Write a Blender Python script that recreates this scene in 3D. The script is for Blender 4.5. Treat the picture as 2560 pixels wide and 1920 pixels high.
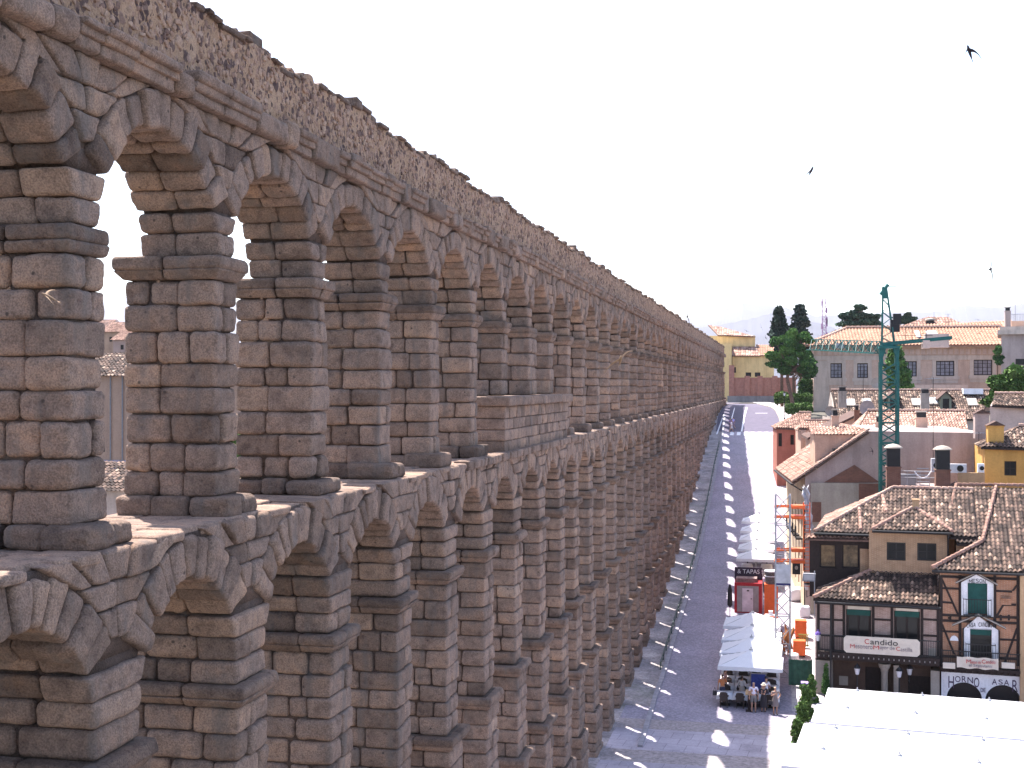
import bpy, math, random
import numpy as np
from mathutils import Vector, Matrix

for o in list(bpy.data.objects): bpy.data.objects.remove(o)
SC = bpy.context.scene
COL = SC.collection
RAD = math.radians

# ------------------------------------------------------------------ camera, world, sun, exposure
F_PX, TH, CAMZ = 3150.0, math.atan(680/3150.0), 20.0
cam_d = bpy.data.cameras.new('camera'); cam = bpy.data.objects.new('camera', cam_d); COL.objects.link(cam)
cam.location = (0, 0, CAMZ); cam.rotation_euler = (RAD(90), 0, TH)
cam_d.sensor_width = 36; cam_d.lens = F_PX/2560*36; cam_d.shift_y = 4/2560
cam_d.clip_start = .5; cam_d.clip_end = 30000
SC.camera = cam
SUN_V = Vector((-.365, .40, 1.0)).normalized()          # towards the sun
w = bpy.data.worlds.new('World'); SC.world = w; w.use_nodes = True
nt = w.node_tree; sky = nt.nodes.new('ShaderNodeTexSky'); sky.sky_type = 'NISHITA'; sky.sun_disc = False
sky.sun_elevation = math.asin(SUN_V.z); sky.sun_rotation = math.atan2(SUN_V.x, SUN_V.y)
sky.dust_density = 3.5; sky.air_density = 1.0; sky.ozone_density = .6; sky.altitude = 1000
nt.links.new(sky.outputs[0], nt.nodes['Background'].inputs[0]); nt.nodes['Background'].inputs[1].default_value = .14
sd = bpy.data.lights.new('sun', 'SUN'); so = bpy.data.objects.new('sun', sd); COL.objects.link(so)
sd.energy = 4.8; sd.angle = RAD(.5); sd.color = (1, .95, .88)
so.rotation_euler = SUN_V.to_track_quat('Z', 'Y').to_euler(); so.location = (-60, 80, 150)
SC.view_settings.view_transform = 'Standard'; SC.view_settings.look = 'None'
SC.view_settings.exposure = 1.65; SC.view_settings.gamma = 1.0
SC.render.engine = 'CYCLES'

# ------------------------------------------------------------------ helpers
CT, ST = math.cos(TH), math.sin(TH)
def W(px, py, Y):
    """world point on the vertical plane y = Y seen at photo pixel (px, py)"""
    a, b = (px-1280)/F_PX, (964-py)/F_PX
    s = Y/(a*ST+CT)
    return Vector((s*(a*CT-ST), Y, CAMZ+s*b))
GY = [-400, 0, 40, 65, 75, 84, 92.5, 107, 120, 140, 156, 175, 195, 211, 240, 300, 420, 800, 30000]
GZ = [.6, .6, .6, .7, .8, 1.1, 1.8, 2.9, 4.4, 7.6, 10.3, 12.9, 15.2, 16.4, 16.8, 17.2, 17.0, 12., 12.]
def g(y): return float(np.interp(y, GY, GZ))
def G(px, py):
    """point of the ground seen at photo pixel (px, py)"""
    lo, hi = 20., 400.
    for _ in range(50):
        m = .5*(lo+hi); p = W(px, py, m)
        if p.z > g(m): lo = m
        else: hi = m
    p = W(px, py, lo); p.z = g(lo); return p
def tag(o, label=None, cat=None, group=None, kind=None):
    if label: o['label'] = label
    if cat: o['category'] = cat
    if group: o['group'] = group
    if kind: o['kind'] = kind
    return o
def empty(name, loc, label=None, cat=None, group=None, rz=0, kind=None):
    o = bpy.data.objects.new(name, None); COL.objects.link(o); o.location = loc; o.rotation_euler = (0, 0, rz)
    o.empty_display_size = .3
    bpy.context.view_layer.update()
    return tag(o, label, cat, group, kind)
def mesh_obj(name, V, Fc, mats, parent=None, smooth=False, tint=None, world=True, fmat=None):
    """V verts, Fc faces (list or (N,4) array); verts in world space unless world=False"""
    me = bpy.data.meshes.new(name)
    if isinstance(Fc, np.ndarray):
        V = np.asarray(V, dtype=np.float32); n = len(Fc)
        me.vertices.add(len(V)); me.vertices.foreach_set('co', V.ravel())
        me.loops.add(n*4); me.loops.foreach_set('vertex_index', Fc.ravel().astype(np.int32))
        me.polygons.add(n); me.polygons.foreach_set('loop_start', np.arange(0, n*4, 4, dtype=np.int32))
        me.polygons.foreach_set('loop_total', np.full(n, 4, dtype=np.int32))
        me.update(calc_edges=True)
    else:
        me.from_pydata([tuple(v) for v in V], [], Fc); me.update()
    if smooth: me.polygons.foreach_set('use_smooth', [True]*len(me.polygons))
    if tint is not None:
        a = me.color_attributes.new('tint', 'FLOAT_COLOR', 'POINT')
        t = np.asarray(tint, dtype=np.float32)
        if t.ndim == 1: t = np.stack([t, t, t, np.ones_like(t)], 1)
        a.data.foreach_set('color', t.ravel())
    if not isinstance(mats, (list, tuple)): mats = [mats]
    for m in mats: me.materials.append(m)
    if fmat is not None: me.polygons.foreach_set('material_index', fmat)
    o = bpy.data.objects.new(name, me); COL.objects.link(o)
    if parent is not None:
        o.parent = parent
        if world:
            bpy.context.view_layer.update()
            o.matrix_parent_inverse = parent.matrix_world.inverted()
    return o

class MB:
    """collects simple shapes into one mesh"""
    def __init__(s): s.v = []; s.f = []; s.m = []
    def add(s, vs, fs, m=0):
        b = len(s.v); s.v += [Vector(v) for v in vs]; s.f += [tuple(i+b for i in f) for f in fs]; s.m += [m]*len(fs); return s
    def box(s, x0, x1, y0, y1, z0, z1, m=0, M=None):
        vs = [Vector(p) for p in ((x0,y0,z0),(x1,y0,z0),(x1,y1,z0),(x0,y1,z0),(x0,y0,z1),(x1,y0,z1),(x1,y1,z1),(x0,y1,z1))]
        if M is not None: vs = [M @ v for v in vs]
        return s.add(vs, [(0,3,2,1),(4,5,6,7),(0,1,5,4),(1,2,6,5),(2,3,7,6),(3,0,4,7)], m)
    def bar(s, a, b, w_=.05, h=None, m=0, n=4, up=(0,0,1), w2=None):
        a, b = Vector(a), Vector(b); d = (b-a)
        if d.length < 1e-6: return s
        d.normalize(); u = Vector(up)
        if abs(d.dot(u)) > .95: u = Vector((0,1,0)) if abs(d.y) < .9 else Vector((1,0,0))
        r = d.cross(u).normalized(); u = r.cross(d).normalized(); h = h or w_; w2 = w2 or w_; vs = []
        for p, ww in ((a, w_), (b, w2)):
            k = ww/w_
            for i in range(n):
                t = 2*math.pi*(i+.5)/n
                c = 1/math.cos(math.pi/n) if n == 4 else 1
                vs.append(p+r*(math.cos(t)*ww*.5*c)+u*(math.sin(t)*h*k*.5*c))
        fs = [(i, (i+1) % n, n+(i+1) % n, n+i) for i in range(n)]+[tuple(range(n-1, -1, -1)), tuple(range(n, 2*n))]
        return s.add(vs, fs, m)
    def lathe(s, c, prof, n=12, m=0, axis=None):
        c = Vector(c); vs = []; k = len(prof)
        for (r, z) in prof:
            for i in range(n):
                t = 2*math.pi*i/n; vs.append(c+Vector((r*math.cos(t), r*math.sin(t), z)))
        fs = [(j*n+i, j*n+(i+1) % n, (j+1)*n+(i+1) % n, (j+1)*n+i) for j in range(k-1) for i in range(n)]
        fs += [tuple(range(n-1, -1, -1)), tuple(range((k-1)*n, k*n))]
        return s.add(vs, fs, m)
    def prism(s, poly, d, m=0):
        """planar polygon (list of points) extruded by vector d"""
        p = [Vector(q) for q in poly]; d = Vector(d); n = len(p)
        vs = p+[q+d for q in p]
        fs = [tuple(range(n)), tuple(range(2*n-1, n-1, -1))]+[(i, n+i, n+(i+1) % n, (i+1) % n) for i in range(n)]
        return s.add(vs, fs, m)
    def build(s, name, mats, parent=None, smooth=False, world=True, **k):
        o = mesh_obj(name, s.v, s.f, mats, parent, smooth, world=world, fmat=s.m if len(set(s.m)) > 1 else None)
        return tag(o, **k)

# ------------------------------------------------------------------ materials
def new_mat(name, rough=.9):
    m = bpy.data.materials.new(name); m.use_nodes = True; b = m.node_tree.nodes['Principled BSDF']
    b.inputs['Roughness'].default_value = rough; b.inputs['Specular IOR Level'].default_value = .25
    return m, m.node_tree, b
def nd(t, typ, **k):
    n = t.nodes.new(typ)
    for a, v in k.items(): setattr(n, a, v)
    return n
def ramp(t, fac, stops):
    r = nd(t, 'ShaderNodeValToRGB'); e = r.color_ramp.elements
    while len(e) < len(stops): e.new(.5)
    for i, (p, c) in enumerate(stops): e[i].position = p; e[i].color = (*c, 1) if len(c) == 3 else c
    t.links.new(fac, r.inputs[0]); return r.outputs[0]
def noise(t, scale, detail=4, vec=None, rough=.6):
    n = nd(t, 'ShaderNodeTexNoise'); n.inputs['Scale'].default_value = scale; n.inputs['Detail'].default_value = detail
    n.inputs['Roughness'].default_value = rough
    if vec is not None: t.links.new(vec, n.inputs['Vector'])
    return n
def coords(t, scale=(1,1,1), rot=(0,0,0)):
    c = nd(t, 'ShaderNodeTexCoord'); m = nd(t, 'ShaderNodeMapping'); m.inputs['Scale'].default_value = scale
    m.inputs['Rotation'].default_value = rot
    gm = nd(t, 'ShaderNodeNewGeometry'); t.links.new(gm.outputs['Position'], m.inputs['Vector']); return m.outputs[0]
def mixc(t, fac, a, b, mode='MIX'):
    n = nd(t, 'ShaderNodeMix', data_type='RGBA', blend_type=mode)
    for i, v in ((0, fac), (6, a), (7, b)):
        if isinstance(v, (int, float)): n.inputs[i].default_value = v
        elif isinstance(v, tuple): n.inputs[i].default_value = (*v, 1) if len(v) == 3 else v
        else: t.links.new(v, n.inputs[i])
    return n.outputs[2]
def bump(t, b, h, strength, dist=.02):
    n = nd(t, 'ShaderNodeBump'); n.inputs['Strength'].default_value = strength; n.inputs['Distance'].default_value = dist
    t.links.new(h, n.inputs['Height']); t.links.new(n.outputs[0], b.inputs['Normal'])
def m_stone():
    m, t, b = new_mat('granite', .95)
    v = coords(t); tn = nd(t, 'ShaderNodeVertexColor', layer_name='tint')
    base = ramp(t, tn.outputs['Color'], [(0, (.10,.068,.055)), (.3, (.225,.155,.121)), (.55, (.295,.206,.164)), (.8, (.355,.238,.175)), (1, (.44,.32,.25))])
    n1 = noise(t, 1.6, 5, v); n2 = noise(t, 34, 3, v, .7); n3 = noise(t, 5, 5, v)
    c = mixc(t, .85, base, ramp(t, n1.outputs['Fac'], [(.3, (.62,.60,.60)), (.5, (.98,.98,.98)), (.7, (1.22,1.12,1.02))]), 'MULTIPLY')
    c = mixc(t, .8, c, ramp(t, n3.outputs['Fac'], [(.32, (.62,.60,.62)), (.48, (1,1,1)), (.7, (1.15,1.12,1.1))]), 'MULTIPLY')
    c = mixc(t, .75, c, ramp(t, n2.outputs['Fac'], [(.36, (.55,.54,.56)), (.5, (1,1,1)), (.64, (1.4,1.38,1.36))]), 'MULTIPLY')
    # lichen streaks running down the faces
    n4 = noise(t, 1, 4, coords(t, (2.2,2.2,.35)))
    c = mixc(t, ramp(t, n4.outputs['Fac'], [(.54, (0,0,0)), (.68, (.55,.55,.55))]), c, (.15,.13,.12))
    # holes for the lifting tongs
    vo = nd(t, 'ShaderNodeTexVoronoi'); vo.inputs['Scale'].default_value = 2.1; t.links.new(v, vo.inputs['Vector'])
    c = mixc(t, ramp(t, vo.outputs['Distance'], [(.045, (.8,.8,.8)), (.085, (0,0,0))]), c, (.06,.045,.04))
    t.links.new(c, b.inputs['Base Color'])
    h = nd(t, 'ShaderNodeMath', operation='ADD'); t.links.new(n2.outputs['Fac'], h.inputs[0])
    h2 = nd(t, 'ShaderNodeMath', operation='MULTIPLY'); t.links.new(n3.outputs['Fac'], h2.inputs[0]); h2.inputs[1].default_value = 2.5
    t.links.new(h2.outputs[0], h.inputs[1]); bump(t, b, h.outputs[0], .9, .035); return m
def m_rubble():
    m, t, b = new_mat('rubble_masonry', .98)
    v = coords(t, (1, 1, 1)); nz = noise(t, 4, 3, v)
    vv = mixc(t, .12, v, nz.outputs['Color'])
    cols = []; hs = []
    c = ramp(t, noise(t, 1.3, 6, v).outputs['Fac'], [(.3, (.26,.165,.11)), (.5, (.36,.23,.15)), (.7, (.43,.285,.195))])
    fine = noise(t, 28, 4, v, .75)
    c = mixc(t, .8, c, ramp(t, fine.outputs['Fac'], [(.36, (.55,.52,.52)), (.5, (1,1,1)), (.64, (1.3,1.28,1.25))]), 'MULTIPLY')
    for sc, thr, col in ((4.2, .30, 0), (8.5, .42, 1), (15, .46, 2)):
        ms = nd(t, 'ShaderNodeMapping'); ms.inputs['Scale'].default_value = (1, .8, .62); ms.inputs['Location'].default_value = (col*3.3, 1.7*col, 0)
        t.links.new(vv, ms.inputs['Vector'])
        vo = nd(t, 'ShaderNodeTexVoronoi'); vo.inputs['Scale'].default_value = sc; t.links.new(ms.outputs[0], vo.inputs['Vector'])
        sep = nd(t, 'ShaderNodeSeparateColor'); t.links.new(vo.outputs['Color'], sep.inputs[0])
        msk = ramp(t, vo.outputs['Distance'], [(thr-.04, (1,1,1)), (thr+.03, (0,0,0))])
        pick = ramp(t, sep.outputs[0], [(.40, (0,0,0)), (.46, (1,1,1))])
        mk = mixc(t, 1., msk, pick, 'MULTIPLY')
        sc_ = ramp(t, sep.outputs[1], [(0, (.075,.045,.042)), (.4, (.13,.082,.072)), (.7, (.27,.165,.125)), (1, (.44,.30,.23))])
        sc_ = mixc(t, .6, sc_, ramp(t, fine.outputs['Fac'], [(.35, (.6,.6,.6)), (.65, (1.3,1.3,1.3))]), 'MULTIPLY')
        c = mixc(t, mk, c, sc_); hs.append(mk)
    t.links.new(c, b.inputs['Base Color'])
    h = mixc(t, .5, hs[0], hs[1]); h = mixc(t, .45, h, fine.outputs['Color']); bump(t, b, h, 1., .05); return m
M = {}
M['stone'] = m_stone(); M['rubble'] = m_rubble()
def m_plain(name, col, rough=.8, metal=0, var=.15, scale=3., bmp=0., spec=.3, fine=True):
    m, t, b = new_mat(name, rough); v = coords(t); n = noise(t, scale, 5, v)
    lo = tuple(max(0, x*(1-var)) for x in col); hi = tuple(min(1, x*(1+var)) for x in col)
    c = ramp(t, n.outputs['Fac'], [(.3, lo), (.7, hi)])
    t.links.new(c, b.inputs['Base Color']); b.inputs['Metallic'].default_value = metal
    b.inputs['Specular IOR Level'].default_value = spec
    if bmp: bump(t, b, noise(t, scale*8, 4, v).outputs['Fac'], bmp, .02)
    return m
def m_plaster(name, col, stain=.35, scale=.8):
    m, t, b = new_mat(name, .95); v = coords(t); n = noise(t, scale, 6, v); n2 = noise(t, 9, 4, v); n3 = noise(t, 1, 4, coords(t, (1.5,1.5,.2)))
    c = ramp(t, n.outputs['Fac'], [(.3, tuple(x*(1-stain) for x in col)), (.5, col), (.75, tuple(min(1, x*1.1) for x in col))])
    c = mixc(t, .5, c, ramp(t, n2.outputs['Fac'], [(.35, (.82,.82,.82)), (.6, (1.06,1.06,1.06))]), 'MULTIPLY')
    c = mixc(t, .6, c, ramp(t, n3.outputs['Fac'], [(.35, (.72,.70,.70)), (.55, (1,1,1))]), 'MULTIPLY')
    t.links.new(c, b.inputs['Base Color']); bump(t, b, n2.outputs['Fac'], .3, .02); return m
def m_brick(name, c1, c2, mortar, sc=1., bw=.28, bh=.065, axis='x'):
    m, t, b = new_mat(name, .9); v = coords(t)
    s = nd(t, 'ShaderNodeSeparateXYZ'); t.links.new(v, s.inputs[0]); cb = nd(t, 'ShaderNodeCombineXYZ')
    ad = nd(t, 'ShaderNodeMath', operation='ADD'); t.links.new(s.outputs[0], ad.inputs[0]); t.links.new(s.outputs[1], ad.inputs[1])
    t.links.new(ad.outputs[0], cb.inputs[0]); t.links.new(s.outputs[2], cb.inputs[1])
    br = nd(t, 'ShaderNodeTexBrick'); t.links.new(cb.outputs[0], br.inputs['Vector'])
    br.inputs['Color1'].default_value = (*c1, 1); br.inputs['Color2'].default_value = (*c2, 1); br.inputs['Mortar'].default_value = (*mortar, 1)
    br.inputs['Scale'].default_value = sc; br.inputs['Brick Width'].default_value = bw; br.inputs['Row Height'].default_value = bh
    br.inputs['Mortar Size'].default_value = .012
    n = noise(t, 2.2, 5, v)
    c = mixc(t, .7, br.outputs['Color'], ramp(t, n.outputs['Fac'], [(.3, (.7,.68,.68)), (.6, (1.1,1.1,1.1))]), 'MULTIPLY')
    t.links.new(c, b.inputs['Base Color']); return m
def m_tiles(name, stops):
    m, t, b = new_mat(name, .9); tn = nd(t, 'ShaderNodeVertexColor', layer_name='tint'); v = coords(t)
    c = ramp(t, tn.outputs['Color'], stops)
    n = noise(t, 7, 5, v, .7)
    c = mixc(t, .8, c, ramp(t, n.outputs['Fac'], [(.33, (.55,.53,.5)), (.5, (1,1,1)), (.66, (1.3,1.28,1.22))]), 'MULTIPLY')
    n2 = noise(t, .5, 4, v)
    c = mixc(t, .6, c, ramp(t, n2.outputs['Fac'], [(.35, (.8,.78,.76)), (.6, (1.08,1.06,1.04))]), 'MULTIPLY')
    t.links.new(c, b.inputs['Base Color']); return m

# ------------------------------------------------------------------ rounded stone blocks (numpy)
def template(cs, mids):
    lab = [(-1, c) for c in cs]+[(0, mm) for mm in mids]+[(1, c) for c in reversed(cs)]
    n = len(lab); idx = {}; pts = []
    for i in range(n):
        for j in range(n):
            for k in range(n):
                if 0 < i < n-1 and 0 < j < n-1 and 0 < k < n-1: continue
                idx[i,j,k] = len(pts); pts.append((i,j,k))
    fs = []
    for a in range(n-1):
        for b in range(n-1):
            for e, fl in ((0, 0), (n-1, 1)):
                q = [(e,a,b),(e,a+1,b),(e,a+1,b+1),(e,a,b+1)]; fs.append([idx[p] for p in (q if fl else q[::-1])])
                q = [(a,e,b),(a,e,b+1),(a+1,e,b+1),(a+1,e,b)]; fs.append([idx[p] for p in (q if fl else q[::-1])])
                q = [(a,b,e),(a+1,b,e),(a+1,b+1,e),(a,b+1,e)]; fs.append([idx[p] for p in (q if fl else q[::-1])])
    return lab, np.array(pts), np.array(fs)
TPL = [template([0,.25,.6,1], [-.7,-.35,0,.35,.7]), template([0,.4,1], []), template([0,1], [])]
class Blocks:
    def __init__(s, lod, seed=0): s.c = []; s.t = []; s.r = []; s.p = []; s.lod = lod; s.rng = random.Random(seed)
    def hexa(s, c8, tint=None, r=.1, prof=None):
        """8 corners ordered (x-,y-,z-),(x-,y-,z+),(x-,y+,z-),(x-,y+,z+),(x+,...)"""
        R = s.rng; j = .016
        c = [[p[0]+R.uniform(-j,j)*1.2, p[1]+R.uniform(-j,j), p[2]+R.uniform(-j,j)*.5] for p in c8]
        s.c.append(c); s.t.append(R.betavariate(5,5) if tint is None else tint+R.uniform(-.12,.12)); s.r.append(r*R.uniform(.65,1.3)); s.p.append(prof or 0)
    def box(s, x0, x1, y0, y1, z0, z1, **k):
        s.hexa([(x,y,z) for x in (x0,x1) for y in (y0,y1) for z in (z0,z1)], **k)
    def arrays(s, amp=.022):
        amp = amp*.72; lab, pts, fs = TPL[s.lod]; C = np.array(s.c, dtype=np.float64); N = len(C)
        if N == 0: return None
        r = np.array(s.r)
        half = np.stack([np.linalg.norm(C[:,4]-C[:,0],axis=1), np.linalg.norm(C[:,2]-C[:,0],axis=1)*.5+np.linalg.norm(C[:,3]-C[:,1],axis=1)*.5, np.linalg.norm(C[:,1]-C[:,0],axis=1)], 1)/2
        half = np.maximum(half, .03); r = np.minimum(r, half.min(1)*.7)
        P = np.zeros((N, len(pts), 3))
        for ax in range(3):
            rho = r/half[:,ax]; vals = np.zeros((N, len(lab)))
            for i, (sg, c) in enumerate(lab): vals[:,i] = sg*(1-c*rho) if sg else c*(1-rho)
            P[:,:,ax] = vals[:, pts[:,ax]]
        m = P*half[:,None,:]; lim = half[:,None,:]-r[:,None,None]; q = np.clip(m, -lim, lim); d = m-q
        L = np.linalg.norm(d, axis=2, keepdims=True); d = d/np.maximum(L, 1e-9)*r[:,None,None]
        P = (q+d)/half[:,None,:]*(1-np.minimum(.007/half,.08))[:,None,:]; w_ = (P+1)/2; u = 1-w_
        out = np.zeros_like(P)
        for i in range(8):
            a = (w_ if i & 4 else u)[:,:,0:1]*(w_ if i & 2 else u)[:,:,1:2]*(w_ if i & 1 else u)[:,:,2:3]
            out += a*C[:,i][:,None,:]
        rng = np.random.RandomState(s.rng.randrange(1 << 30))
        cen = C.mean(1)[:,None,:]
        dirn = (out-cen)/np.maximum(np.linalg.norm(out-cen, axis=2, keepdims=True), 1e-6)
        ns = 0
        for k, fr in enumerate((5., 9., 17., 30., 48.) if s.lod == 0 else (5., 9., 17.)):
            kk = rng.normal(size=(N,3))*fr*.6; ph = rng.uniform(0,6.28,(N,1))
            ns = ns+np.sin(np.einsum('nvi,ni->nv', out, kk)+ph)/(1+k*.8)
        out += dirn*(ns*amp*np.minimum(1, half.min(1)/.2)[:,None])[:,:,None]
        # moulded profile: lateral growth with height
        pr = np.array(s.p, dtype=float)
        if pr.any():
            z = P[:,:,2]; gz = np.where(z > .35, 1., np.where(z > -.2, (z+.2)/.55*.55+.1, 0.1))
            sgx = P[:,:,0]; sgy = P[:,:,1]
            gx = gz*pr[:,None]
            out[:,:,0] += gx*np.sign(sgx)*(np.abs(sgx) > .55)*s.pm[0]
            out[:,:,1] += gx*np.sign(sgy)*(np.abs(sgy) > .55)*s.pm[1]
        n = len(pts)
        V = out.reshape(-1,3); Fq = (fs[None]+(np.arange(N)*n)[:,None,None]).reshape(-1,4)
        return V, Fq, np.repeat(np.clip(np.array(s.t), 0, 1), n)
    pm = (1, 0)
    def build(s, name, parent, extra=None, amp=.022, mat=None, **k):
        a = s.arrays(amp)
        if a is None: return None
        V, Fq, T = a
        if extra is not None:                                      # plain dark-jointed core boxes: list of 8-corner hexes
            for c8 in extra:
                b = len(V); V = np.vstack([V, np.array(c8)]); T = np.concatenate([T, np.full(8, .02)])
                Fq = np.vstack([Fq, np.array([(0,1,3,2),(4,6,7,5),(0,4,5,1),(2,3,7,6),(0,2,6,4),(1,5,7,3)])+b])
        return tag(mesh_obj(name, V, Fq, mat or M['stone'], parent, True, T), **k)
def hx(x0,x1,y0,y1,z0,z1): return [(x,y,z) for x in (x0,x1) for y in (y0,y1) for z in (z0,z1)]

# ------------------------------------------------------------------ the aqueduct
XF = -10.3                       # outer face of the upper arcade
P_, Y0 = 4.86, 17.30           # pitch, centre of pier 0 (first one fully in view)
K0, K1 = -2, 43
Z_LEDGE, Z_IMP, Z_COR, Z_CTOP, Z_TOP = 17.56, 22.42, 25.02, 25.50, 27.0
TH_U = 1.85                      # thickness upper
def splits(rng, a, b, target, jit=.25, nmin=1):
    n = max(nmin, int(round((b-a)/target+rng.uniform(-.45,.45)))); e = [a]
    for i in range(1, n): e.append(a+(b-a)*(i+rng.uniform(-jit,jit))/n)
    return e+[b]
def courses(rng, z0, z1, h):
    n = max(1, int(round((z1-z0)/h))); zs = [z0+(z1-z0)*i/n for i in range(n+1)]
    for i in range(1, n): zs[i] += rng.uniform(-.05,.05)*h*2
    return zs
def thu(k): return TH_U if k < 9 else 1.3          # far stretch thinned on its hidden side so sun patches reach the street
def led(k): return .46 if k < 9 else .3  # ledge also cut back on the far stretch to let the sun past
def lod_of(k): return 0 if k <= 3 else (1 if k <= 15 else 2)
def shaft(B, rng, x0, x1, y0, y1, z0, z1, h=.53, tx=.95):
    zs = courses(rng, z0, z1, h)
    for i in range(len(zs)-1):
        e = splits(rng, x0, x1, tx*rng.choice((.75,1,1.2)), .22, 2)
        for j in range(len(e)-1):
            sp = [y0, y1] if rng.random() < (.55 if y1-y0 < 1.25 else .22) else [y0, y0+(y1-y0)*rng.uniform(.35,.7), y1]
            o1 = rng.uniform(-.035,.035); o2 = rng.uniform(-.035,.035)
            for q in range(len(sp)-1):
                dx = rng.uniform(-.03,.04) if j == len(e)-2 else 0
                B.box(e[j], e[j+1]+dx, sp[q]+(o1 if q == 0 else 0), sp[q+1]+(o2 if q == len(sp)-2 else 0), zs[i], zs[i+1], r=.10)
def arcade(tier, k, root, gz=None):
    """arch between pier k and k+1 plus spandrel over pier k"""
    rng = random.Random(1000*tier+k+77); lod = lod_of(k)
    yc = Y0+P_*k; hp = P_/2
    if tier == 1: x0, x1, R, dR, zs, top = XF-min(1.6, thu(k)), XF, 2.11, .64, 22.24, Z_COR
    else: x0, x1, R, dR, zs, top = XF-2.15, XF+.06+led(k), 1.74, .76, 14.98, Z_LEDGE
    hs = 1.0 if tier == 1 else .80                        # height up to which both arches share level courses
    a0 = math.asin(min(.9, hs/R))
    B = Blocks(lod, rng.random())
    # voussoirs
    n = 11 if tier == 1 else 11
    ya = yc+hp
    angs = [a0+(math.pi-2*a0)*(i+(rng.uniform(-.18,.18) if 0 < i < n else 0))/n for i in range(n+1)]
    for i in range(n):
        ro = R+dR+rng.uniform(-.06,.07); ri = R+rng.uniform(-.03,.04)
        xe = splits(rng, x0, x1, .95, .2, 2)
        for j in range(len(xe)-1):
            xo = rng.uniform(-.02,.07) if j == len(xe)-2 else 0
            c = []
            for x in (xe[j], xe[j+1]+xo):
                for ang in (angs[i+1], angs[i]):
                    for rr in (ri, ro):
                        zz = min(zs+rr*math.sin(ang), top+.02)
                        c.append((x, ya+rr*math.cos(ang), zz))
            B.hexa(c, r=.10)
    B.build('upper_arch' if tier == 1 else 'lower_arch', root)
    # level courses and spandrel over the pier
    B = Blocks(lod, rng.random()); ex = []
    def half_in(z, rad, lim):
        h = z-zs
        if h <= 0: return hp-rad if lim is None else max(lim, hp-rad)
        return hp-math.sqrt(max(0, rad*rad-h*h))
    zz = courses(rng, Z_IMP if tier == 1 else 14.5, zs+hs, .44)
    for i in range(len(zz)-1):
        wa, wb = half_in(zz[i], R, None), half_in(zz[i+1], R, None)
        xe = splits(rng, x0, x1, .95, .2, 2); cut = rng.random() < .5
        for j in range(len(xe)-1):
            sp = [-1, rng.uniform(-.3,.3), 1] if cut else [-1, 1]
            for q in range(len(sp)-1):
                B.hexa([(x, yc+(wb if zt else wa)*s_, zz[i+1] if zt else zz[i]) for x in (xe[j], xe[j+1]) for s_ in (sp[q], sp[q+1]) for zt in (0,1)], r=.10)
    zz = courses(rng, zs+hs, top, .43)
    Ro = R+dR
    for i in range(len(zz)-1):
        wa, wb = half_in(zz[i], Ro, None), half_in(min(zz[i+1], zs+Ro-.02), Ro, None)
        if wb < (.2 if tier == 1 else .34): continue
        wa = max(wa, .16)
        nb = 1 if wb < .5 else (2 if wb < 1.15 else (3 if wb < 1.8 else 5))
        xe = [x0, (x0+x1)/2, x1]
        us = [-1+2*(q+(rng.uniform(-.15,.15) if 0 < q < nb else 0))/nb for q in range(nb+1)]
        for j in range(2):
            for q in range(nb):
                dx = rng.uniform(-.03,.05) if j == 1 else 0
                B.hexa([(x, yc+(wb if zt else wa)*us[q+s_], zz[i+1] if zt else zz[i]) for x in (xe[j], xe[j+1]+dx) for s_ in (0,1) for zt in (0,1)], r=.085)
    # mortar core behind the joints
    ng = 8; ii = .10
    for i in range(ng):
        za, zb = zs+(top-.06-zs)*i/ng, zs+(top-.06-zs)*(i+1)/ng
        def hw(z):
            h = z-zs; rr = R+.16
            return hp-math.sqrt(rr*rr-h*h) if h < rr else hp
        ex.append([(x, yc+s_*(hw(z)), z) for x in (x0+ii, x1-ii) for s_ in (-1,1) for z in (za, zb)])
    ex.append([(x, yc+s_*(hp-R-.1), z) for x in (x0+ii, x1-ii) for s_ in (-1,1) for z in ((Z_IMP if tier == 1 else 14.5)-.02, zs)])
    B.build('upper_spandrel' if tier == 1 else 'lower_spandrel', root, ex)

aq = empty('aqueduct', (XF-.9, Y0, g(Y0)), 'huge two-tiered ancient granite aqueduct of stacked arches running down the left side', 'aqueduct')
def impost(rng, lod, x0, x1, y0, y1, z0, z1, prj, name, parent):
    B = Blocks(lod, rng.random()); B.pm = (0, 0)
    # lower bed + overhanging slab with a scooped underside
    zm = z0+(z1-z0)*.42
    for (a, b, c, d, e) in ((z0, zm, .25, .6, .05), (zm, z1, .85, 1., .1)):
        pass
    e = splits(rng, x0, x1, 1.0, .2, 2)
    for j in range(len(e)-1):
        cut = [0, 1] if rng.random() < .5 else [0, rng.uniform(.4,.65), 1]
        for q in range(len(cut)-1):
            def px_(v, top): 
                f = prj if top else prj*.15
                if v == 0: return x0-f
                if v == len(e)-1: return x1+f*rng.uniform(.75,1.1)
                return e[v]
            def py_(u, top):
                f = prj if top else prj*.15
                return y0-f if u == 0 else (y1+f*rng.uniform(.8,1.1) if u == 1 else y0+(y1-y0)*u)
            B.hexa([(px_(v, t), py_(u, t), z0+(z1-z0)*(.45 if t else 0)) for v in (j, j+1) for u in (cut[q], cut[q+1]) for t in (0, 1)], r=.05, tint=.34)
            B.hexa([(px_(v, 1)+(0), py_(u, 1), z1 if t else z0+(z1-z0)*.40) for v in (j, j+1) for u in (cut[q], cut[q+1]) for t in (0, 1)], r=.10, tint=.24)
    return B.build(name, parent)
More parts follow.
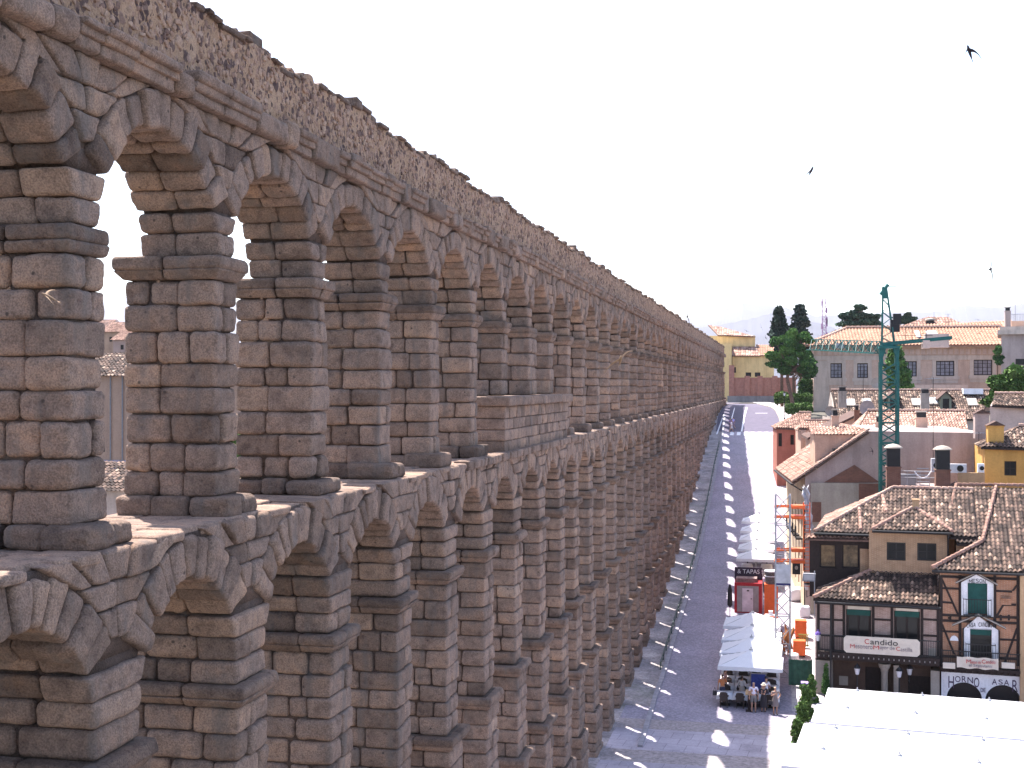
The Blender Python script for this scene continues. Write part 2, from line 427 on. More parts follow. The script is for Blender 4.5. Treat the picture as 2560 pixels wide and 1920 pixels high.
for k in range(K0, K1+1):
    rng = random.Random(k+501); lod = lod_of(k); yc = Y0+P_*k; gz = g(yc)-.3
    # upper pier
    ped = 6 <= k <= 8
    zb = 19.62 if ped else Z_LEDGE
    B = Blocks(lod, rng.random()); hw = .53 if k != 7 else .8
    ux1 = XF if k != 7 else XF+.12
    shaft(B, rng, XF-thu(k), ux1, yc-hw, yc+hw, zb+(0 if ped else .36), Z_IMP-.45)
    up = B.build('upper_pier', aq, [hx(XF-thu(k)+.12, ux1-.12, yc-hw+.12, yc+hw-.12, zb, Z_IMP)])
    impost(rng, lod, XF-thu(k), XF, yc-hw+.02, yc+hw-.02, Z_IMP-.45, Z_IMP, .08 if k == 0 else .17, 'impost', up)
    if not ped:
        B = Blocks(lod, rng.random())
        e = splits(rng, XF-thu(k)-.1, XF+.32 if k < 9 else XF+.2, .85, .2, 2)
        for j in range(len(e)-1):
            sp = [-1, 1] if rng.random() < .4 else [-1, rng.uniform(-.2,.4), 1]
            for q in range(len(sp)-1):
                dz = rng.uniform(-.05,.05)
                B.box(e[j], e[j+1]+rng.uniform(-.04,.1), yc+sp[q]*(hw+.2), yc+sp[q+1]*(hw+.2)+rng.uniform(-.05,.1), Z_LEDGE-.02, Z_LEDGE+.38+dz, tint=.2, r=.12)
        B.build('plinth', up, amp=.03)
    if k < K1: arcade(1, k, aq)
    # lower pier
    if Z_LEDGE-gz > 1.2:
        if k < K1: arcade(2, k, aq)
        segs = [(14.5, 9.6, 0.0), (9.6, 6.2, .13), (6.2, 3.0, .26), (3.0, -2, .42)]
        lp = None; lx0, lx1 = XF-2.15, XF+.09+led(k); lw = .68
        core = []; B = Blocks(max(lod, 1) if k > 2 else lod, rng.random()); caps = []
        for zt, zbm, off in segs:
            if zt <= gz+.3: break
            zl = max(zbm, gz)
            shaft(B, rng, lx0-off, lx1+off, yc-lw-off, yc+lw+off, zl, zt-(.42 if zt > 3.1 else 0), .50, .8)
            core.append(hx(lx0-off+.1, lx1+off-.1, yc-lw-off+.1, yc+lw+off-.1, zl, zt))
            if zt > 3.1: caps.append((zt, off))
        lp = B.build('lower_pier', aq, core)
        for zt, off in caps:
            impost(rng, max(lod, 1), lx0-off+.02, lx1+off-.02, yc-lw-off+.02, yc+lw+off-.02, zt-.42, zt, .2, 'string_course', lp)
# paving course on top of the lower arcade
def ledge_part(name, ya, yb, lod, seed):
    kk = 0 if seed < 7 else 20
    rng = random.Random(seed); B = Blocks(lod, seed); y = ya
    while y < yb:
        y2 = min(yb, y+rng.uniform(.5,1.1)); e = splits(rng, XF-2.1, XF+led(kk), .9, .2, 2)
        for j in range(len(e)-1):
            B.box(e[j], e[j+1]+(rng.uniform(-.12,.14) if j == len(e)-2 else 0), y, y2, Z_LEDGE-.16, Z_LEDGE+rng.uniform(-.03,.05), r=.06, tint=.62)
        y = y2
    B.build(name, aq)
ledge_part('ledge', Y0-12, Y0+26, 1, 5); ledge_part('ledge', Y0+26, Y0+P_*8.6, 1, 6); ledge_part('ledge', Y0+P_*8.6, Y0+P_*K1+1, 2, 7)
# moulded string of slabs along the ledge beside the pedestal
B = Blocks(1, 77); rng = random.Random(77); y = Y0+P_*4.35
while y < Y0+P_*9.3:
    y2 = y+rng.uniform(.35,.75); B.box(XF+.1, XF+.66+rng.uniform(-.05,.05), y, y2, Z_LEDGE-.24, Z_LEDGE+.06, r=.07, tint=.38); y = y2
B.build('moulded_ledge', aq)
# raised pedestal for the statue niche (piers 6-8)
B = Blocks(1, 9); rng = random.Random(9); ya, yb = Y0+P_*5.62, Y0+P_*8.42
zs_ = courses(rng, Z_LEDGE+.0, 19.25, .44); bx0, bx1 = XF-TH_U-.2, XF+.42
for i in range(len(zs_)-1):
    for (xa, xb) in ((bx0, (bx0+bx1)/2), ((bx0+bx1)/2, bx1)):
        e = splits(rng, ya, yb, .75, .2)
        for j in range(len(e)-1): B.box(xa, xb+rng.uniform(-.02,.02), e[j], e[j+1], zs_[i], zs_[i+1], r=.05)
pd = B.build('pedestal', aq, [hx(bx0+.08, bx1-.08, ya+.08, yb-.08, Z_LEDGE, 19.4)])
B = Blocks(1, 10); e = splits(rng, ya-.15, yb+.15, 1.3, .2)
for j in range(len(e)-1):
    B.box(bx0-.2, (bx0+bx1)/2, e[j], e[j+1], 19.25, 19.62, r=.08, tint=.4); B.box((bx0+bx1)/2, bx1+.22, e[j], e[j+1], 19.25, 19.62, r=.08, tint=.4)
B.build('cap_slab', pd)
# cornice: each block with a moulded outer face
for (ka, kb, lod) in ((K0, 5, 0), (5, 9, 1), (9, 16, 1), (16, K1, 2)):
    B = Blocks(lod, ka); rng = random.Random(ka+3); y, yb = Y0+P_*ka+(-.6 if ka == K0 else 0), Y0+P_*kb+(1.2 if kb == K1 else 0)
    while y < yb:
        y2 = min(yb, y+rng.choice((.5,.62,.75,1.05,1.4))*rng.uniform(.85,1.15)); o = rng.uniform(-.05,.05)
        if rng.random() < .55:
            B.box(XF-1, XF+.16+o, y, y2, Z_COR-.02, Z_COR+.20, r=.05, tint=.5)
            B.box(XF-1, XF+.24+o, y, y2, Z_COR+.17, Z_COR+.34, r=.045, tint=.55)
            B.box(XF-1, XF+.33+o, y, y2, Z_COR+.30, Z_CTOP+rng.uniform(-.08,.06), r=.08, tint=.45)
        else:
            B.box(XF-1, XF+.27+o, y, y2, Z_COR-.02, Z_CTOP+rng.uniform(-.1,.06), r=.13)
        B.box(XF-thu(ka)-.05, XF-1, y, y2, Z_COR, Z_CTOP, r=.08)
        y = y2
    B.build('cornice', aq, amp=.026)
# attic of rubble, ragged on top
def attic(name, ya, yb, step, seed, tt=TH_U):
    ny = int((yb-ya)/step)+1; prof = []
    nz = max(5, int(1.5/step)); ys = np.linspace(ya, yb, ny)
    top = Z_TOP-.12+.07*np.sin(ys*.7)+.06*np.sin(ys*1.9+1)+.05*np.sin(ys*5.3)
    xs_f, zs_f = [], []
    V = []; x_out, x_in = XF-.08, XF-tt+.1
    prof = [(x_out, i/nz) for i in range(nz+1)]+[(x_out+(x_in-x_out)*i/3, 1) for i in range(1, 4)]+[(x_in, 1-i/2) for i in range(1, 3)]
    rs = np.random.RandomState(seed); n = len(prof); A = np.zeros((ny, n, 3))
    for j, (x, f) in enumerate(prof):
        A[:,j,0] = x; A[:,j,1] = ys; A[:,j,2] = Z_CTOP-.15+(top-Z_CTOP+.15)*f
    dn = 0
    for fr in (4, 8, 13, 24, 40):
        ky, kz = rs.normal(size=2)*fr*.7; ky2, kz2 = rs.normal(size=2)*fr*.7
        dn = dn+np.sin(A[:,:,1]*ky+A[:,:,2]*kz+rs.uniform(0,6))*np.sin(A[:,:,1]*ky2+A[:,:,2]*kz2+rs.uniform(0,6))*.75/fr**.45
    A[:,:,0] += dn*.045; A[:,:,2] += dn*.05*(A[:,:,2] > Z_CTOP+.5)
    idx = np.arange(ny*n).reshape(ny, n)
    Fq = np.stack([idx[:-1,:-1], idx[1:,:-1], idx[1:,1:], idx[:-1,1:]], -1).reshape(-1,4)
    caps = []
    return mesh_obj(name, A.reshape(-1,3), Fq, M['rubble'], aq, True)
yE = Y0+P_*K1+1.0
def m_facing():
    m, t, b = new_mat('facing_stones', .95); tn = nd(t, 'ShaderNodeVertexColor', layer_name='tint'); v = coords(t)
    c = ramp(t, tn.outputs['Color'], [(0, (.13,.08,.068)), (.3, (.20,.125,.10)), (.5, (.29,.18,.135)), (.75, (.36,.23,.165)), (1, (.42,.285,.21))])
    n = noise(t, 26, 4, v, .7); c = mixc(t, .8, c, ramp(t, n.outputs['Fac'], [(.36, (.6,.58,.58)), (.5, (1,1,1)), (.64, (1.35,1.3,1.25))]), 'MULTIPLY')
    t.links.new(c, b.inputs['Base Color']); bump(t, b, n.outputs['Fac'], .8, .02); return m
M['facing'] = m_facing()
def facing(ya, yb, size, lod, seed):
    rng = random.Random(seed); B = Blocks(lod, seed); y = ya
    while y < yb:
        z = Z_CTOP-.05
        while z < Z_TOP-.2:
            if rng.random() < .80:
                a, h_ = size*rng.uniform(.35,1.05), size*rng.uniform(.3,.8); an = rng.uniform(-.7,.7) if rng.random() < .6 else rng.uniform(-1.5,1.5); cy, cz_ = y+rng.uniform(-.3,.3)*size, z+rng.uniform(-.3,.3)*size
                ca, sa = math.cos(an), math.sin(an); o = rng.uniform(-.08,-.04); tp = rng.uniform(.55,1)
                big = rng.random() < .1; a *= 1.5 if big else 1; h_ *= 1.4 if big else 1
                c8 = []
                for x in (XF-.2, XF+o):
                    for sy in (-1,1):
                        for sz in (-1,1): k_ = tp if sz > 0 else 1; c8.append((x, cy+ca*sy*a*.5*k_-sa*sz*h_*.5, min(cz_+sa*sy*a*.5*k_+ca*sz*h_*.5, Z_TOP-.12)))
                B.hexa(c8, r=min(a,h_)*.28, tint=rng.choice((.1,.3,.5,.6,.68,.75,.85,.95)))
            z += size*.62
        y += size*.74
    B.build('rubble_facing', aq, amp=.01, mat=M['facing'])
facing(Y0-8, Y0+24, .21, 1, 41); facing(Y0+24, Y0+62, .26, 2, 42)
attic('attic_wall', Y0-12, Y0+30, .06, 1); attic('attic_wall', Y0+30, Y0+P_*9, .1, 2); attic('attic_wall', Y0+P_*9, yE, .15, 3, 1.3)
b = MB(); b.box(XF-1.15, XF-.1, yE-.6, yE+.0, Z_CTOP-.2, Z_TOP-.2); b.build('attic_end', M['rubble'], aq)
for (ya, yb, lod) in ((Y0-12, Y0+30, 0), (Y0+30, yE, 2)):
    B = Blocks(lod, int(ya)+50); rng = random.Random(int(ya)+99); y = ya
    while y < yb:
        y2 = min(yb, y+rng.uniform(.25,.85)); zc = Z_TOP-.22+.07*math.sin(y*.7)+.06*math.sin(y*1.9+1)+rng.uniform(-.05,.05)
        if rng.random() < .93:
            hh = rng.uniform(.06,.14) if rng.random() < .85 else rng.uniform(.18,.3)
            B.box(XF-.75, XF+rng.uniform(-.07,.06), y, y2-rng.uniform(0,.03), zc, zc+hh, r=.06, tint=.2)
            B.box(XF-(TH_U if y < Y0+P_*9 else 1.3)+.1, XF-.75, y, y2, zc-.02, zc+rng.uniform(.08,.2), r=.06, tint=.2)
        y = y2
    B.build('coping', aq, amp=.03)

# ------------------------------------------------------------------ ground
def ground_sheet(name, pts_x, ys, dz, mat, kind='structure', parent=None, xf=None):
    V = []; n = len(pts_x)
    for y in ys:
        for x in pts_x:
            xx = xf(x, y) if xf else x
            V.append((xx, y, g(y)+dz))
    Fc = [(j*n+i, j*n+i+1, (j+1)*n+i+1, (j+1)*n+i) for j in range(len(ys)-1) for i in range(n-1)]
    return tag(mesh_obj(name, V, Fc, mat, parent), kind=kind)
# ------------------------------------------------------------------ frames for buildings and pixel look-up
def WZ(px, py, z):
    a, b = (px-1280)/F_PX, (964-py)/F_PX; s = (z-CAMZ)/b
    return Vector((s*(a*CT-ST), s*(a*ST+CT), z))
class Frame:
    """local axes u (right), v (back), z (up) with an origin on the ground"""
    def __init__(s, org, deg):
        s.o = Vector(org); s.a = RAD(deg); s.M = Matrix.Translation(s.o) @ Matrix.Rotation(s.a, 4, 'Z'); s.I = s.M.inverted()
        s.c = s.I @ Vector((0,0,CAMZ))
    def d(s, px, py):
        a, b = (px-1280)/F_PX, (964-py)/F_PX
        return (s.I.to_3x3() @ Vector((a*CT-ST, a*ST+CT, b)))
    def v(s, px, py, v=0):
        d = s.d(px, py); t = (v-s.c.y)/d.y; return s.c+d*t
    def u(s, px, py, u=0):
        d = s.d(px, py); t = (u-s.c.x)/d.x; return s.c+d*t
    def plane(s, px, py, ax, a0, z0, sl):
        """on z = z0 + sl*(axis-a0)"""
        d = s.d(px, py); i = 1 if ax == 'v' else 0
        t = (z0+sl*(s.c[i]-a0)-s.c.z)/(d.z-sl*d[i]); return s.c+d*t
    def root(s, name, **k):
        o = bpy.data.objects.new(name, None); COL.objects.link(o); o.matrix_world = s.M; o.empty_display_size = .5
        bpy.context.view_layer.update(); return tag(o, **k)

TILE_OLD = m_tiles('old_roof_tiles', [(0, (.025,.018,.017)), (.3, (.06,.042,.037)), (.5, (.12,.08,.066)), (.68, (.22,.145,.115)), (.85, (.36,.26,.205)), (1, (.52,.42,.33))])
TILE_PINK = m_tiles('pink_roof_tiles', [(0, (.10,.06,.05)), (.3, (.20,.115,.09)), (.6, (.34,.20,.16)), (1, (.52,.36,.29))])
TILE_NEW = m_tiles('new_roof_tiles', [(0, (.26,.13,.09)), (.5, (.38,.21,.145)), (1, (.48,.30,.22))])
def tiles(fr, poly, ax, a0, z0, sl, mat, parent, name='roof', tile=.26, course=.40, amp=.055, px=True, seed=0, sub=6, thick=.14, tb=0., spread=1.):
    """barrel-tiled roof slope: the pixel polygon is projected onto the sloping plane"""
    pts = [fr.plane(p[0], p[1], ax, a0, z0, sl) for p in poly] if px else [Vector(p) for p in poly]
    hi, di = (0, 1) if ax == 'v' else (1, 0)
    P2 = [(p[hi], p[di]) for p in pts]; h0, h1 = min(p[0] for p in P2), max(p[0] for p in P2)
    rs = np.random.RandomState(seed+int(abs(a0*37+z0*11))+len(poly)); V = []; Fc = []; T = []
    nh = max(2, int((h1-h0)/(tile/sub))+1); hs = np.linspace(h0, h1, nh); L = math.sqrt(1+sl*sl); cd = course/L
    up = 1 if sl > 0 else -1; cols = []
    nrm = Vector((0,0,1))
    tints = {}
    def interval(h):
        xs = []
        for i in range(len(P2)):
            (a, b), (c, d) = P2[i], P2[(i+1) % len(P2)]
            if (a <= h <= c) or (c <= h <= a):
                if abs(a-c) < 1e-9: xs += [b, d]
                else: xs.append(b+(d-b)*(h-a)/(c-a))
        return (min(xs), max(xs)) if xs else None
    iv = [interval(min(max(h, h0+1e-6), h1-1e-6)) for h in hs]
    dmin = min(i[0] for i in iv if i); dmax = max(i[1] for i in iv if i); nj = int((dmax-dmin)/cd)+1
    def zz(d): return z0+sl*(d-a0)
    for i in range(nh-1):
        ti = int(math.floor((hs[i]+hs[i+1])/2/tile+.5)); cover = 1
        for j in range(nj):
            lo, hi_ = dmin+j*cd, dmin+(j+1)*cd
            q = []
            ok = False
            for k in (i, i+1):
                if iv[k] is None: q = None; break
                a, b = max(lo, iv[k][0]), min(hi_, iv[k][1])
                if b > a+1e-4: ok = True
                else: b = a = min(max(lo, iv[k][0]), iv[k][1])
                q.append((hs[k], a, b))
            if not q or not ok: continue
            key = (ti, j)
            if key not in tints: tints[key] = (min(1, max(0, .5+tb+spread*rs.normal(0,.20))), rs.normal(0,.012))
            tt, jz = tints[key]; base = len(V)
            for (h, a, b) in q:
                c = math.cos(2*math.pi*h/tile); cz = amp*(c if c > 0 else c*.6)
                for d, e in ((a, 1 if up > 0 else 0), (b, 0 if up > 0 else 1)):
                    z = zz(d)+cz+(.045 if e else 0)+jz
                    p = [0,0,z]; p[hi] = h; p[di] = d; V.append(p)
                    T.append(tt*(1 if c > -.2 else .75))  # channels tinted darker, their shade put into the tile colour
            Fc.append((base, base+2, base+3, base+1) if (ax == 'v') else (base, base+1, base+3, base+2))
    b0 = len(V)
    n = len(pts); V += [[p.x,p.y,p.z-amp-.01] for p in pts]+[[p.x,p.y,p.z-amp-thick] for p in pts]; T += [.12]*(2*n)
    if sum((P2[i][0]*P2[(i+1)%n][1]-P2[(i+1)%n][0]*P2[i][1]) for i in range(n)) < 0: pass
    Fc = Fc+[tuple(range(b0, b0+n)), tuple(range(b0+2*n-1, b0+n-1, -1))]+[(b0+i, b0+(i+1) % n, b0+n+(i+1) % n, b0+n+i) for i in range(n)]
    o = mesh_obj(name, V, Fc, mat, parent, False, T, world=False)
    return o, pts
def caps(a, b, mat, parent, name='ridge_tiles', w_=.15, ln=.38, h=.13, tb=.62, seed=1):
    a, b = Vector(a), Vector(b); d = b-a; n = max(1, int(d.length/ln)); dn = d.normalized(); r = dn.cross(Vector((0,0,1))).normalized()
    B = Blocks(1, seed)
    for i in range(n):
        p, q = a+d*(i/n), a+d*((i+1.12)/n); c = []
        for (pt, ww, lift) in ((p, w_*1.1, .05), (q, w_*.85, .0)):
            for sgn in (-1, 1):
                for zt in (0, 1):
                    c.append(pt+r*sgn*ww*(1 if zt == 0 else .55)+Vector((0,0,(h if zt else -.08)+lift)))
        B.hexa(c, tint=tb, r=.07)
    V, Fq, T = B.arrays(.006)
    return mesh_obj(name, V, Fq, mat, parent, True, T, world=False)
def facade(mb, u0, u1, z0, z1, v, holes=(), rev=.22, m=0, mrev=None):
    """wall in the plane v with rectangular openings and reveals"""
    us = sorted(set([u0,u1]+[h[0] for h in holes]+[h[1] for h in holes])); zs = sorted(set([z0,z1]+[h[2] for h in holes]+[h[3] for h in holes]))
    for i in range(len(us)-1):
        for j in range(len(zs)-1):
            a, b = (us[i]+us[i+1])/2, (zs[j]+zs[j+1])/2
            if any(h[0] < a < h[1] and h[2] < b < h[3] for h in holes): continue
            mb.add([(us[i],v,zs[j]),(us[i+1],v,zs[j]),(us[i+1],v,zs[j+1]),(us[i],v,zs[j+1])], [(0,1,2,3)], m)
    for (a, b, c, d) in [h[:4] for h in holes]:
        w2 = v+rev
        mb.add([(a,v,c),(a,v,d),(a,w2,d),(a,w2,c)], [(0,1,2,3)], m); mb.add([(b,v,c),(b,w2,c),(b,w2,d),(b,v,d)], [(0,1,2,3)], m)
        mb.add([(a,v,c),(a,w2,c),(b,w2,c),(b,v,c)], [(0,1,2,3)], m); mb.add([(a,v,d),(b,v,d),(b,w2,d),(a,w2,d)], [(0,1,2,3)], m)
def shell(mb, u0, u1, z0, z1, v0, v1, m=0, top=False):
    """left, right and back walls that go with a facade at v0"""
    mb.add([(u0,v0,z0),(u0,v1,z0),(u0,v1,z1),(u0,v0,z1)], [(0,3,2,1)], m); mb.add([(u1,v0,z0),(u1,v1,z0),(u1,v1,z1),(u1,v0,z1)], [(0,1,2,3)], m)
    mb.add([(u0,v1,z0),(u1,v1,z0),(u1,v1,z1),(u0,v1,z1)], [(0,3,2,1)], m)
    if top: mb.add([(u0,v0,z1),(u1,v0,z1),(u1,v1,z1),(u0,v1,z1)], [(0,1,2,3)], m)
def window(parent, u0, u1, z0, z1, v, fm, gm, nu=2, nz=3, fw=.07, sill=None, rev=.18):
    b = MB(); w2 = v+rev
    b.box(u0,u0+fw,w2-.06,w2,z0,z1); b.box(u1-fw,u1,w2-.06,w2,z0,z1); b.box(u0+fw,u1-fw,w2-.06,w2,z0,z0+fw); b.box(u0+fw,u1-fw,w2-.06,w2,z1-fw,z1)
    for i in range(1, nu): x = u0+(u1-u0)*i/nu; b.box(x-fw*.4,x+fw*.4,w2-.055,w2-.005,z0+fw,z1-fw)
    for i in range(1, nz): z = z0+(z1-z0)*i/nz; b.box(u0+fw,u1-fw,w2-.05,w2-.01,z-fw*.22,z+fw*.22)
    f = b.build('window', fm, parent, world=False)
    g_ = MB(); g_.add([(u0,w2-.02,z0),(u1,w2-.02,z0),(u1,w2-.02,z1),(u0,w2-.02,z1)], [(0,1,2,3)]); g_.build('pane', gm, f, world=False)
    if sill is not None:
        s_ = MB(); s_.box(u0-.12,u1+.12,v-.12,v+.05,z0-.14,z0-.003); s_.build('sill', sill, f, world=False)
    return f
def text(body, size, mat, parent, loc, name='lettering', rot=(90,0,0), extrude=.012, sx=1., align='CENTER', shear=0):
    c = bpy.data.curves.new(name, 'FONT'); c.body = body; c.size = size; c.extrude = extrude; c.align_x = align; c.align_y = 'CENTER'; c.shear = shear
    o = bpy.data.objects.new(name+'_curve', c); COL.objects.link(o); bpy.context.view_layer.update()
    me = bpy.data.meshes.new_from_object(o.evaluated_get(bpy.context.evaluated_depsgraph_get())); bpy.data.objects.remove(o)
    me.materials.clear(); me.materials.append(mat)
    T = Matrix.Translation(Vector(loc)) @ Matrix.Rotation(RAD(rot[2]),4,'Z') @ Matrix.Rotation(RAD(rot[1]),4,'Y') @ Matrix.Rotation(RAD(rot[0]),4,'X') @ Matrix.Diagonal((sx,1,1,1))
    me.transform(T); o = bpy.data.objects.new(name, me); COL.objects.link(o); o.parent = parent; return o

def textfit(body, fr, px0, px1, py0, py1, v, mat, parent, name='lettering', extrude=.012):
    a = fr.v(px0,(py0+py1)/2,v); c = fr.v(px1,(py0+py1)/2,v); z0 = fr.v((px0+px1)/2,py1,v).z; z1 = fr.v((px0+px1)/2,py0,v).z
    o = text(body, 1., mat, parent, (0,0,0), name, extrude=extrude); xs = [q.co.x for q in o.data.vertices]; zs = [q.co.z for q in o.data.vertices]
    sx, sz = (c.x-a.x)/(max(xs)-min(xs)), (z1-z0)/(max(zs)-min(zs)); x0, zz0 = min(xs), min(zs)
    for q in o.data.vertices: q.co = ((q.co.x-x0)*sx+a.x, v+q.co.y, (q.co.z-zz0)*sz+z0)
    return o
WOOD = m_plain('dark_timber', (.026,.016,.015), .75, var=.3, scale=6)
IRON = m_plain('black_iron', (.014,.013,.016), .5, var=.2)
GREY_METAL = m_plain('grey_galvanised_steel', (.33,.33,.36), .5, .3, var=.15)
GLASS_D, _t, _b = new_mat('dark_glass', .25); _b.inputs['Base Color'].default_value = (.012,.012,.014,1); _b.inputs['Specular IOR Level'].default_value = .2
GLASS_C = m_plain('curtained_glass', (.20,.19,.23), .35, var=.45, scale=1.5, spec=.5)
GLASS_S = m_plain('skylight_glass', (.55,.57,.62), .12, var=.05, spec=.6)
BRK_PINK = m_brick('pale_pink_brick', (.38,.25,.215), (.30,.18,.155), (.44,.35,.31))
BRK_OR = m_brick('orange_brick', (.40,.175,.09), (.32,.135,.07), (.40,.27,.20))
BRK_RED = m_brick('red_brick', (.36,.13,.09), (.27,.10,.08), (.34,.22,.18))
BRK_BR = m_brick('brown_chimney_brick', (.22,.09,.06), (.15,.06,.045), (.2,.13,.1))
OCHRE = m_plaster('ochre_render', (.48,.31,.18), .15)
OCHRE_SH = m_brick('ochre_brick', (.37,.22,.125), (.32,.185,.105), (.46,.32,.22))
GREEN_SH = m_plain('dark_green_canvas', (.012,.07,.06), .8, var=.2)
WHITE_P = m_plaster('white_paint', (.78,.77,.80), .1)
CREAM = m_plain('cream_board', (.62,.54,.46), .8, var=.08)
RED_INK = m_plain('red_paint', (.45,.07,.07), .7); BLACK_INK = m_plain('black_paint', (.03,.025,.03), .7); VIOLET_INK = m_plain('violet_black_paint', (.05,.025,.07), .7); GREY_INK = m_plain('grey_paint', (.25,.2,.22), .7)
STONE_P = m_plaster('pale_stone', (.36,.31,.27), .25)
BROWN_P = m_plaster('brown_plaster', (.10,.062,.048), .3)
MAUVE = m_plaster('mauve_render', (.42,.325,.30), .28, .35)
BEIGE = m_plaster('beige_render', (.42,.375,.31), .12)
PEACH = m_plaster('peach_render', (.56,.38,.29), .12)
PINKW = m_plaster('pale_pink_render', (.58,.44,.38), .12)
YELLOW = m_plaster('yellow_render', (.70,.51,.25), .12)
ORANGE_P = m_plaster('orange_render', (.60,.33,.10), .06)
RED_P = m_plaster('red_render', (.40,.15,.11), .2)
LEAD = m_plain('lead_grey', (.20,.20,.22), .6)
CLOTH_W = m_plain('white_canvas', (.66,.645,.68), .9, var=.03)
ORANGE_M = m_plain('orange_machine_paint', (.72,.13,.03), .5, var=.12)
GREEN_M = m_plain('green_crane_paint', (.012,.105,.095), .5, var=.2)
RED_M = m_plain('dark_red_paint', (.36,.02,.03), .5)

# ------------------------------------------------------------------ ground, road, pavements
def m_ground():
    m, t, b = new_mat('street_setts', .92); v = coords(t)
    sp = nd(t, 'ShaderNodeSeparateXYZ'); t.links.new(v, sp.inputs[0])
    vo = nd(t, 'ShaderNodeTexVoronoi'); vo.inputs['Scale'].default_value = 6.5; t.links.new(v, vo.inputs['Vector'])
    c1 = ramp(t, vo.outputs['Color'], [(0, (.29,.26,.315)), (1, (.41,.37,.43))])
    c1 = mixc(t, .8, c1, ramp(t, vo.outputs['Distance'], [(.25, (1,1,1)), (.6, (.72,.7,.72))]), 'MULTIPLY')
    n1 = noise(t, .28, 5, v); c1 = mixc(t, .8, c1, ramp(t, n1.outputs['Fac'], [(.3, (.8,.82,.8)), (.65, (1.1,1.08,1.1))]), 'MULTIPLY')
    t.links.new(c1, b.inputs['Base Color']); bump(t, b, vo.outputs['Distance'], .5, .02); return m
def m_slab(name, col, bw=1.1, bh=1.1, mort=(.26,.23,.26), off=.5):
    m, t, b = new_mat(name, .9); v = coords(t, (1,1,1), (0,0,RAD(5.5)))
    br = nd(t, 'ShaderNodeTexBrick'); t.links.new(v, br.inputs['Vector']); br.offset = off
    for k_, c in (('Color1', col), ('Color2', tuple(x*.86 for x in col)), ('Mortar', mort)): br.inputs[k_].default_value = (*c, 1)
    br.inputs['Scale'].default_value = 1; br.inputs['Brick Width'].default_value = bw; br.inputs['Row Height'].default_value = bh; br.inputs['Mortar Size'].default_value = .018
    n = noise(t, .5, 6, v); n2 = noise(t, 7, 4, v)
    c = mixc(t, .8, br.outputs['Color'], ramp(t, n.outputs['Fac'], [(.32, (.72,.7,.72)), (.6, (1.08,1.06,1.08))]), 'MULTIPLY')
    c = mixc(t, .6, c, ramp(t, n2.outputs['Fac'], [(.35, (.8,.8,.8)), (.6, (1.05,1.05,1.05))]), 'MULTIPLY')
    t.links.new(c, b.inputs['Base Color']); return m
def m_gravel():
    m, t, b = new_mat('worn_earth_and_stone', .97); v = coords(t); n = noise(t, .9, 6, v); n2 = noise(t, 6, 5, v, .75); n3 = noise(t, .35, 5, v)
    c = ramp(t, n.outputs['Fac'], [(.3, (.20,.175,.18)), (.5, (.32,.28,.285)), (.7, (.44,.39,.385))])
    c = mixc(t, .85, c, ramp(t, n2.outputs['Fac'], [(.35, (.55,.55,.55)), (.5, (1,1,1)), (.65, (1.3,1.3,1.3))]), 'MULTIPLY')
    c = mixc(t, ramp(t, n3.outputs['Fac'], [(.53, (0,0,0)), (.66, (.28,.28,.28))]), c, (.09,.12,.05))
    t.links.new(c, b.inputs['Base Color']); bump(t, b, n2.outputs['Fac'], .7, .05); return m
ASPH = m_plain('asphalt', (.10,.085,.125), .9, var=.15, scale=1.2)
SETTS = m_ground(); GRAVEL = m_gravel(); SLAB = m_slab('plaza_slabs', (.44,.40,.45)); SLAB_R = m_slab('pavement_slabs', (.52,.48,.48), .8, .5)
COBBLE = m_plain('rough_cobble_band', (.32,.275,.28), .95, var=.35, scale=5, bmp=.5)
TOWN = m_plain('town_ground', (.11,.10,.085), .95, var=.2, scale=.05)
def knots(a, b, st=3.):
    return sorted(set([a, b]+[float(y) for y in np.arange(math.ceil(a/st)*st, b, st)]+[float(k_) for k_ in GY if a < k_ < b]))
ysg = sorted(set(GY+knots(60, 300)+[-400,-50,0,20,40,50,60]+[300,360,420,800,3000,9000,20000]))
ground_sheet('ground', [-12000,-200,-60,-14,-9,0,20,60,200,12000], ysg, -.01, TOWN)
KERB = [G(1600,1868), G(1639,1741), G(1715,1500), G(1768,1290), G(1803,1115), G(1812,1040)]
def kerb_x(y): return float(np.interp(y, [p.y for p in KERB], [p.x for p in KERB]))
def right_x(y): return float(np.interp(y, [60, 95, 130, 175, 205, 240], [1.7, 1.6, 1.0, .3, -1.2, -6]))
ys2 = knots(75.4, 232)
ground_sheet('rough_verge', [0,1], knots(30, 240), .004, GRAVEL, xf=lambda x, y: XF-6 if x == 0 else kerb_x(y))
ground_sheet('street', [0,.5,1], knots(75.4, 180.3), .008, SETTS, xf=lambda x, y: kerb_x(y)+(22-kerb_x(y))*x)
ground_sheet('road', [0,.5,1], knots(180.3, 232), .012, ASPH, xf=lambda x, y: kerb_x(y)-1+(right_x(y)-kerb_x(y)+1)*x)
ground_sheet('road_bend', [-30,-8], knots(222, 240), .006, ASPH)
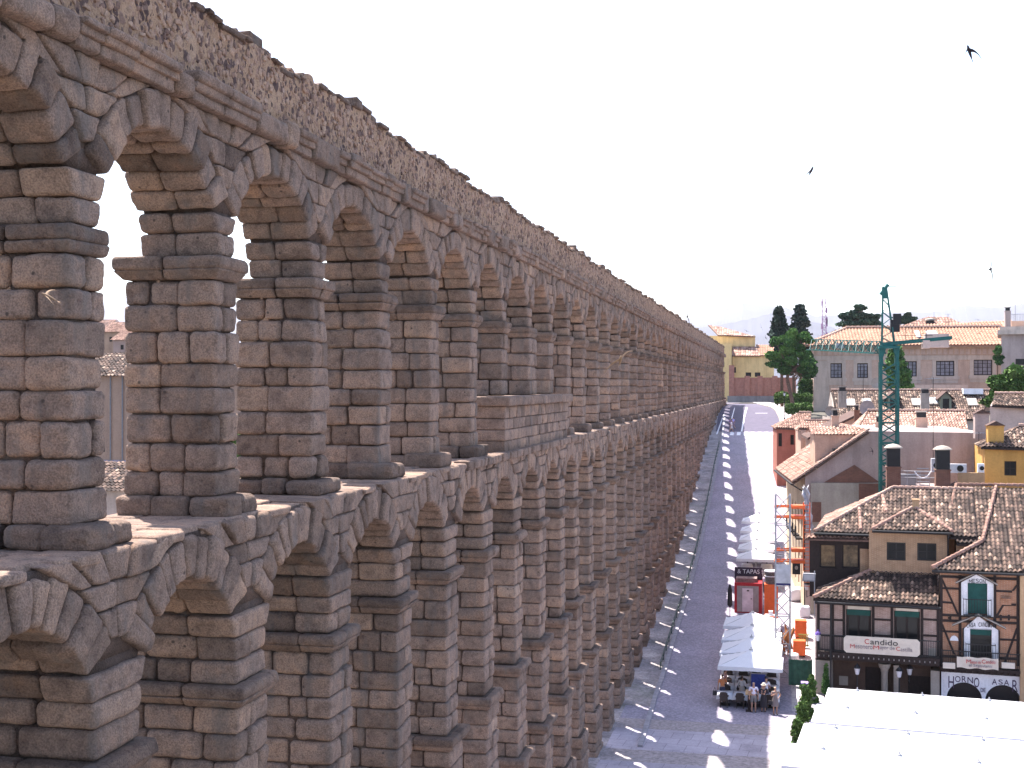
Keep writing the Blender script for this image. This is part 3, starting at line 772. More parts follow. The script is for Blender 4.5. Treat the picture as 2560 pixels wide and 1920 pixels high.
# plaza with bands of slabs and rough setts
bands = [(30,52.4,0),(52.4,54.2,1),(54.2,58.9,0),(58.9,61.0,1),(61.0,64.5,0),(64.5,66.6,1),(66.6,70.6,0),(70.6,72.6,1),(72.6,75.4,2)]
for a, b_, k_ in bands:
    ground_sheet('plaza_paving', [XF+1, -4, 30], knots(a, b_), .010, [SLAB, COBBLE, SETTS][k_], xf=lambda x, y: x)
def strip(name, pts, width, dz, mat, h=.0):
    """band or kerb following ground points"""
    V = []; n = len(pts)
    P = []
    for i in range(n-1):
        k_ = max(1, int((pts[i+1]-pts[i]).length/3))
        P += [pts[i].lerp(pts[i+1], j/k_) for j in range(k_)]
    P.append(pts[-1]); b = MB()
    for i in range(len(P)-1):
        a, c = P[i], P[i+1]; d = (c-a).normalized(); r = Vector((d.y,-d.x,0)).normalized()*width/2
        a = Vector((a.x,a.y,g(a.y)+dz)); c = Vector((c.x,c.y,g(c.y)+dz))
        if h: b.prism([a-r,a+r,a+r+Vector((0,0,h)),a-r+Vector((0,0,h))], c-a)
        else: b.add([a-r,a+r,c+r,c-r], [(0,1,2,3)])
    return b.build(name, mat, kind='structure')
strip('kerb', KERB, .28, -.05, m_plain('kerb_granite', (.30,.28,.31), .9, var=.2), .17)
RK = [G(1938,1068), G(1938,1010)]
strip('kerb', [Vector((right_x(y), y, 0)) for y in knots(180.3, 230)], .3, 0, STONE_P, .14)
ground_sheet('pavement', [0,1], knots(150, 240), .11, SLAB_R, xf=lambda x, y: right_x(y)+.15 if x == 0 else right_x(y)+3.2)
ground_sheet('pavement', [0,1], knots(76, 151), .018, SLAB_R, xf=lambda x, y: right_x(y)-1.2 if x == 0 else right_x(y)+1.5)
WL = m_plain('road_paint', (.75,.73,.77), .8, var=.05)
def mark(pxs, dz=.02):
    b = MB(); A, B_, C, D = [G(*p) for p in pxs]; n = max(1, int(abs(D.y-A.y)/2))
    for i in range(n):
        q = []
        for (s0, s1, t) in ((A,D,i/n),(B_,C,i/n),(B_,C,(i+1)/n),(A,D,(i+1)/n)):
            p = s0.lerp(s1, t); p.z = g(p.y)+dz; q.append(p)
        b.add(q, [(0,1,2,3)])
    return b.build('road_marking', WL, kind='structure')
for i in range(7): x = 1824.5+i*17; mark([(x,1088.5),(x+9.5,1088.5),(x+11,1080.5),(x+1.5,1080.5)])
mark([(1790,1086),(1794,1086),(1812,1035),(1810,1035)]); mark([(1828,1047),(1831,1047),(1838,1018),(1836.5,1018)]); mark([(1852,1079),(1856,1079),(1869,1018),(1865,1018)])
mark([(1888,1033.4),(1919,1033.4),(1919,1032.9),(1888,1032.9)])

# ------------------------------------------------------------------ mountains
def ridge(name, pts, dist, mat, extra=()):
    V = []; n = len(pts)
    for (px, py) in pts:
        p = W(px, py, dist); V.append(p)
    P = []
    for i in range(n-1):
        for j in range(12):
            q = V[i].lerp(V[i+1], j/12); q.z += dist*.0003*math.sin(i*5+j*.8); P.append(q)
    P.append(V[-1]); b = MB(); m_ = len(P)
    fv = [Vector((p.x, p.y, p.z)) for p in P]+[Vector((p.x*.8, p.y*.72, 5)) for p in P]+[Vector((p.x*1.1, p.y*1.15, 5)) for p in P]
    fs = [(i, i+1, m_+i+1, m_+i) for i in range(m_-1)]+[(i+1, i, 2*m_+i, 2*m_+i+1) for i in range(m_-1)]
    b.add(fv, fs); return b.build(name, mat, kind='structure')
MOUNT = m_plain('mountain_heath', (.06,.062,.085), .95, var=.3, scale=.002)
ridge('mountains', [(-600,800),(-200,760),(150,745),(300,742),(600,760),(1000,800),(1500,830),(1760,790),(1858,757),(1960,768),(2040,790),(2246,781),(2350,778),(2377,769),(2412,763),(2474,768),(2516,767),(2560,757),(2800,735),(3300,760)], 9000, MOUNT)
ridge('hills', [(1500,860),(1740,822),(1833,806),(1881,796),(1926,784),(2000,796),(2060,812),(2120,832),(2300,850),(2700,850)], 5200, MOUNT)

# ------------------------------------------------------------------ restaurant with the pink brick front
A1 = -5.5
F1 = Frame((W(2038,1742,80).x, 80, g(80)-.1), A1)
def fu(fr, px, v=0, py=1500): return fr.v(px, py, v).x
def fz(fr, px, py, v=0): return fr.v(px, py, v).z
def rect(fr, x0, y0, x1, y1, v=0):
    """pixel rectangle -> (u0,u1,z0,z1) on plane v"""
    xm = (x0+x1)/2; ym = (y0+y1)/2
    return (fr.v(x0,ym,v).x, fr.v(x1,ym,v).x, fr.v(xm,y1,v).z, fr.v(xm,y0,v).z)
R1 = F1.root('restaurant_building', label='restaurant with pale pink brick upper floor, wooden balcony and hipped tiled roof', cat='building')
uL, uR = 0., fu(F1, 2349); zB = fz(F1, 2190, 1655); zE = fz(F1, 2190, 1508)
w1 = rect(F1, 2115,1524,2178,1598); w2 = rect(F1, 2235,1528,2300,1606)
b = MB(); facade(b, uL, uR, zB, zE, 0, [w1, w2]); shell(b, uL, uR, 0, zE, 0, 7.5); b.build('upper_wall', BRK_PINK, R1, world=False)
for wr in (w1, w2):
    f = window(R1, *wr, 0, WOOD, GLASS_D, 2, 1, .16, rev=.2)
    b = MB(); b.box(wr[0]+.05,wr[1]-.05,-.05,.03,wr[3]-.34,wr[3]-.02); b.build('blind', GREEN_SH, f, world=False)
    b = MB(); b.box(wr[0]+.1,wr[1]-.1,-.03,.12,wr[3]+.01,wr[3]+.2); b.build('lintel', CREAM, f, world=False)
b = MB()
for px in (2046, 2082, 2110, 2183, 2230, 2305, 2345): u = fu(F1, px); b.box(u-.08,u+.08,-.05,.02,zB,zE)
for (xa, xb) in ((2046,2110),(2183,2230),(2305,2345)):
    for py in (1549, 1589): z = fz(F1, (xa+xb)/2, py); b.box(fu(F1,xa)+.08,fu(F1,xb)-.08,-.04,.02,z-.06,z+.06)
b.box(uL,uR,-.07,.02,zE-.22,zE); b.build('timber_frame', WOOD, R1, world=False)
# ground floor: back wall, pillars, door
b = MB(); d1 = rect(F1, 2163,1668,2205,1790,1.0); d2 = rect(F1, 2270,1690,2326,1790,1.0)
facade(b, uL, uR, 0, zB, 1.0, [(d1[0],d1[1],0,d1[3]), (d2[0],d2[1],0,d2[3])], .3); b.build('ground_floor_wall', BROWN_P, R1, world=False)
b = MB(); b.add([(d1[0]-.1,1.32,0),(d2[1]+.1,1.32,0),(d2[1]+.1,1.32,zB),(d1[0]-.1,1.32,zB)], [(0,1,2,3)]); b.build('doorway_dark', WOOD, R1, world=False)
b = MB(); b.box(uL,fu(F1,2080),0,1,0,zB-.1); b.build('corner_pier', STONE_P, R1, world=False); b = MB(); b.box(fu(F1,2327),uR,-.02,1,0,zB-.3); b.build('corner_pier', STONE_P, R1, world=False)
cx = fu(F1, 2211)
for cxx in (cx,):
    b = MB(); b.lathe((cxx,.25,0), [(.3,0),(.3,.2),(.2,.3),(.19,zB-.65),(.22,zB-.6),(.22,zB-.5),(.36,zB-.25),(.36,zB-.1)], 14); b.build('column', STONE_P, R1, world=False, smooth=False)
b = MB(); b.box(fu(F1,2234),fu(F1,2248),.1,.9,0,zB-.15); b.build('pilaster', STONE_P, R1, world=False)
wg = rect(F1, 2098,1690,2120,1712,1.0); b = MB(); b.box(wg[0],wg[1],.9,1.0,wg[2],wg[3]); b.build('notice_panel', STONE_P, R1, world=False)
# balcony
bl, br_ = fu(F1,2046,-.8), fu(F1,2350,-.8); zbal = fz(F1,2190,1637,-.8)
b = MB(); b.box(bl,br_,-.85,0,zbal-.18,zbal); b.box(bl,br_,-.6,0,zbal-.5,zbal-.18)
for i in range(24): u = bl+(br_-bl)*(i+.5)/24; b.box(u-.09,u+.09,-.80,0,zbal-.36,zbal-.16)
bal = b.build('balcony', WOOD, R1, world=False)
b = MB()
for i in range(24): 
    u = bl+(br_-bl)*i/24; b.box(u-.01,u+.17*(.5+.5*random.Random(i).random()),-.605,-.58,zbal-.34,zbal-.20)
b.build('plaster_infill', WHITE_P, bal, world=False)
b = MB()
for i in range(70): u = bl+(br_-bl)*(i+.5)/70; b.box(u-.012,u+.012,-.82,-.796,zbal,zbal+1.0)
b.box(bl,br_,-.84,-.78,zbal+1.0,zbal+1.05); b.box(bl,br_,-.83,-.79,zbal+.08,zbal+.11)
for v_ in (-.6,-.4,-.2): b.box(bl-.01,bl+.02,v_-.012,v_+.012,zbal,zbal+1.0)
b.box(bl-.02,bl+.03,-.82,0,zbal+1.0,zbal+1.05); b.build('railing', IRON, bal, world=False)
s_ = rect(F1, 2109,1594,2300,1636,-.9); c = .16
b = MB(); z0_, z1_ = s_[2]-.02, s_[3]; b.prism([(s_[0]+c,-.9,z0_),(s_[1]-c,-.9,z0_),(s_[1],-.9,z0_+c),(s_[1],-.9,z1_-c),(s_[1]-c,-.9,z1_),(s_[0]+c,-.9,z1_),(s_[0],-.9,z1_-c),(s_[0],-.9,z0_+c)], (0,.05,0))
sg = b.build('signboard', CREAM, R1, world=False)
C7 = lambda x: 2000+.2532*x
D7 = lambda y: 1380+.2532*y
for body, x0, x1, y0, y1, mt in (('C',638,682,860,908,RED_INK),('andido',694,966,866,920,BLACK_INK),('M',495,540,910,948,RED_INK),('esonero',546,716,924,956,GREY_INK),('M',724,782,924,962,RED_INK),('ayor',790,872,936,974,GREY_INK),('de',886,936,932,968,GREY_INK),('C',950,986,936,976,RED_INK),('astilla',992,1110,944,984,GREY_INK)):
    textfit(body, F1, C7(x0), C7(x1), D7(y0), D7(y1), -.915, mt, sg)
pq = rect(F1, 2321,1621,2340,1641,-.03); b = MB(); b.box(pq[0],pq[1],-.05,0,pq[2],pq[3]); b.build('wall_plaque', STONE_P, R1, world=False)
b = MB(); up = fu(F1,2079,-.12); b.bar((up,-.9,0),(up,-.9,zE),.11,n=8); b.bar((bl-.2,-.98,zE+.05),(uR+.05,-.98,zE+.05),.14,n=8); b.build('drainpipe', IRON, R1, world=False)
# lower roof
zr = fz(F1, 2190, 1503, -.95); sl = .46
front = [(2033,1494),(2345,1513),(2349,1430),(2195,1417)]
o_, pp = tiles(F1, front, 'v', -.95, zr, sl, TILE_OLD, R1)
hipA = F1.plane(2033,1494,'v',-.95,zr,sl); hipB = F1.plane(2195,1417,'v',-.95,zr,sl)
slu = (hipB.z-hipA.z)/(hipB.x-hipA.x)
tiles(F1, [hipA, hipB, Vector((hipB.x,7.2,hipB.z)), Vector((hipA.x,7.8,hipA.z))], 'u', hipA.x, hipA.z, slu, TILE_OLD, R1, px=False, tb=.05)
caps(hipA, hipB, TILE_PINK, R1)
# upper storey: glazed gallery and ochre tower
vt = 2.0
zlow = zE-.2
tw = rect(F1, 2172,1325,2352,1425,vt); a_ = rect(F1, 2217,1356,2264,1401,vt); c_ = rect(F1, 2293,1358,2341,1402,vt)
b = MB(); uT0, uT1 = fu(F1,2187,vt,1380)-.35, fu(F1,2372,vt,1380); zT = fz(F1,2280,1329,vt)
facade(b, uT0, uT1, zlow, zT, vt, [a_, c_]); shell(b, uT0, uT1, zlow, zT, vt, 6.6); b.build('tower_wall', OCHRE_SH, R1, world=False)
for wr in (a_, c_): window(R1, *wr, vt, IRON, GLASS_D, 2, 2, .09)
ze = fz(F1, 2280, 1327, vt-.55); apex = F1.plane(2284,1268,'v',vt-.55,ze,.50)
cl, cr = F1.plane(2180,1325,'v',vt-.55,ze,.5), F1.plane(2382,1329,'v',vt-.55,ze,.5)
cl.z = cr.z = ze; dpt = (apex.y-cl.y)
bl_, br2 = Vector((cl.x,apex.y+dpt,ze)), Vector((cr.x,apex.y+dpt,ze))
tiles(F1, [cl,cr,apex], 'v', cl.y, ze, (apex.z-ze)/(apex.y-cl.y), TILE_OLD, R1, px=False, tb=.03)
tiles(F1, [bl_,cl,apex], 'u', cl.x, ze, (apex.z-ze)/(apex.x-cl.x), TILE_PINK, R1, px=False)
tiles(F1, [cr,br2,apex], 'u', cr.x, ze, (apex.z-ze)/(apex.x-cr.x), TILE_PINK, R1, px=False)
tiles(F1, [br2,bl_,apex], 'v', br2.y, ze, (apex.z-ze)/(apex.y-br2.y), TILE_OLD, R1, px=False)
caps(cl, apex, TILE_PINK, R1); caps(cr, apex, TILE_PINK, R1)
b = MB(); b.bar((cl.x,cl.y-.05,ze-.08),(cr.x,cl.y-.05,ze-.08),.14,n=8); b.bar((uT1-.05,vt-.1,ze-.1),(uT1-.05,vt-.1,zlow+1.6),.1,n=8); b.build('gutter', IRON, R1, world=False)
b = MB(); cc = F1.plane(2289,1268,'v',vt-.55,ze,.50); b.box(cc.x-.2,cc.x+.2,cc.y-.2,cc.y+.2,cc.z-.3,cc.z+.45); b.box(cc.x-.24,cc.x+.24,cc.y-.24,cc.y+.24,cc.z+.45,cc.z+.52); b.build('small_chimney', OCHRE, R1, world=False)
vg = 2.6; gl0, gl1 = fu(F1,2024,vg,1380), uT0
zg1 = fz(F1,2100,1352,vg); ga = rect(F1,2049,1361,2090,1420,vg); gb = rect(F1,2105,1361,2147,1421,vg)
b = MB(); facade(b, gl0, gl1, zlow, zg1, vg, [ga, gb], .3); shell(b, gl0, gl1, zlow, zg1, vg, 12.2); b.build('gallery_wall', WOOD, R1, world=False)
GOLD = m_plain('painted_lamplight_glass', (.16,.10,.05), .25, var=.7, scale=1.8, spec=.5)  # warm room light painted into the pane colour, no lamp behind
for wr in (ga, gb): window(R1, *wr, vg, WOOD, GOLD, 1, 1, .08, rev=.28)
b = MB(); b.box(fu(F1,2150,vg,1390), gl1+.02, vg-.04, vg, zlow, fz(F1,2160,1372,vg)); b.build('ochre_panel', OCHRE_SH, R1, world=False)
# small tile pentice over the gallery
zp = fz(F1,2100,1353,vg-.9)
tiles(F1, [(2012,1345),(2187,1349),(2187,1338),(2016,1334)], 'v', vg-.9, zp, .42, TILE_PINK, R1, name='pentice_roof', thick=.1)
b = MB(); zq = fz(F1,2100,1336,vg-.55); b.bar((fu(F1,2034,vg-.55),vg-.55,zq),(uT0,vg-.55,zq),.16,n=8); b.build('gutter', IRON, R1, world=False)
# big roof
z2 = fz(F1,2120,1332,vg-.5); S2 = .47
e0 = F1.plane(2036,1327,'v',vg-.5,z2,S2); pk = F1.plane(2232,1219,'v',vg-.5,z2,S2); rg = F1.plane(2372,1236,'v',vg-.5,z2,S2); e0.z = z2
rg = Vector((rg.x+1.5, pk.y, pk.z-.35)); pk2 = Vector((pk.x+.3, pk.y, pk.z))
tiles(F1, [e0, Vector((rg.x,e0.y,z2)), Vector((rg.x,pk.y,pk.z)), pk], 'v', e0.y, z2, (pk.z-z2)/(pk.y-e0.y), TILE_OLD, R1, px=False)
sU = (pk.z-z2)/(pk.x-e0.x); bk = Vector((e0.x, pk.y+(pk.y-e0.y), z2))
tiles(F1, [e0, pk, bk], 'u', e0.x, z2, sU, TILE_PINK, R1, px=False, tb=.1)
tiles(F1, [bk, Vector((rg.x,bk.y,z2)), Vector((rg.x,pk.y,pk.z)), pk], 'v', bk.y, z2, (pk.z-z2)/(pk.y-bk.y), TILE_OLD, R1, px=False)
caps(e0, pk, TILE_PINK, R1, tb=.8); caps(pk, Vector((rg.x,pk.y,pk.z)), TILE_PINK, R1, tb=.8)
q1, q2 = F1.plane(2152,1326,'v',e0.y,z2,S2), F1.plane(2148,1272,'v',e0.y,z2,S2); caps(q1, q2, TILE_PINK, R1, tb=.7)
q1, q2 = F1.plane(2216,1282,'v',e0.y,z2,S2), F1.plane(2206,1240,'v',e0.y,z2,S2); caps(q1, q2, TILE_PINK, R1, tb=.7)
b = MB(); shell(b, e0.x+.4, rg.x, zlow, z2, e0.y+1, bk.y-.5); b.build('rear_wall', OCHRE, R1, world=False)

# ------------------------------------------------------------------ timber framed house
F2 = Frame((F1.M @ Vector((fu(F1,2351), 0, 0))), A1)
R2 = F2.root('timber_framed_house', label='orange brick timber-framed house with two white gabled window bays and white arched ground floor', cat='building')
u0, u1 = 0., fu(F2, 2549); zA = fz(F2,2450,1672); zT2 = fz(F2,2450,1436)
wa = rect(F2,2419,1455,2468,1536); wb = rect(F2,2425,1570,2479,1648)
b = MB(); facade(b, u0, u1, zA, zT2, 0, [wa, wb], .35); shell(b, u0, u1+1.5, 0, zT2, 0, 9); b.build('upper_wall', BRK_OR, R2, world=False)
b = MB()
def tb_(x0, y0, x1, y1, w_=.15, v0=-.05): 
    p, q = F2.v(x0,y0,0), F2.v(x1,y1,0); b.bar((p.x,-.03,p.z),(q.x,-.03,q.z),.12,w_,up=(0,0,1) if abs(q.z-p.z) < abs(q.x-p.x) else (1,0,0)) if False else b.prism([(p.x-(.5*w_ if abs(q.z-p.z) > .3 else 0),v0,p.z-(.5*w_ if abs(q.z-p.z) <= .3 else 0)),(p.x+(.5*w_ if abs(q.z-p.z) > .3 else 0),v0,p.z+(.5*w_ if abs(q.z-p.z) <= .3 else 0)),(q.x+(.5*w_ if abs(q.z-p.z) > .3 else 0),v0,q.z+(.5*w_ if abs(q.z-p.z) <= .3 else 0)),(q.x-(.5*w_ if abs(q.z-p.z) > .3 else 0),v0,q.z-(.5*w_ if abs(q.z-p.z) <= .3 else 0))], (0,abs(v0)+.02,0))
for x in (2353, 2400, 2487, 2545): tb_(x,1438,x,1665,.17,-.06)
for y, sg_ in ((1441,1),(1537,1),(1551,1),(1640,1)): tb_(2355,y,2543,y+7,.15,-.05)
for (x0,y0,x1,y1) in ((2355,1448,2395,1536),(2355,1560,2386,1636),(2543,1462,2532,1477),(2540,1512,2508,1512),(2508,1512,2492,1540),(2543,1570,2512,1655)): tb_(x0,y0,x1,y1,.13,-.045)
for (x0,x1,y) in ((2355,2400,1470),(2355,2382,1505),(2487,2530,1477),(2357,2402,1578),(2490,2543,1598),(2370,2376,1544)): tb_(x0,y,x1,y+2,.12,-.045)
for x in (2376, 2502, 2522): tb_(x,1537,x,1551,.12,-.045)
b.build('timber_frame', WOOD, R2, world=False)
def bay(xl, xr, yt, yb, hole, gab, words, wx, closed):
    """white window surround with its own little gabled hood"""
    l, r, z0, z1 = rect(F2, xl, yt, xr, yb, -.12); b = MB(); h = hole
    b.box(l,h[0],-.14,0,z0,z1); b.box(h[1],r,-.14,0,z0,z1); b.box(h[0],h[1],-.14,0,h[3],z1)
    mid = (l+r)/2; (gx0,gy0),(gx1,gy1),(gx2,gy2) = gab
    pk_ = F2.v(gx1,gy1,-.3); pl = F2.v(gx0,gy0,-.3); pr = F2.v(gx2,gy2,-.3)
    for q_ in (pk_, pl, pr): q_.z += .09
    b.prism([(l,-.14,z1),(r,-.14,z1),(pk_.x,-.14,pk_.z-.1)], (0,.14,0)); wn = b.build('window_bay', WHITE_P, R2, world=False)
    b = MB()
    for e in (pl, pr):
        d = (pk_-e); b.prism([(e.x,-.42,e.z),(pk_.x,-.42,pk_.z),(pk_.x,-.42,pk_.z+.07),(e.x,-.42,e.z+.07)], (0,.28,0))
    b.build('gable_hood', STONE_P, wn, world=False)
    b = MB()
    for e in (pl, pr): b.prism([(e.x,-.38,e.z-.04),(pk_.x,-.38,pk_.z-.04),(pk_.x,-.38,pk_.z),(e.x,-.38,e.z)], (0,.2,0))
    b.box(l-.08,l,-.2,0,z0,z1); b.box(r,r+.08,-.2,0,z0,z1); b.build('hood_frame', WOOD, wn, world=False)
    n = len(words)
    for i, ch in enumerate(words):
        if ch == ' ': continue
        f = (i-(n-1)/2)/((n-1)/2); x = wx[0]+(wx[1]-wx[0])*(i+.06)/n; x2 = wx[0]+(wx[1]-wx[0])*(i+.88)/n; dy = 2.*f*f
        textfit(ch, F2, x, x2, wx[2]+dy, wx[3]+dy, -.16, BLACK_INK, wn, extrude=.01)
    b = MB()
    if closed: b.box(h[0],h[1],.0,.05,h[2]+.05,h[3])
    else: b.box(h[0],h[1],.0,.05,h[3]-.42,h[3])
    b.build('green_shutter', GREEN_SH, wn, world=False)
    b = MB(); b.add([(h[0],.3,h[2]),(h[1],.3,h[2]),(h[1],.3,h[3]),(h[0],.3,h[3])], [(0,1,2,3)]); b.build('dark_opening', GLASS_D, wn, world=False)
    b = MB(); x0, x1 = h[0]-.25, h[1]+.2; n = 11
    for i in range(n): u = x0+(x1-x0)*i/(n-1); b.box(u-.012,u+.012,-.5,-.476,h[2],h[2]+.95)
    b.box(x0,x1,-.51,-.46,h[2]+.93,h[2]+.97); b.box(x0,x1,-.5,-.15,h[2]-.06,h[2])
    for x in (x0, x1): b.box(x-.012,x+.012,-.5,-.15,h[2]+.93,h[2]+.97)
    b.build('railing', IRON, wn, world=False)
bay(2403,2484,1458,1540,wa,((2389,1462),(2441,1437),(2494,1467)),'MESON',(2422,2465,1447,1457),True)
bay(2410,2496,1574,1648,wb,((2380,1568),(2446,1541),(2515,1576)),'CASA CANDIDO',(2416,2488,1556,1567),False)
pl_ = rect(F2,2502,1482,2528,1512,-.06); b = MB(); b.box(pl_[0],pl_[1],-.08,0,pl_[2],pl_[3]-.2); b.lathe(((pl_[0]+pl_[1])/2,-.04,pl_[3]-.35), [(.3,0),(.3,.05)], 12); b.build('relief_plaque', BRK_OR, R2, world=False)
pl_ = rect(F2,2377,1588,2394,1606,-.06); b = MB(); m_u = (pl_[0]+pl_[1])/2; b.prism([(m_u+.24*math.cos(t),-.06,pl_[2]+.1+.3*math.sin(t)) for t in [math.pi*i/8 for i in range(9)]], (0,.08,0)); b.build('shell_ornament', WHITE_P, R2, world=False)
# long balcony with banner
zb2 = fz(F2,2450,1672,-.6); b = MB(); b.box(u0,u1,-.65,0,zb2-.14,zb2); b.box(u0,u1,-.2,0,zb2-.4,zb2-.14)
for i in range(13): u = u0+(u1-u0)*(i+.5)/13; b.box(u-.07,u+.07,-.6,-.02,zb2-.32,zb2-.14)
bal2 = b.build('balcony', WOOD, R2, world=False)
b = MB()
for i in range(44): u = u0+(u1-u0)*(i+.5)/44; b.box(u-.012,u+.012,-.64,-.615,zb2,zb2+.95)
b.box(u0,u1,-.66,-.6,zb2+.95,zb2+1.); b.build('railing', IRON, bal2, world=False)
bn = rect(F2,2392,1644,2496,1672,-.7); b = MB(); n = 16
for i in range(n):
    ua, ub = bn[0]+(bn[1]-bn[0])*i/n, bn[0]+(bn[1]-bn[0])*(i+1)/n; wv = lambda u: .03*math.sin(u*7)
    b.prism([(ua,-.72+wv(ua),bn[2]+wv(ua)),(ub,-.72+wv(ub),bn[2]+wv(ub)),(ub,-.72+wv(ub),bn[3]-wv(ub)),(ua,-.72+wv(ua),bn[3]-wv(ua))], (0,.03,0))
sg2 = b.build('banner', CREAM, R2, world=False); bu, bz = (bn[0]+bn[1])/2, (bn[2]+bn[3])/2
for body, x0, x1, y0, y1, mt in (('M',1642,1690,1062,1100,RED_INK),('eson de',1695,1785,1072,1104,RED_INK),('C',1795,1832,1064,1102,RED_INK),('andido',1836,1930,1070,1104,RED_INK),('el Segoviano',1668,1896,1110,1148,GREY_INK)):
    textfit(body, F2, C7(x0), C7(x1), D7(y0), D7(y1), -.79, mt, sg2)
for (x0,x1) in ((2357,2388),(2504,2537)):
    q = rect(F2,x0,1658,x1,1670,-.7); b = MB(); b.box(q[0],q[1],-.85,-.68,q[2],q[3]+.04); b.build('flower_box', CREAM, bal2, world=False)
# white arched ground floor
b = MB(); zc = zb2-.32; cxs = [F2.v(2411,1730,-.1).x, F2.v(2508,1735,-.1).x]; rad = 1.0; zs2 = fz(F2,2411,1706,-.1)-rad
Wp = []
u = u0+.05; uend = u1+1.4
edges = [u]+[x for c_ in cxs for x in (c_-rad, c_+rad)]+[uend]
for i in (0,2,4): b.add([(edges[i],-.1,0),(edges[i+1],-.1,0),(edges[i+1],-.1,zc),(edges[i],-.1,zc)], [(0,1,2,3)])
for c_ in cxs:
    for i in range(16):
        t0, t1 = math.pi*(1-i/16), math.pi*(1-(i+1)/16); p = (c_+rad*math.cos(t0), zs2+rad*math.sin(t0)); q = (c_+rad*math.cos(t1), zs2+rad*math.sin(t1))
        b.add([(p[0],-.1,p[1]),(q[0],-.1,q[1]),(q[0],-.1,zc),(p[0],-.1,zc)], [(0,1,2,3)]); b.add([(p[0],-.1,p[1]),(p[0],.5,p[1]),(q[0],.5,q[1]),(q[0],-.1,q[1])], [(0,1,2,3)])
    for sg_ in (-1,1): b.add([(c_+sg_*rad,-.1,0),(c_+sg_*rad,.5,0),(c_+sg_*rad,.5,zs2),(c_+sg_*rad,-.1,zs2)], [(0,1,2,3)])
gw = b.build('arcaded_wall', WHITE_P, R2, world=False)
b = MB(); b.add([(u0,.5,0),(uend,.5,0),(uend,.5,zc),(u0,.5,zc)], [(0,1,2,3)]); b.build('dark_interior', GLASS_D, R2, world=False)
for ch, x0, x1, y0, y1 in (('H',1466,1520,1226,1342),('O',1532,1584,1226,1284),('R',1598,1642,1226,1286),('N',1654,1708,1236,1296),('O',1718,1770,1242,1336),('D',1784,1807,1342,1384),('E',1813,1834,1342,1384),('A',1896,1946,1254,1310),('S',1960,2002,1260,1308),('A',2014,2066,1262,1318),('R',2096,2152,1266,1378)):
    textfit(ch, F2, C7(x0), C7(x1), D7(y0), D7(y1), -.118, VIOLET_INK, gw)
b = MB(); q = F2.v(2554,1500,-.3); b.box(u1,u1+2.6,-.35,6,0,zT2+.1); b.build('side_pilaster', OCHRE, R2, world=False)
# its roof
z3 = fz(F2,2450,1428,-.6); S3 = .5
pl3 = lambda x, y: F2.plane(x, y, 'v', -.6, z3, S3)
tiles(F2, [(2330,1424),(2552,1431),(2575,1300),(2575,1352),(2456,1357)][:2]+[(2620,1360),(2620,1219),(2490,1219),(2456,1357)], 'v', -.6, z3, S3, TILE_OLD, R2)
z3b = z3+.12
tiles(F2, [(2374,1281),(2392,1357),(2456,1357),(2491,1219),(2391,1216)], 'v', -.6, z3b, S3, TILE_OLD, R2)
pk3 = lambda x, y: pl3(x, y)+Vector((0,0,.1))
caps(pk3(2330,1424), pk3(2456,1357), TILE_PINK, R2, tb=.55); caps(pk3(2456,1357), pk3(2490,1221), TILE_PINK, R2, tb=.55)
caps(pk3(2391,1216), pk3(2374,1281), TILE_PINK, R2, tb=.4); caps(pk3(2391,1216), pk3(2610,1219), TILE_PINK, R2, tb=.4)
b = MB(); a3, b3_ = pl3(2456,1357), pl3(2385,1357); b.box(pl3(2374,1281).x+.3, pl3(2491,1219).x+3, a3.y+.3, a3.y+3.5, 4, a3.z-.25); b.build('dormer_wall', OCHRE_SH, R2, world=False)
b = MB(); q = pl3(2330,1424); b.bar((q.x,-.62,z3-.1),(u1+.2,-.62,z3-.1),.14,n=8); b.build('gutter', IRON, R2, world=False)
b = MB(); rp = pl3(2391,1216); b.add([(rp.x+.2,rp.y,4),(rp.x+9,rp.y,4),(rp.x+9,rp.y,rp.z),(rp.x+.2,rp.y,rp.z)], [(0,3,2,1)]); b.add([(rp.x+.2,rp.y,4),(rp.x+.2,3,4),(rp.x+.2,3,rp.z-2.6),(rp.x+.2,rp.y,rp.z-.15)], [(0,1,2,3)]); b.build('rear_wall', OCHRE, R2, world=False)
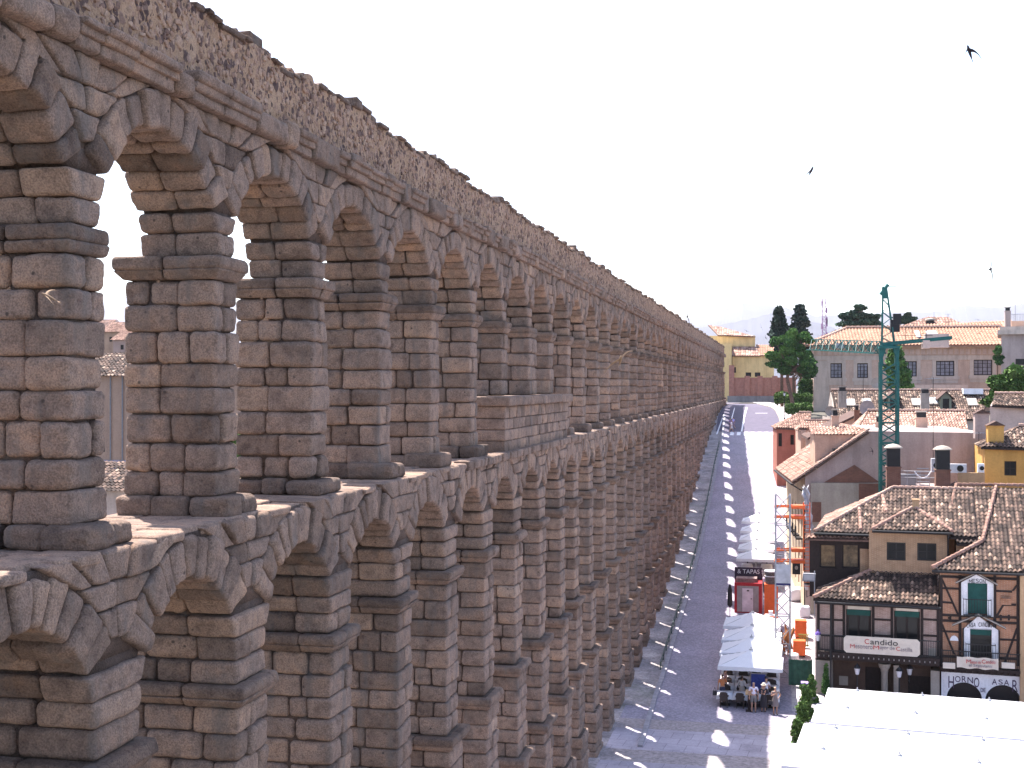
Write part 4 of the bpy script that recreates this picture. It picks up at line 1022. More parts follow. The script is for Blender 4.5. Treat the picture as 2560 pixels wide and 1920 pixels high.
# ------------------------------------------------------------------ houses behind
def simple_window(parent, fr, px0, py0, px1, py1, v=0, fm=None, gm=None, nu=2, nz=2, proud=False, fw=.07, sill=None):
    q = rect(fr, px0, py0, px1, py1, v)
    return window(parent, *q, v-.1, fm or WOOD, gm or GLASS_D, nu, nz, fw, sill=sill, rev=.08)
def chimney(name, P, w_, h, mat, label, capm=None, group=None, dark=None, capk='flat', d=None):
    """stack standing at point P"""
    r = empty(name, P, label, 'chimney', group); d = d or w_
    b = MB(); b.box(-w_/2,w_/2,-d/2,d/2,-.6,h); b.box(-w_/2-.05,w_/2+.05,-d/2-.05,d/2+.05,h,h+.08); b.build('stack', mat, r, world=False)
    if dark:
        b = MB(); b.box(-w_/2+.03,w_/2-.03,-d/2+.03,d/2-.03,h+.08,h+.08+dark); b.build('flue_cowl', IRON, r, world=False)
        b = MB(); b.lathe((0,0,h+.08+dark), [(w_*.68,0),(w_*.62,.08),(w_*.4,.22),(.05,.3)], 14); b.build('cap', STONE_P, r, world=False)
    elif capk == 'pot':
        b = MB(); b.box(-w_/2+.1,w_/2-.1,-d/2+.1,d/2-.1,h+.08,h+.5); b.build('flue_cowl', IRON, r, world=False)
        b = MB(); b.box(-w_/2,w_/2,-d/2,d/2,h+.5,h+.6); b.build('cap', STONE_P, r, world=False)
    else:
        b = MB(); b.prism([(-w_/2-.1,-d/2-.1,h+.08),(w_/2+.1,-d/2-.1,h+.08),(0,-d/2-.1,h+.4)], (0,d+.2,0)); b.build('cap', TILE_PINK, r, world=False)
    return r
# E: big mauve party wall with pitched roof falling to the street
FE = Frame((W(2013,1250,100).x, 100, g(100)), 5)
RE = FE.root('rendered_house', label='large house with a stained mauve blank side wall and tiled roof sloping to the street', cat='building')
def PE(x, y, v=0): return FE.v(x, y, v)
b = MB(); c0 = PE(2013,1186); c1 = PE(2172,1078); c2 = PE(2470,1082); r0 = c2.x
b.add([(0,0,-2),(r0,0,-2),(r0,0,c2.z),(c1.x,0,c1.z),(0,0,c0.z)], [(0,1,2,3,4)])
b.add([(r0,0,-2),(r0,10,-2),(r0,10,c2.z),(r0,0,c2.z)], [(0,1,2,3)]); b.add([(0,16,-2),(r0,16,-2),(r0,16,c2.z),(0,16,c0.z)], [(0,3,2,1)])
b.add([(c1.x,0,c1.z),(r0,0,c2.z),(r0,16,c2.z),(c1.x,16,c1.z)], [(0,1,2,3)])
b.build('side_wall', MAUVE, RE, world=False)
b = MB(); 
wins = [(2.2,3.0,5.6,8.0),(4.6,5.4,5.6,8.0),(7.2,8.0,5.6,8.0),(9.8,10.6,5.6,8.0),(2.2,3.0,1.6,4.2),(4.6,5.4,1.6,4.2),(7.2,8.0,1.6,4.2)]
us = [0,16]; V_ = []
mbw = MB(); facade(mbw, 0, 16, -2, c0.z, 0, wins, .2)
Mw = Matrix(((0,1,0,0),(1,0,0,0),(0,0,1,0),(0,0,0,1)))          # swap u and v: street front lies in the plane u = 0
b.v = [Mw @ v for v in mbw.v]; b.f = [tuple(reversed(f)) for f in mbw.f]; b.m = mbw.m; b.build('street_front', m_plaster('cream_render', (.60,.46,.33), .12), RE, world=False)
b = MB()
for (a, c, d, e) in wins: b.add([(.18,a,d),(.18,c,d),(.18,c,e),(.18,a,e)], [(0,1,2,3)])
b.build('shutters', WOOD, RE, world=False)
b = MB()
for (a, c, d, e) in wins[:4]:
    b.box(-.5,0,a-.3,c+.3,d-.12,d); 
    for i in range(9): yy = a-.3+(c-a+.6)*i/8; b.box(-.5,-.48,yy-.01,yy+.01,d,d+.9)
    b.box(-.51,-.47,a-.3,c+.3,d+.88,d+.92)
b.build('balcony', IRON, RE, world=False)
b = MB(); q0, q1 = PE(2027,1207,-.12), PE(2205,1213,-.12); b.box(q0.x,q1.x,-.14,0,-2,q0.z); b.build('lower_wall', BEIGE, RE, world=False)
b = MB(); t0, t1, t2 = PE(2060,1206,-.05), PE(2200,1206,-.05), PE(2136,1162,-.05); b.prism([t0,t1,t2], (0,.05,0)); b.build('tile_hung_gable', BRK_BR, RE, world=False)
b = MB(); b.box(*(PE(2147,1217,-.16).x,PE(2205,1217,-.16).x),-.18,-.14,PE(2170,1250,-.16).z,PE(2170,1209,-.16).z); b.build('brick_patch', BRK_BR, RE, world=False); b = MB(); b.box(PE(2030,1270,-.16).x,PE(2053,1270,-.16).x,-.18,-.14,PE(2040,1305,-.16).z,PE(2040,1255,-.16).z); b.build('brick_patch', BRK_BR, RE, world=False)
slE = (c1.z-c0.z)/(c1.x-c0.x)
tiles(FE, [Vector((-1.0,-.25,c0.z-slE*1.0)),Vector((c1.x,-.25,c1.z)),Vector((c1.x,16,c1.z)),Vector((-1.0,16,c0.z-slE))], 'u', 0, c0.z+.12, slE, TILE_PINK, RE, px=False, thick=.1, tb=.1)
tiles(FE, [Vector((c1.x,-.05,0)),Vector((c1.x+5,-.05,0)),Vector((c1.x+5,16,0)),Vector((c1.x,16,0))], 'u', c1.x, c1.z+.12, -.25, TILE_PINK, RE, px=False, thick=.1) if False else None
for (t, u) in ((0,0),):
    caps(Vector((-1.0,-.2,c0.z-slE*1.0+.14)), Vector((c1.x,-.2,c1.z+.14)), TILE_PINK, RE, tb=.8)
b = MB(); b.bar((-1.05,-.3,c0.z-slE-.06),(-1.05,16,c0.z-slE-.06),.16,n=8); b.bar((-1.0,-.28,c0.z-slE-.1),(-.02,-.1,c0.z-slE*1.0-.7),.1,n=8); b.bar((-.06,-.08,c0.z-1.2),(-.06,-.08,-1),.1,n=8); b.build('gutter', IRON, RE, world=False)
# dormer on the pitched roof
dz = PE(2120,1100,2.0); d0 = FE.plane(2058,1170,'u',0,c0.z+.1,slE); 
dm = MB(); dl, drr = d0.x, d0.x+3.2; vA, vB = 1.6, 5.0; zt = c0.z+slE*drr+.1
dm.prism([(dl,vA,c0.z+slE*dl),(drr,vA,zt),(dl,vA,zt)], (0,vB-vA,0)); dmo = dm.build('dormer', PEACH, RE, world=False)
o_, _ = tiles(FE, [Vector((dl-.35,vA-.2,0)),Vector((drr+.6,vA-.2,0)),Vector((drr+.6,(vA+vB)/2,0)),Vector((dl-.35,(vA+vB)/2,0))], 'v', vA-.2, zt+.05, .30, TILE_PINK, RE, name='dormer_roof', px=False, thick=.1, tb=.25)
o_, _ = tiles(FE, [Vector((dl-.35,vB+.2,0)),Vector((drr+.6,vB+.2,0)),Vector((drr+.6,(vA+vB)/2,0)),Vector((dl-.35,(vA+vB)/2,0))], 'v', vB+.2, zt+.05, -.30, TILE_PINK, RE, name='dormer_roof', px=False, thick=.1, tb=.25)
b = MB(); b.box(2.2,2.5,.4,1.1,c0.z+slE*2.2+.15,c0.z+slE*2.5+.25); b.build('skylight', IRON, RE, world=False)

# H: pale roofs behind the mauve wall
def block_house(name, lab, Y, deg, wall, x0, x1, yeave, yb_, mat, roofpoly=None, slope=.42, roof_mat=TILE_PINK, over=.4, depth=8, wins=(), back=True, tb=.1, z0=None, fm=None, gm=None, px_tile=.26, right_hip=None, group=None):
    """house whose camera-facing wall spans px x0..x1 and whose eave is at px row yeave, gable or hip roof towards the back"""
    fr = Frame((W(x0,yeave,Y).x, Y, g(Y)), deg); r = fr.root(name, label=lab, cat='building', group=group)
    xm = (x0+x1)/2; ze_ = fr.v(xm,yeave,0).z; ur = fr.v(x1,yeave,0).x; hs_ = [rect(fr,*w_) for w_ in wins]
    b = MB(); facade(b, 0, ur, -2, ze_, 0, hs_, .2); shell(b, 0, ur, -2, ze_, 0, depth); b.build('wall', mat, r, world=False)
    for q in hs_: window(r, *q, 0, fm or WOOD, gm or GLASS_D, 2, 2, .07)
    if roofpoly:
        o, pts = tiles(fr, roofpoly, 'v', -over, ze_, slope, roof_mat, r, tb=tb, tile=px_tile)
        top = max(p.y for p in pts); zt = ze_+slope*(top+over); xl, xr = min(p.x for p in pts if p.y > top-.5), max(p.x for p in pts if p.y > top-.5)
        el, er = min(p.x for p in pts), max(p.x for p in pts)
        bk = top+(top+over)
        tiles(fr, [Vector((el,bk,0)),Vector((er,bk,0)),Vector((xr,top,0)),Vector((xl,top,0))], 'v', bk, ze_, -slope, roof_mat, r, px=False, tb=tb, tile=px_tile)
        if xl-el > .6: tiles(fr, [Vector((el,-over,0)),Vector((xl,top,0)),Vector((el,bk,0))], 'u', el, ze_, (zt-ze_)/(xl-el), roof_mat, r, px=False, tb=tb, tile=px_tile)
        if er-xr > .6: tiles(fr, [Vector((er,-over,0)),Vector((xr,top,0)),Vector((er,bk,0))], 'u', er, ze_, -(zt-ze_)/(er-xr), roof_mat, r, px=False, tb=tb, tile=px_tile)
        caps(Vector((xl,top,zt+.05)), Vector((xr,top,zt+.05)), TILE_PINK, r, tb=.9)
        b = MB()
        if xl-el < .6: b.prism([(.01,0,ze_-.02),(.01,bk-over,ze_-.02),(.01,top,zt-.25)], (.2,0,0))
        if b.v: b.build('gable', mat, r, world=False); b = MB()
        if er-xr < .6: b.prism([(ur-.21,0,ze_-.02),(ur-.21,bk-over,ze_-.02),(ur-.21,top,zt-.25)], (.2,0,0))
        if b.v: b.build('gable', mat, r, world=False)
    return fr, r, ze_
fr, r, _ = block_house('tiled_house', 'house with pale bleached tile roof behind the mauve wall, square chimney on it', 119, 3, None, 2150, 2415, 1072, 1200, PEACH, [(2145,1074),(2420,1077),(2412,1028),(2170,1031)], .5, TILE_PINK, tb=.28)
fr2, r2, _ = block_house('dormered_house', 'long house with brown tile roof full of skylights and green dormers', 150, 3, None, 2085, 2465, 1048, 1100, STONE_P, [(2098,1044),(2450,1048),(2480,976),(2078,980)], .62, TILE_OLD, depth=16, tb=.12)
for (x, y) in ((2126,1008),(2167,1007),(2291,1007),(2333,1004),(2430,1007)):
    p = fr2.plane(x, y, 'v', -.4, fr2.v(2275,1048,0).z, .62); b = MB(); n_ = Vector((0,-.62,1)).normalized(); t_ = Vector((0,1,.62)).normalized(); U = Vector((.55,0,0)); 
    b.prism([p-U-t_*.75+n_*.05,p+U-t_*.75+n_*.05,p+U+t_*.75+n_*.05,p-U+t_*.75+n_*.05], n_*.12); f = b.build('skylight', STONE_P, r2, world=False)
    b = MB(); U *= .78; b.prism([p-U-t_*.58+n_*.17,p+U-t_*.58+n_*.17,p+U+t_*.58+n_*.17,p-U+t_*.58+n_*.17], n_*.02); b.build('pane', GLASS_S, f, world=False)
p = fr2.plane(2430,981,'v',-.4,fr2.v(2275,1048,0).z,.62); b = MB(); b.box(p.x-1.1,p.x+1.1,p.y-.8,p.y+.6,p.z-.2,p.z+.45); b.build('roof_light', WHITE_P, r2, world=False)
for x in (2233, 2365):
    p = fr2.plane(x, 1024, 'v', -.4, fr2.v(2275,1048,0).z, .62); b = MB(); b.prism([(p.x-.6,p.y,p.z-.1),(p.x+.6,p.y,p.z-.1),(p.x+.6,p.y,p.z+1.35),(p.x,p.y,p.z+1.95),(p.x-.6,p.y,p.z+1.35)], (0,2.6,0)); d_ = b.build('dormer', m_plaster('sage_render', (.20,.22,.17), .15), r2, world=False)
    b = MB(); b.box(p.x-.35,p.x+.35,p.y-.03,p.y,p.z+.1,p.z+1.25); b.build('window', GLASS_D, d_, world=False)
    b = MB()
    for s_ in (-1,1): b.prism([(p.x,p.y-.3,p.z+2.02),(p.x+s_*.95,p.y-.3,p.z+1.15),(p.x+s_*.95,p.y-.3,p.z+1.25),(p.x,p.y-.3,p.z+2.14)], (0,3.0,0))
    b.build('dormer_roof', TILE_PINK, d_, world=False)
fr3, r3, _ = block_house('red_house', 'low red rendered house with dark shutters at the kerb beyond the mauve house', 146, 4, None, 1942, 2016, 1072, 1140, RED_P, [(1938,1069),(2025,1073),(2028,1034),(1998,1032)], .42, TILE_PINK, wins=((1946,1083,1955,1116),(1976,1087,1985,1112),(1997,1090,2006,1106)), depth=7, tb=.05)
fr4, r4, _ = block_house('annexe_house', 'small annexe with bright tiled hipped roof right of the red house', 138, 4, None, 2002, 2086, 1076, 1140, PEACH, [(1992,1070),(2090,1073),(2080,1054),(2012,1052)], .42, TILE_PINK, depth=7, tb=.25)
# gabled pink house end (crop of roofs with small chimneys)
fr5 = Frame((W(2068,1080,128).x, 128, g(128)), 3); r5 = fr5.root('gabled_house', label='pink gabled house end with a satellite dish, behind the sloping roof', cat='building')
b = MB(); ga_ = [fr5.v(2030,1095), fr5.v(2150,1038), fr5.v(2212,1068), fr5.v(2212,1160), fr5.v(2030,1160)]; b.prism(ga_, (0,9,0)); b.build('wall', PEACH, r5, world=False)
b = MB()
for (p, q) in ((ga_[0],ga_[1]),(ga_[1],ga_[2])):
    d = (q-p).normalized(); p2, q2 = (p-d*.5, q) if p is ga_[0] else (p, q+d*.5); b.prism([p2+Vector((0,-.3,.02)),q2+Vector((0,-.3,.02)),q2+Vector((0,-.3,.25)),p2+Vector((0,-.3,.25))], (0,9.6,0))
b.build('roof', TILE_PINK, r5, world=False)

# F: orange house at the right edge
fr6, r6, zo = block_house('orange_house', 'bright orange rendered house with a tile roof at the right edge', 93, -3, None, 2462, 2600, 1120, 1300, ORANGE_P, [(2452,1116),(2610,1121),(2610,1066),(2548,1070)], .5, TILE_OLD, wins=((2511,1153,2541,1189),), depth=8, tb=.1)
p = fr6.plane(2486,1098,'v',-.4,zo,.5)
P6 = fr6.M @ Vector((fr6.v(2487,1100,.9).x, .9, fr6.v(2487,1100,.9).z)); chimney('house_chimney', P6, 1.05, .95, ORANGE_P, 'orange rendered chimney with tiled cap on the orange house', capk='tile')
# white & pink house beyond it on the right
fr7, r7, z7 = block_house('white_gabled_house', 'house with sunlit cream gable and pink side under a tiled roof at the right edge', 112, -18, None, 2475, 2640, 1015, 1130, PINKW, [(2480,1012),(2640,1020),(2640,985),(2485,987)], .35, TILE_OLD, depth=9, tb=.1)

# roof terrace wall between chimneys and brick party walls
fr8 = Frame((W(2226,1300,92).x, 92, g(92)), -3); r8 = fr8.root('terrace_building', label='flat-roofed block with a cluttered railed service terrace between two brick chimneys', cat='building')
b = MB(); q = rect(fr8,2226,1232,2462,1250); b.box(0, fr8.v(2462,1200).x, 0, 6.5, -1, fr8.v(2340,1226).z); b.build('terrace_base', MAUVE, r8, world=False)
b = MB(); zt8 = fr8.v(2340,1226).z; q = rect(fr8,2395,1182,2462,1226,.2); b.box(q[0],q[1],.2,.5,zt8,q[3]); b.build('parapet', OCHRE, r8, world=False)
b = MB(); q = rect(fr8,2246,1186,2290,1210,2.5); b.box(q[0],q[1],2.5,3.2,q[2]-1,q[3]); b.build('water_tank', LEAD, r8, world=False)
b = MB(); za, zb_ = fr8.v(2300,1210,1).z, fr8.v(2300,1178,1).z
for px in (2245,2268,2292,2300,2324,2340): u = fr8.v(px,1190,1).x; b.bar((u,1,zt8),(u,1,zb_),.05,n=6)
for z in (zb_, (za+zb_)/2): b.bar((fr8.v(2245,1190,1).x,1,z),(fr8.v(2342,1190,1).x,1,z),.045,n=6)
for i in range(7):
    u = fr8.v(2298+i*0,1190,1.4).x; z = zt8+i*.22; b.box(fr8.v(2295,1190,1).x,fr8.v(2325,1190,1).x,1.2+i*.2,1.4+i*.2,z,z+.05)
b.build('railing', GREY_METAL, r8, world=False)
b = MB(); u_, v__ = fr8.v(2307,1190,.9).x, .9; pts_ = [(u_-.55+1.1*i/12, v__, fr8.v(2307,1195,.9).z+.45*(2*(i/12)-1)**2) for i in range(13)]
for i in range(12): b.bar(pts_[i], pts_[i+1], .09, n=6)
b.build('hose', WHITE_P, r8, world=False)
for (px, py, w_, h_, lab) in ((2337,1180,.5,.95,'upright white air-conditioning unit beside the right brick chimney'),(2395,1182,1.1,.62,'wide white air-conditioning unit with fan grille on the parapet'),(2452,1181,.42,.6,'small white air-conditioning unit next to the orange house wall')):
    p = fr8.M @ Vector((fr8.v(px,py,.4).x, .4, fr8.v(px,py,.4).z)); ac = empty('air_conditioner', p, lab, 'air conditioner')
    b = MB(); b.box(-w_/2,w_/2,-.16,.16,0,h_); b.build('casing', WHITE_P, ac, world=False); b = MB(); rr = min(w_,h_)*.36; n = 16; b.prism([(rr*math.cos(6.283*i/n)+w_*.12,-.165,h_/2+rr*math.sin(6.283*i/n)) for i in range(n)], (0,-.02,0)); b.build('fan_grille', IRON, ac, world=False)
P = fr8.M @ Vector((fr8.v(2233,1195,.8).x,.8,fr8.v(2233,1195,.8).z-1.0)); chimney('brick_chimney', P, .95, 1.75, BRK_BR, 'left tall chimney of brown brick with black cowl, before the crane', dark=1.30)
P = fr8.M @ Vector((fr8.v(2356,1232,-.6).x,-.6,fr8.v(2356,1232,-.6).z-.6)); chimney('brick_chimney', P, .95, 2.15, BRK_BR, 'right tall chimney of brown brick with black cowl and rounded cap', dark=1.35)
P = fr8.M @ Vector((fr8.v(2392,1226,-.9).x,-.9,fr8.v(2392,1226,-.9).z-1.2)); chimney('low_chimney', P, .9, 1.4, MAUVE, 'low soot-stained chimney with a little tiled gable cap beside the parapet', capk='tile')
# small chimneys on far roofs
for (px, py, Y, w_, h_, mt, lab, ck) in ((2303,1066,112,.95,.7,PEACH,'pink chimney with dark pot on the bleached tile roof','pot'),(2197,1072,110,.6,.5,PEACH,'small dark-topped chimney just left of the crane mast','pot'),(2088,1082,104,.55,1.3,PEACH,'slim pink chimney with black top on the sloping roof','pot'),(2142,1040,126,.5,.5,BRK_BR,'little brick chimney at the pink gable peak','pot'),(2453,1076,100,1.0,1.2,MAUVE,'stout mauve chimney at the end of the mauve wall','tile'),(2106,1006,146,.9,1.2,STONE_P,'grey chimney at left on the skylight roof','pot'),(2312,1014,146,.9,1.3,STONE_P,'grey chimney between skylights on the long roof','pot')):
    p = W(px, py, Y); chimney('small_chimney', p, w_, h_, mt, lab, capk=ck)

# J: palace with the big windows
FJ = Frame((W(2034,950,205).x, 205, g(205)), 3)
RJ = FJ.root('palace_building', label='long beige public building with orange tiled hipped roof and framed multi-pane windows', cat='building')
TRIM = m_plaster('stone_trim', (.54,.44,.375), .1); PALW = m_plaster('palace_render', (.54,.385,.305), .1)
uj = FJ.v(2520,900).x; zj0, zj1 = -3, FJ.v(2250,866).z
wj = [(2076,908,2105,945),(2143,908,2170,945),(2262,903,2292,941),(2340,902,2386,940),(2434,899,2481,938)]
hj = [rect(FJ,*q) for q in wj]; b = MB(); facade(b, 0, uj, zj0, zj1, 0, hj, .35); shell(b, 0, uj, zj0, zj1, 0, 22); b.build('wall', PALW, RJ, world=False)
for q, n in zip(hj, (3,3,3,4,4)):
    f = window(RJ, *q, 0, WOOD, GLASS_C, n, 4, .14, rev=.3)
    b = MB(); a, c, d, e = q; t_ = .55; b.box(a-t_,a,-.08,.0,d,e); b.box(c,c+t_,-.08,.0,d,e); b.box(a-t_,c+t_,-.08,.0,e,e+t_); b.box(a-t_-.2,c+t_+.2,-.16,.0,d-t_,d); b.box(a-t_,c+t_,-.06,0,d-1.1,d-t_); b.build('window_surround', TRIM, f, world=False)
b = MB(); z = lambda py: FJ.v(2250,py).z
b.box(-.1,uj,-.15,0,z(900),z(889)); b.box(-.1,uj,-.5,0,z(868),zj1+.1); b.box(-.3,uj,-.9,0,zj1+.1,zj1+.5); b.box(0,2.4,-.05,0,zj0,z(901)); b.build('cornice', TRIM, RJ, world=False)
b = MB()
for i in range(34): u = .6+(uj-1)*i/34; b.box(u,u+.55,-.06,0,z(886),z(873))
b.build('frieze_panels', PINKW, RJ, world=False)
zj2 = zj1+.55
tiles(FJ, [(2013,863),(2530,861),(2530,800),(2115,820)], 'v', -1, zj2, .42, TILE_NEW, RJ, tile=.5, course=.8, amp=.09, tb=.1, spread=.5)
hp0 = FJ.plane(2013,863,'v',-1,zj2,.42); hp1 = FJ.plane(2115,820,'v',-1,zj2,.42); hp2 = Vector((hp0.x, hp1.y+(hp1.y-hp0.y), zj2))
tiles(FJ, [hp0, hp1, hp2], 'u', hp0.x, zj2, (hp1.z-zj2)/(hp1.x-hp0.x), TILE_NEW, RJ, px=False, tile=.5, course=.8, amp=.09, tb=.2, spread=.5)
tiles(FJ, [hp2, Vector((uj,hp2.y,0)), Vector((uj,hp1.y,0)), hp1], 'v', hp2.y, zj2, -.42, TILE_NEW, RJ, px=False, tile=.5, course=.8, amp=.09, spread=.5)
caps(hp0, hp1, TILE_PINK, RJ, w_=.3, ln=.8, h=.2, tb=.9); caps(hp1+Vector((0,0,.1)), Vector((uj,hp1.y,hp1.z+.1)), TILE_PINK, RJ, w_=.3, ln=.8, h=.2, tb=.9)
b = MB(); q = rect(FJ,2288,962,2420,990,-4); b.box(q[0],q[1],-4,0,q[2]-3,q[3]); b.build('low_wing', PINKW, RJ, world=False)
FK = Frame((W(2270,820,232).x, 232, g(232)), 3); RK_ = FK.root('pavilion', label='pavilion roof of brown tiles peeping over the palace roof ridge', cat='building')
zk = FK.v(2340,813).z; tiles(FK, [(2262,814),(2412,810),(2368,792),(2320,792)], 'v', 0, zk, .5, TILE_PINK, RK_, tile=.5, course=.8, amp=.08); b = MB(); b.box(1,FK.v(2405,812).x,.5,9,-3,zk-.1); b.build('wall', PEACH, RK_, world=False)
pa = FK.plane(2262,814,'v',0,zk,.5); pb_ = FK.plane(2320,792,'v',0,zk,.5); pc = FK.plane(2368,792,'v',0,zk,.5); pd_ = FK.plane(2412,810,'v',0,zk,.5); dd = pb_.y*2-pa.y
tiles(FK, [pa,pb_,Vector((pa.x,dd,zk))], 'u', pa.x, zk, (pb_.z-zk)/(pb_.x-pa.x), TILE_PINK, RK_, px=False, tile=.5, course=.8); tiles(FK, [Vector((pd_.x,pa.y,0)),pc,Vector((pd_.x,dd,zk))], 'u', pd_.x, zk, -(pc.z-zk)/(pd_.x-pc.x), TILE_PINK, RK_, px=False, tile=.5, course=.8)
# right grey-mauve block with terrace
FM_ = Frame((W(2503,900,188).x, 188, g(188)), -9); RM = FM_.root('grey_flat_block', label='grey rendered flat-topped building with railed roof terrace at the right edge', cat='building')
b = MB(); zt_ = FM_.v(2530,836).z; b.box(0,16,0,14,-3,zt_); b.build('wall', MAUVE, RM, world=False); b = MB(); b.box(-.5,16,-.5,14,zt_,zt_+.6); b.box(-.2,16,-.2,14,zt_+.6,zt_+1.1); b.build('cornice', TRIM, RM, world=False)
b = MB(); q = rect(FM_,2528,802,2600,820,3); b.box(q[0],q[1],3,8,zt_+1.1,q[3]); b.build('roof_room', PEACH, RM, world=False)
b = MB(); q2_ = rect(FM_,2526,785,2600,802,3)
for i in range(20): u = q2_[0]+(q2_[1]-q2_[0])*i/20; b.bar((u,3,q2_[2]),(u,3,q2_[3]),.05,n=4)
b.bar((q2_[0],3,q2_[3]),(q2_[1],3,q2_[3]),.07,n=4); b.build('terrace_railing', GREY_METAL, RM, world=False)
b = MB(); q = rect(FM_,2539,897,2580,912,0); b.box(q[0],q[1],-.05,0,q[2],q[3]); b.build('window', GLASS_D, RM, world=False)
p = FM_.M @ Vector((FM_.v(2519,822,1).x, 1, zt_+1.1)); chimney('roof_chimney', p, .75, 2.2, MAUVE, 'slim mauve chimney with round pot on the grey flat-topped building', capk='pot')

# ------------------------------------------------------------------ yellow convent, brick wall
FY = Frame((W(1800,900,262).x, 262, g(262)), 2); RY = FY.root('yellow_building', label='yellow rendered building with tiled roofs at the far end of the street', cat='building')
def yv(x, y, v=0): return FY.v(x, y, v)
b = MB(); q = rect(FY,1808,839,1888,1010,4); b.box(q[0]-8,q[1],4,16,-4,q[3]); b.build('upper_wall', YELLOW, RY, world=False)
hy = [rect(FY,1832,918,1840,932),rect(FY,1864,931,1878,942),rect(FY,1887,931,1901,942)]
b = MB(); u1_ = yv(1935,900).x; zy = yv(1865,890).z; facade(b, yv(1831,900).x, u1_, -4, zy, 0, hy, .3); shell(b, yv(1831,900).x, u1_, -4, zy, 0, 10); b.build('wall', YELLOW, RY, world=False)
for q in hy: window(RY, *q, 0, WOOD, GLASS_D, 1, 1, .1)
b = MB(); q = rect(FY,1803,860,1829,1010,-3); b.box(q[0]-2,q[1],-3,8,-4,q[3]); b.build('buttress', YELLOW, RY, world=False)
tiles(FY, [(1830,889),(1902,889),(1890,866),(1832,863)], 'v', -.6, zy, .45, TILE_PINK, RY, tile=.5, course=.8, tb=.25)
tiles(FY, [(1900,888),(1935,888),(1935,862),(1890,862)], 'v', -.6, zy+.05, .45, TILE_NEW, RY, tile=.5, course=.8, tb=.0, spread=.3)
zy2 = yv(1850,840,4).z; tiles(FY, [(1795,838),(1889,841),(1800,816),(1770,812)], 'v', 3.4, zy2, .40, TILE_PINK, RY, tile=.5, course=.8, tb=.25)
FB = Frame((W(1820,960,244).x, 244, g(244)), 1); RB = FB.root('brick_garden_wall', label='long red brick garden wall with pillars on a grey stone base at the street end', cat='wall')
b = MB(); q = rect(FB,1824,947,1990,990); b.box(q[0],q[1],0,.6,q[2],q[3]); b.box(q[0]-.1,q[1],-.1,.7,q[3],q[3]+.25); b.build('brick_panel', BRK_RED, RB, world=False)
for x in (1829,1868,1900,1937): 
    b = MB(); c_ = FB.v(x,960,0); b.box(c_.x-.5,c_.x+.5,-.25,.8,q[2],q[3]+(.55 if x > 1830 else 2.6)); b.build('pillar', BRK_RED, RB, world=False)
b = MB(); b.box(q[0]-.4,q[1],-.4,1,-1.5,q[2]); b.build('stone_base', m_plaster('grey_plinth', (.25,.24,.25), .2), RB, world=False)
strip('verge_kerb', [G(1810,1012), G(1850,1009), G(1900,1008), G(1930,1013), G(1960,1024)], .35, 0, STONE_P, .12)

# ------------------------------------------------------------------ vegetation
def m_leaf(name, a, b_, c_):
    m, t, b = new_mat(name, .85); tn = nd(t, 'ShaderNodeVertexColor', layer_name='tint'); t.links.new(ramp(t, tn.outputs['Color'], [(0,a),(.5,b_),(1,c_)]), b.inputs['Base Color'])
    b.inputs['Specular IOR Level'].default_value = .15; return m
L_PINE = m_leaf('pine_needles', (.025,.06,.022), (.055,.13,.035), (.12,.22,.05)); L_CYP = m_leaf('cypress_foliage', (.018,.03,.026), (.03,.05,.04), (.05,.075,.055))
L_CED = m_leaf('cedar_foliage', (.02,.045,.035), (.04,.075,.05), (.07,.12,.07)); L_GRN = m_leaf('broad_leaves', (.03,.06,.02), (.065,.125,.03), (.13,.21,.06)); L_SHR = m_leaf('shrub_leaves', (.035,.07,.02), (.08,.15,.035), (.15,.23,.07))
BARK = m_plain('bark', (.14,.085,.065), .95, var=.35, scale=5)
def leaves(clumps, n, size, mat, parent, name='crown', seed=0, flat=1.):
    """leaf-sized quads scattered through ellipsoid clumps (centre, radii, tint)"""
    rs = np.random.RandomState(seed); vol = np.array([c[1][0]*c[1][1]*c[1][2] for c in clumps])**.75; vol /= vol.sum(); V = []; T = []
    for (c, r, t), f in zip(clumps, vol):
        k = max(8, int(n*f)); d = rs.normal(size=(k,3)); d /= np.linalg.norm(d, axis=1)[:,None]; rad = rs.uniform(.2,1.0,(k,1))**.5*(1+.16*np.sin(d[:,:1]*7+t*9)*np.sin(d[:,1:2]*6+t*5)+.12*np.abs(rs.normal(size=(k,1))))
        p = np.array(c)+d*rad*np.array(r); a = rs.normal(size=(k,3)); a[:,2] *= flat; a /= np.linalg.norm(a, axis=1)[:,None]; b_ = np.cross(a, rs.normal(size=(k,3))); b_ /= np.linalg.norm(b_, axis=1)[:,None]
        s_ = size*rs.uniform(.6,1.35,(k,1)); V.append(np.stack([p-a*s_-b_*s_*.5, p+a*s_-b_*s_*.5, p+a*s_+b_*s_*.5, p-a*s_+b_*s_*.5], 1).reshape(-1,3))
        T.append(np.repeat(np.clip(t+rs.normal(0,.2,k), 0, 1), 4))
    V = np.vstack(V); Fq = np.arange(len(V)).reshape(-1,4)
    return mesh_obj(name, V, Fq, mat, parent, False, np.concatenate(T))
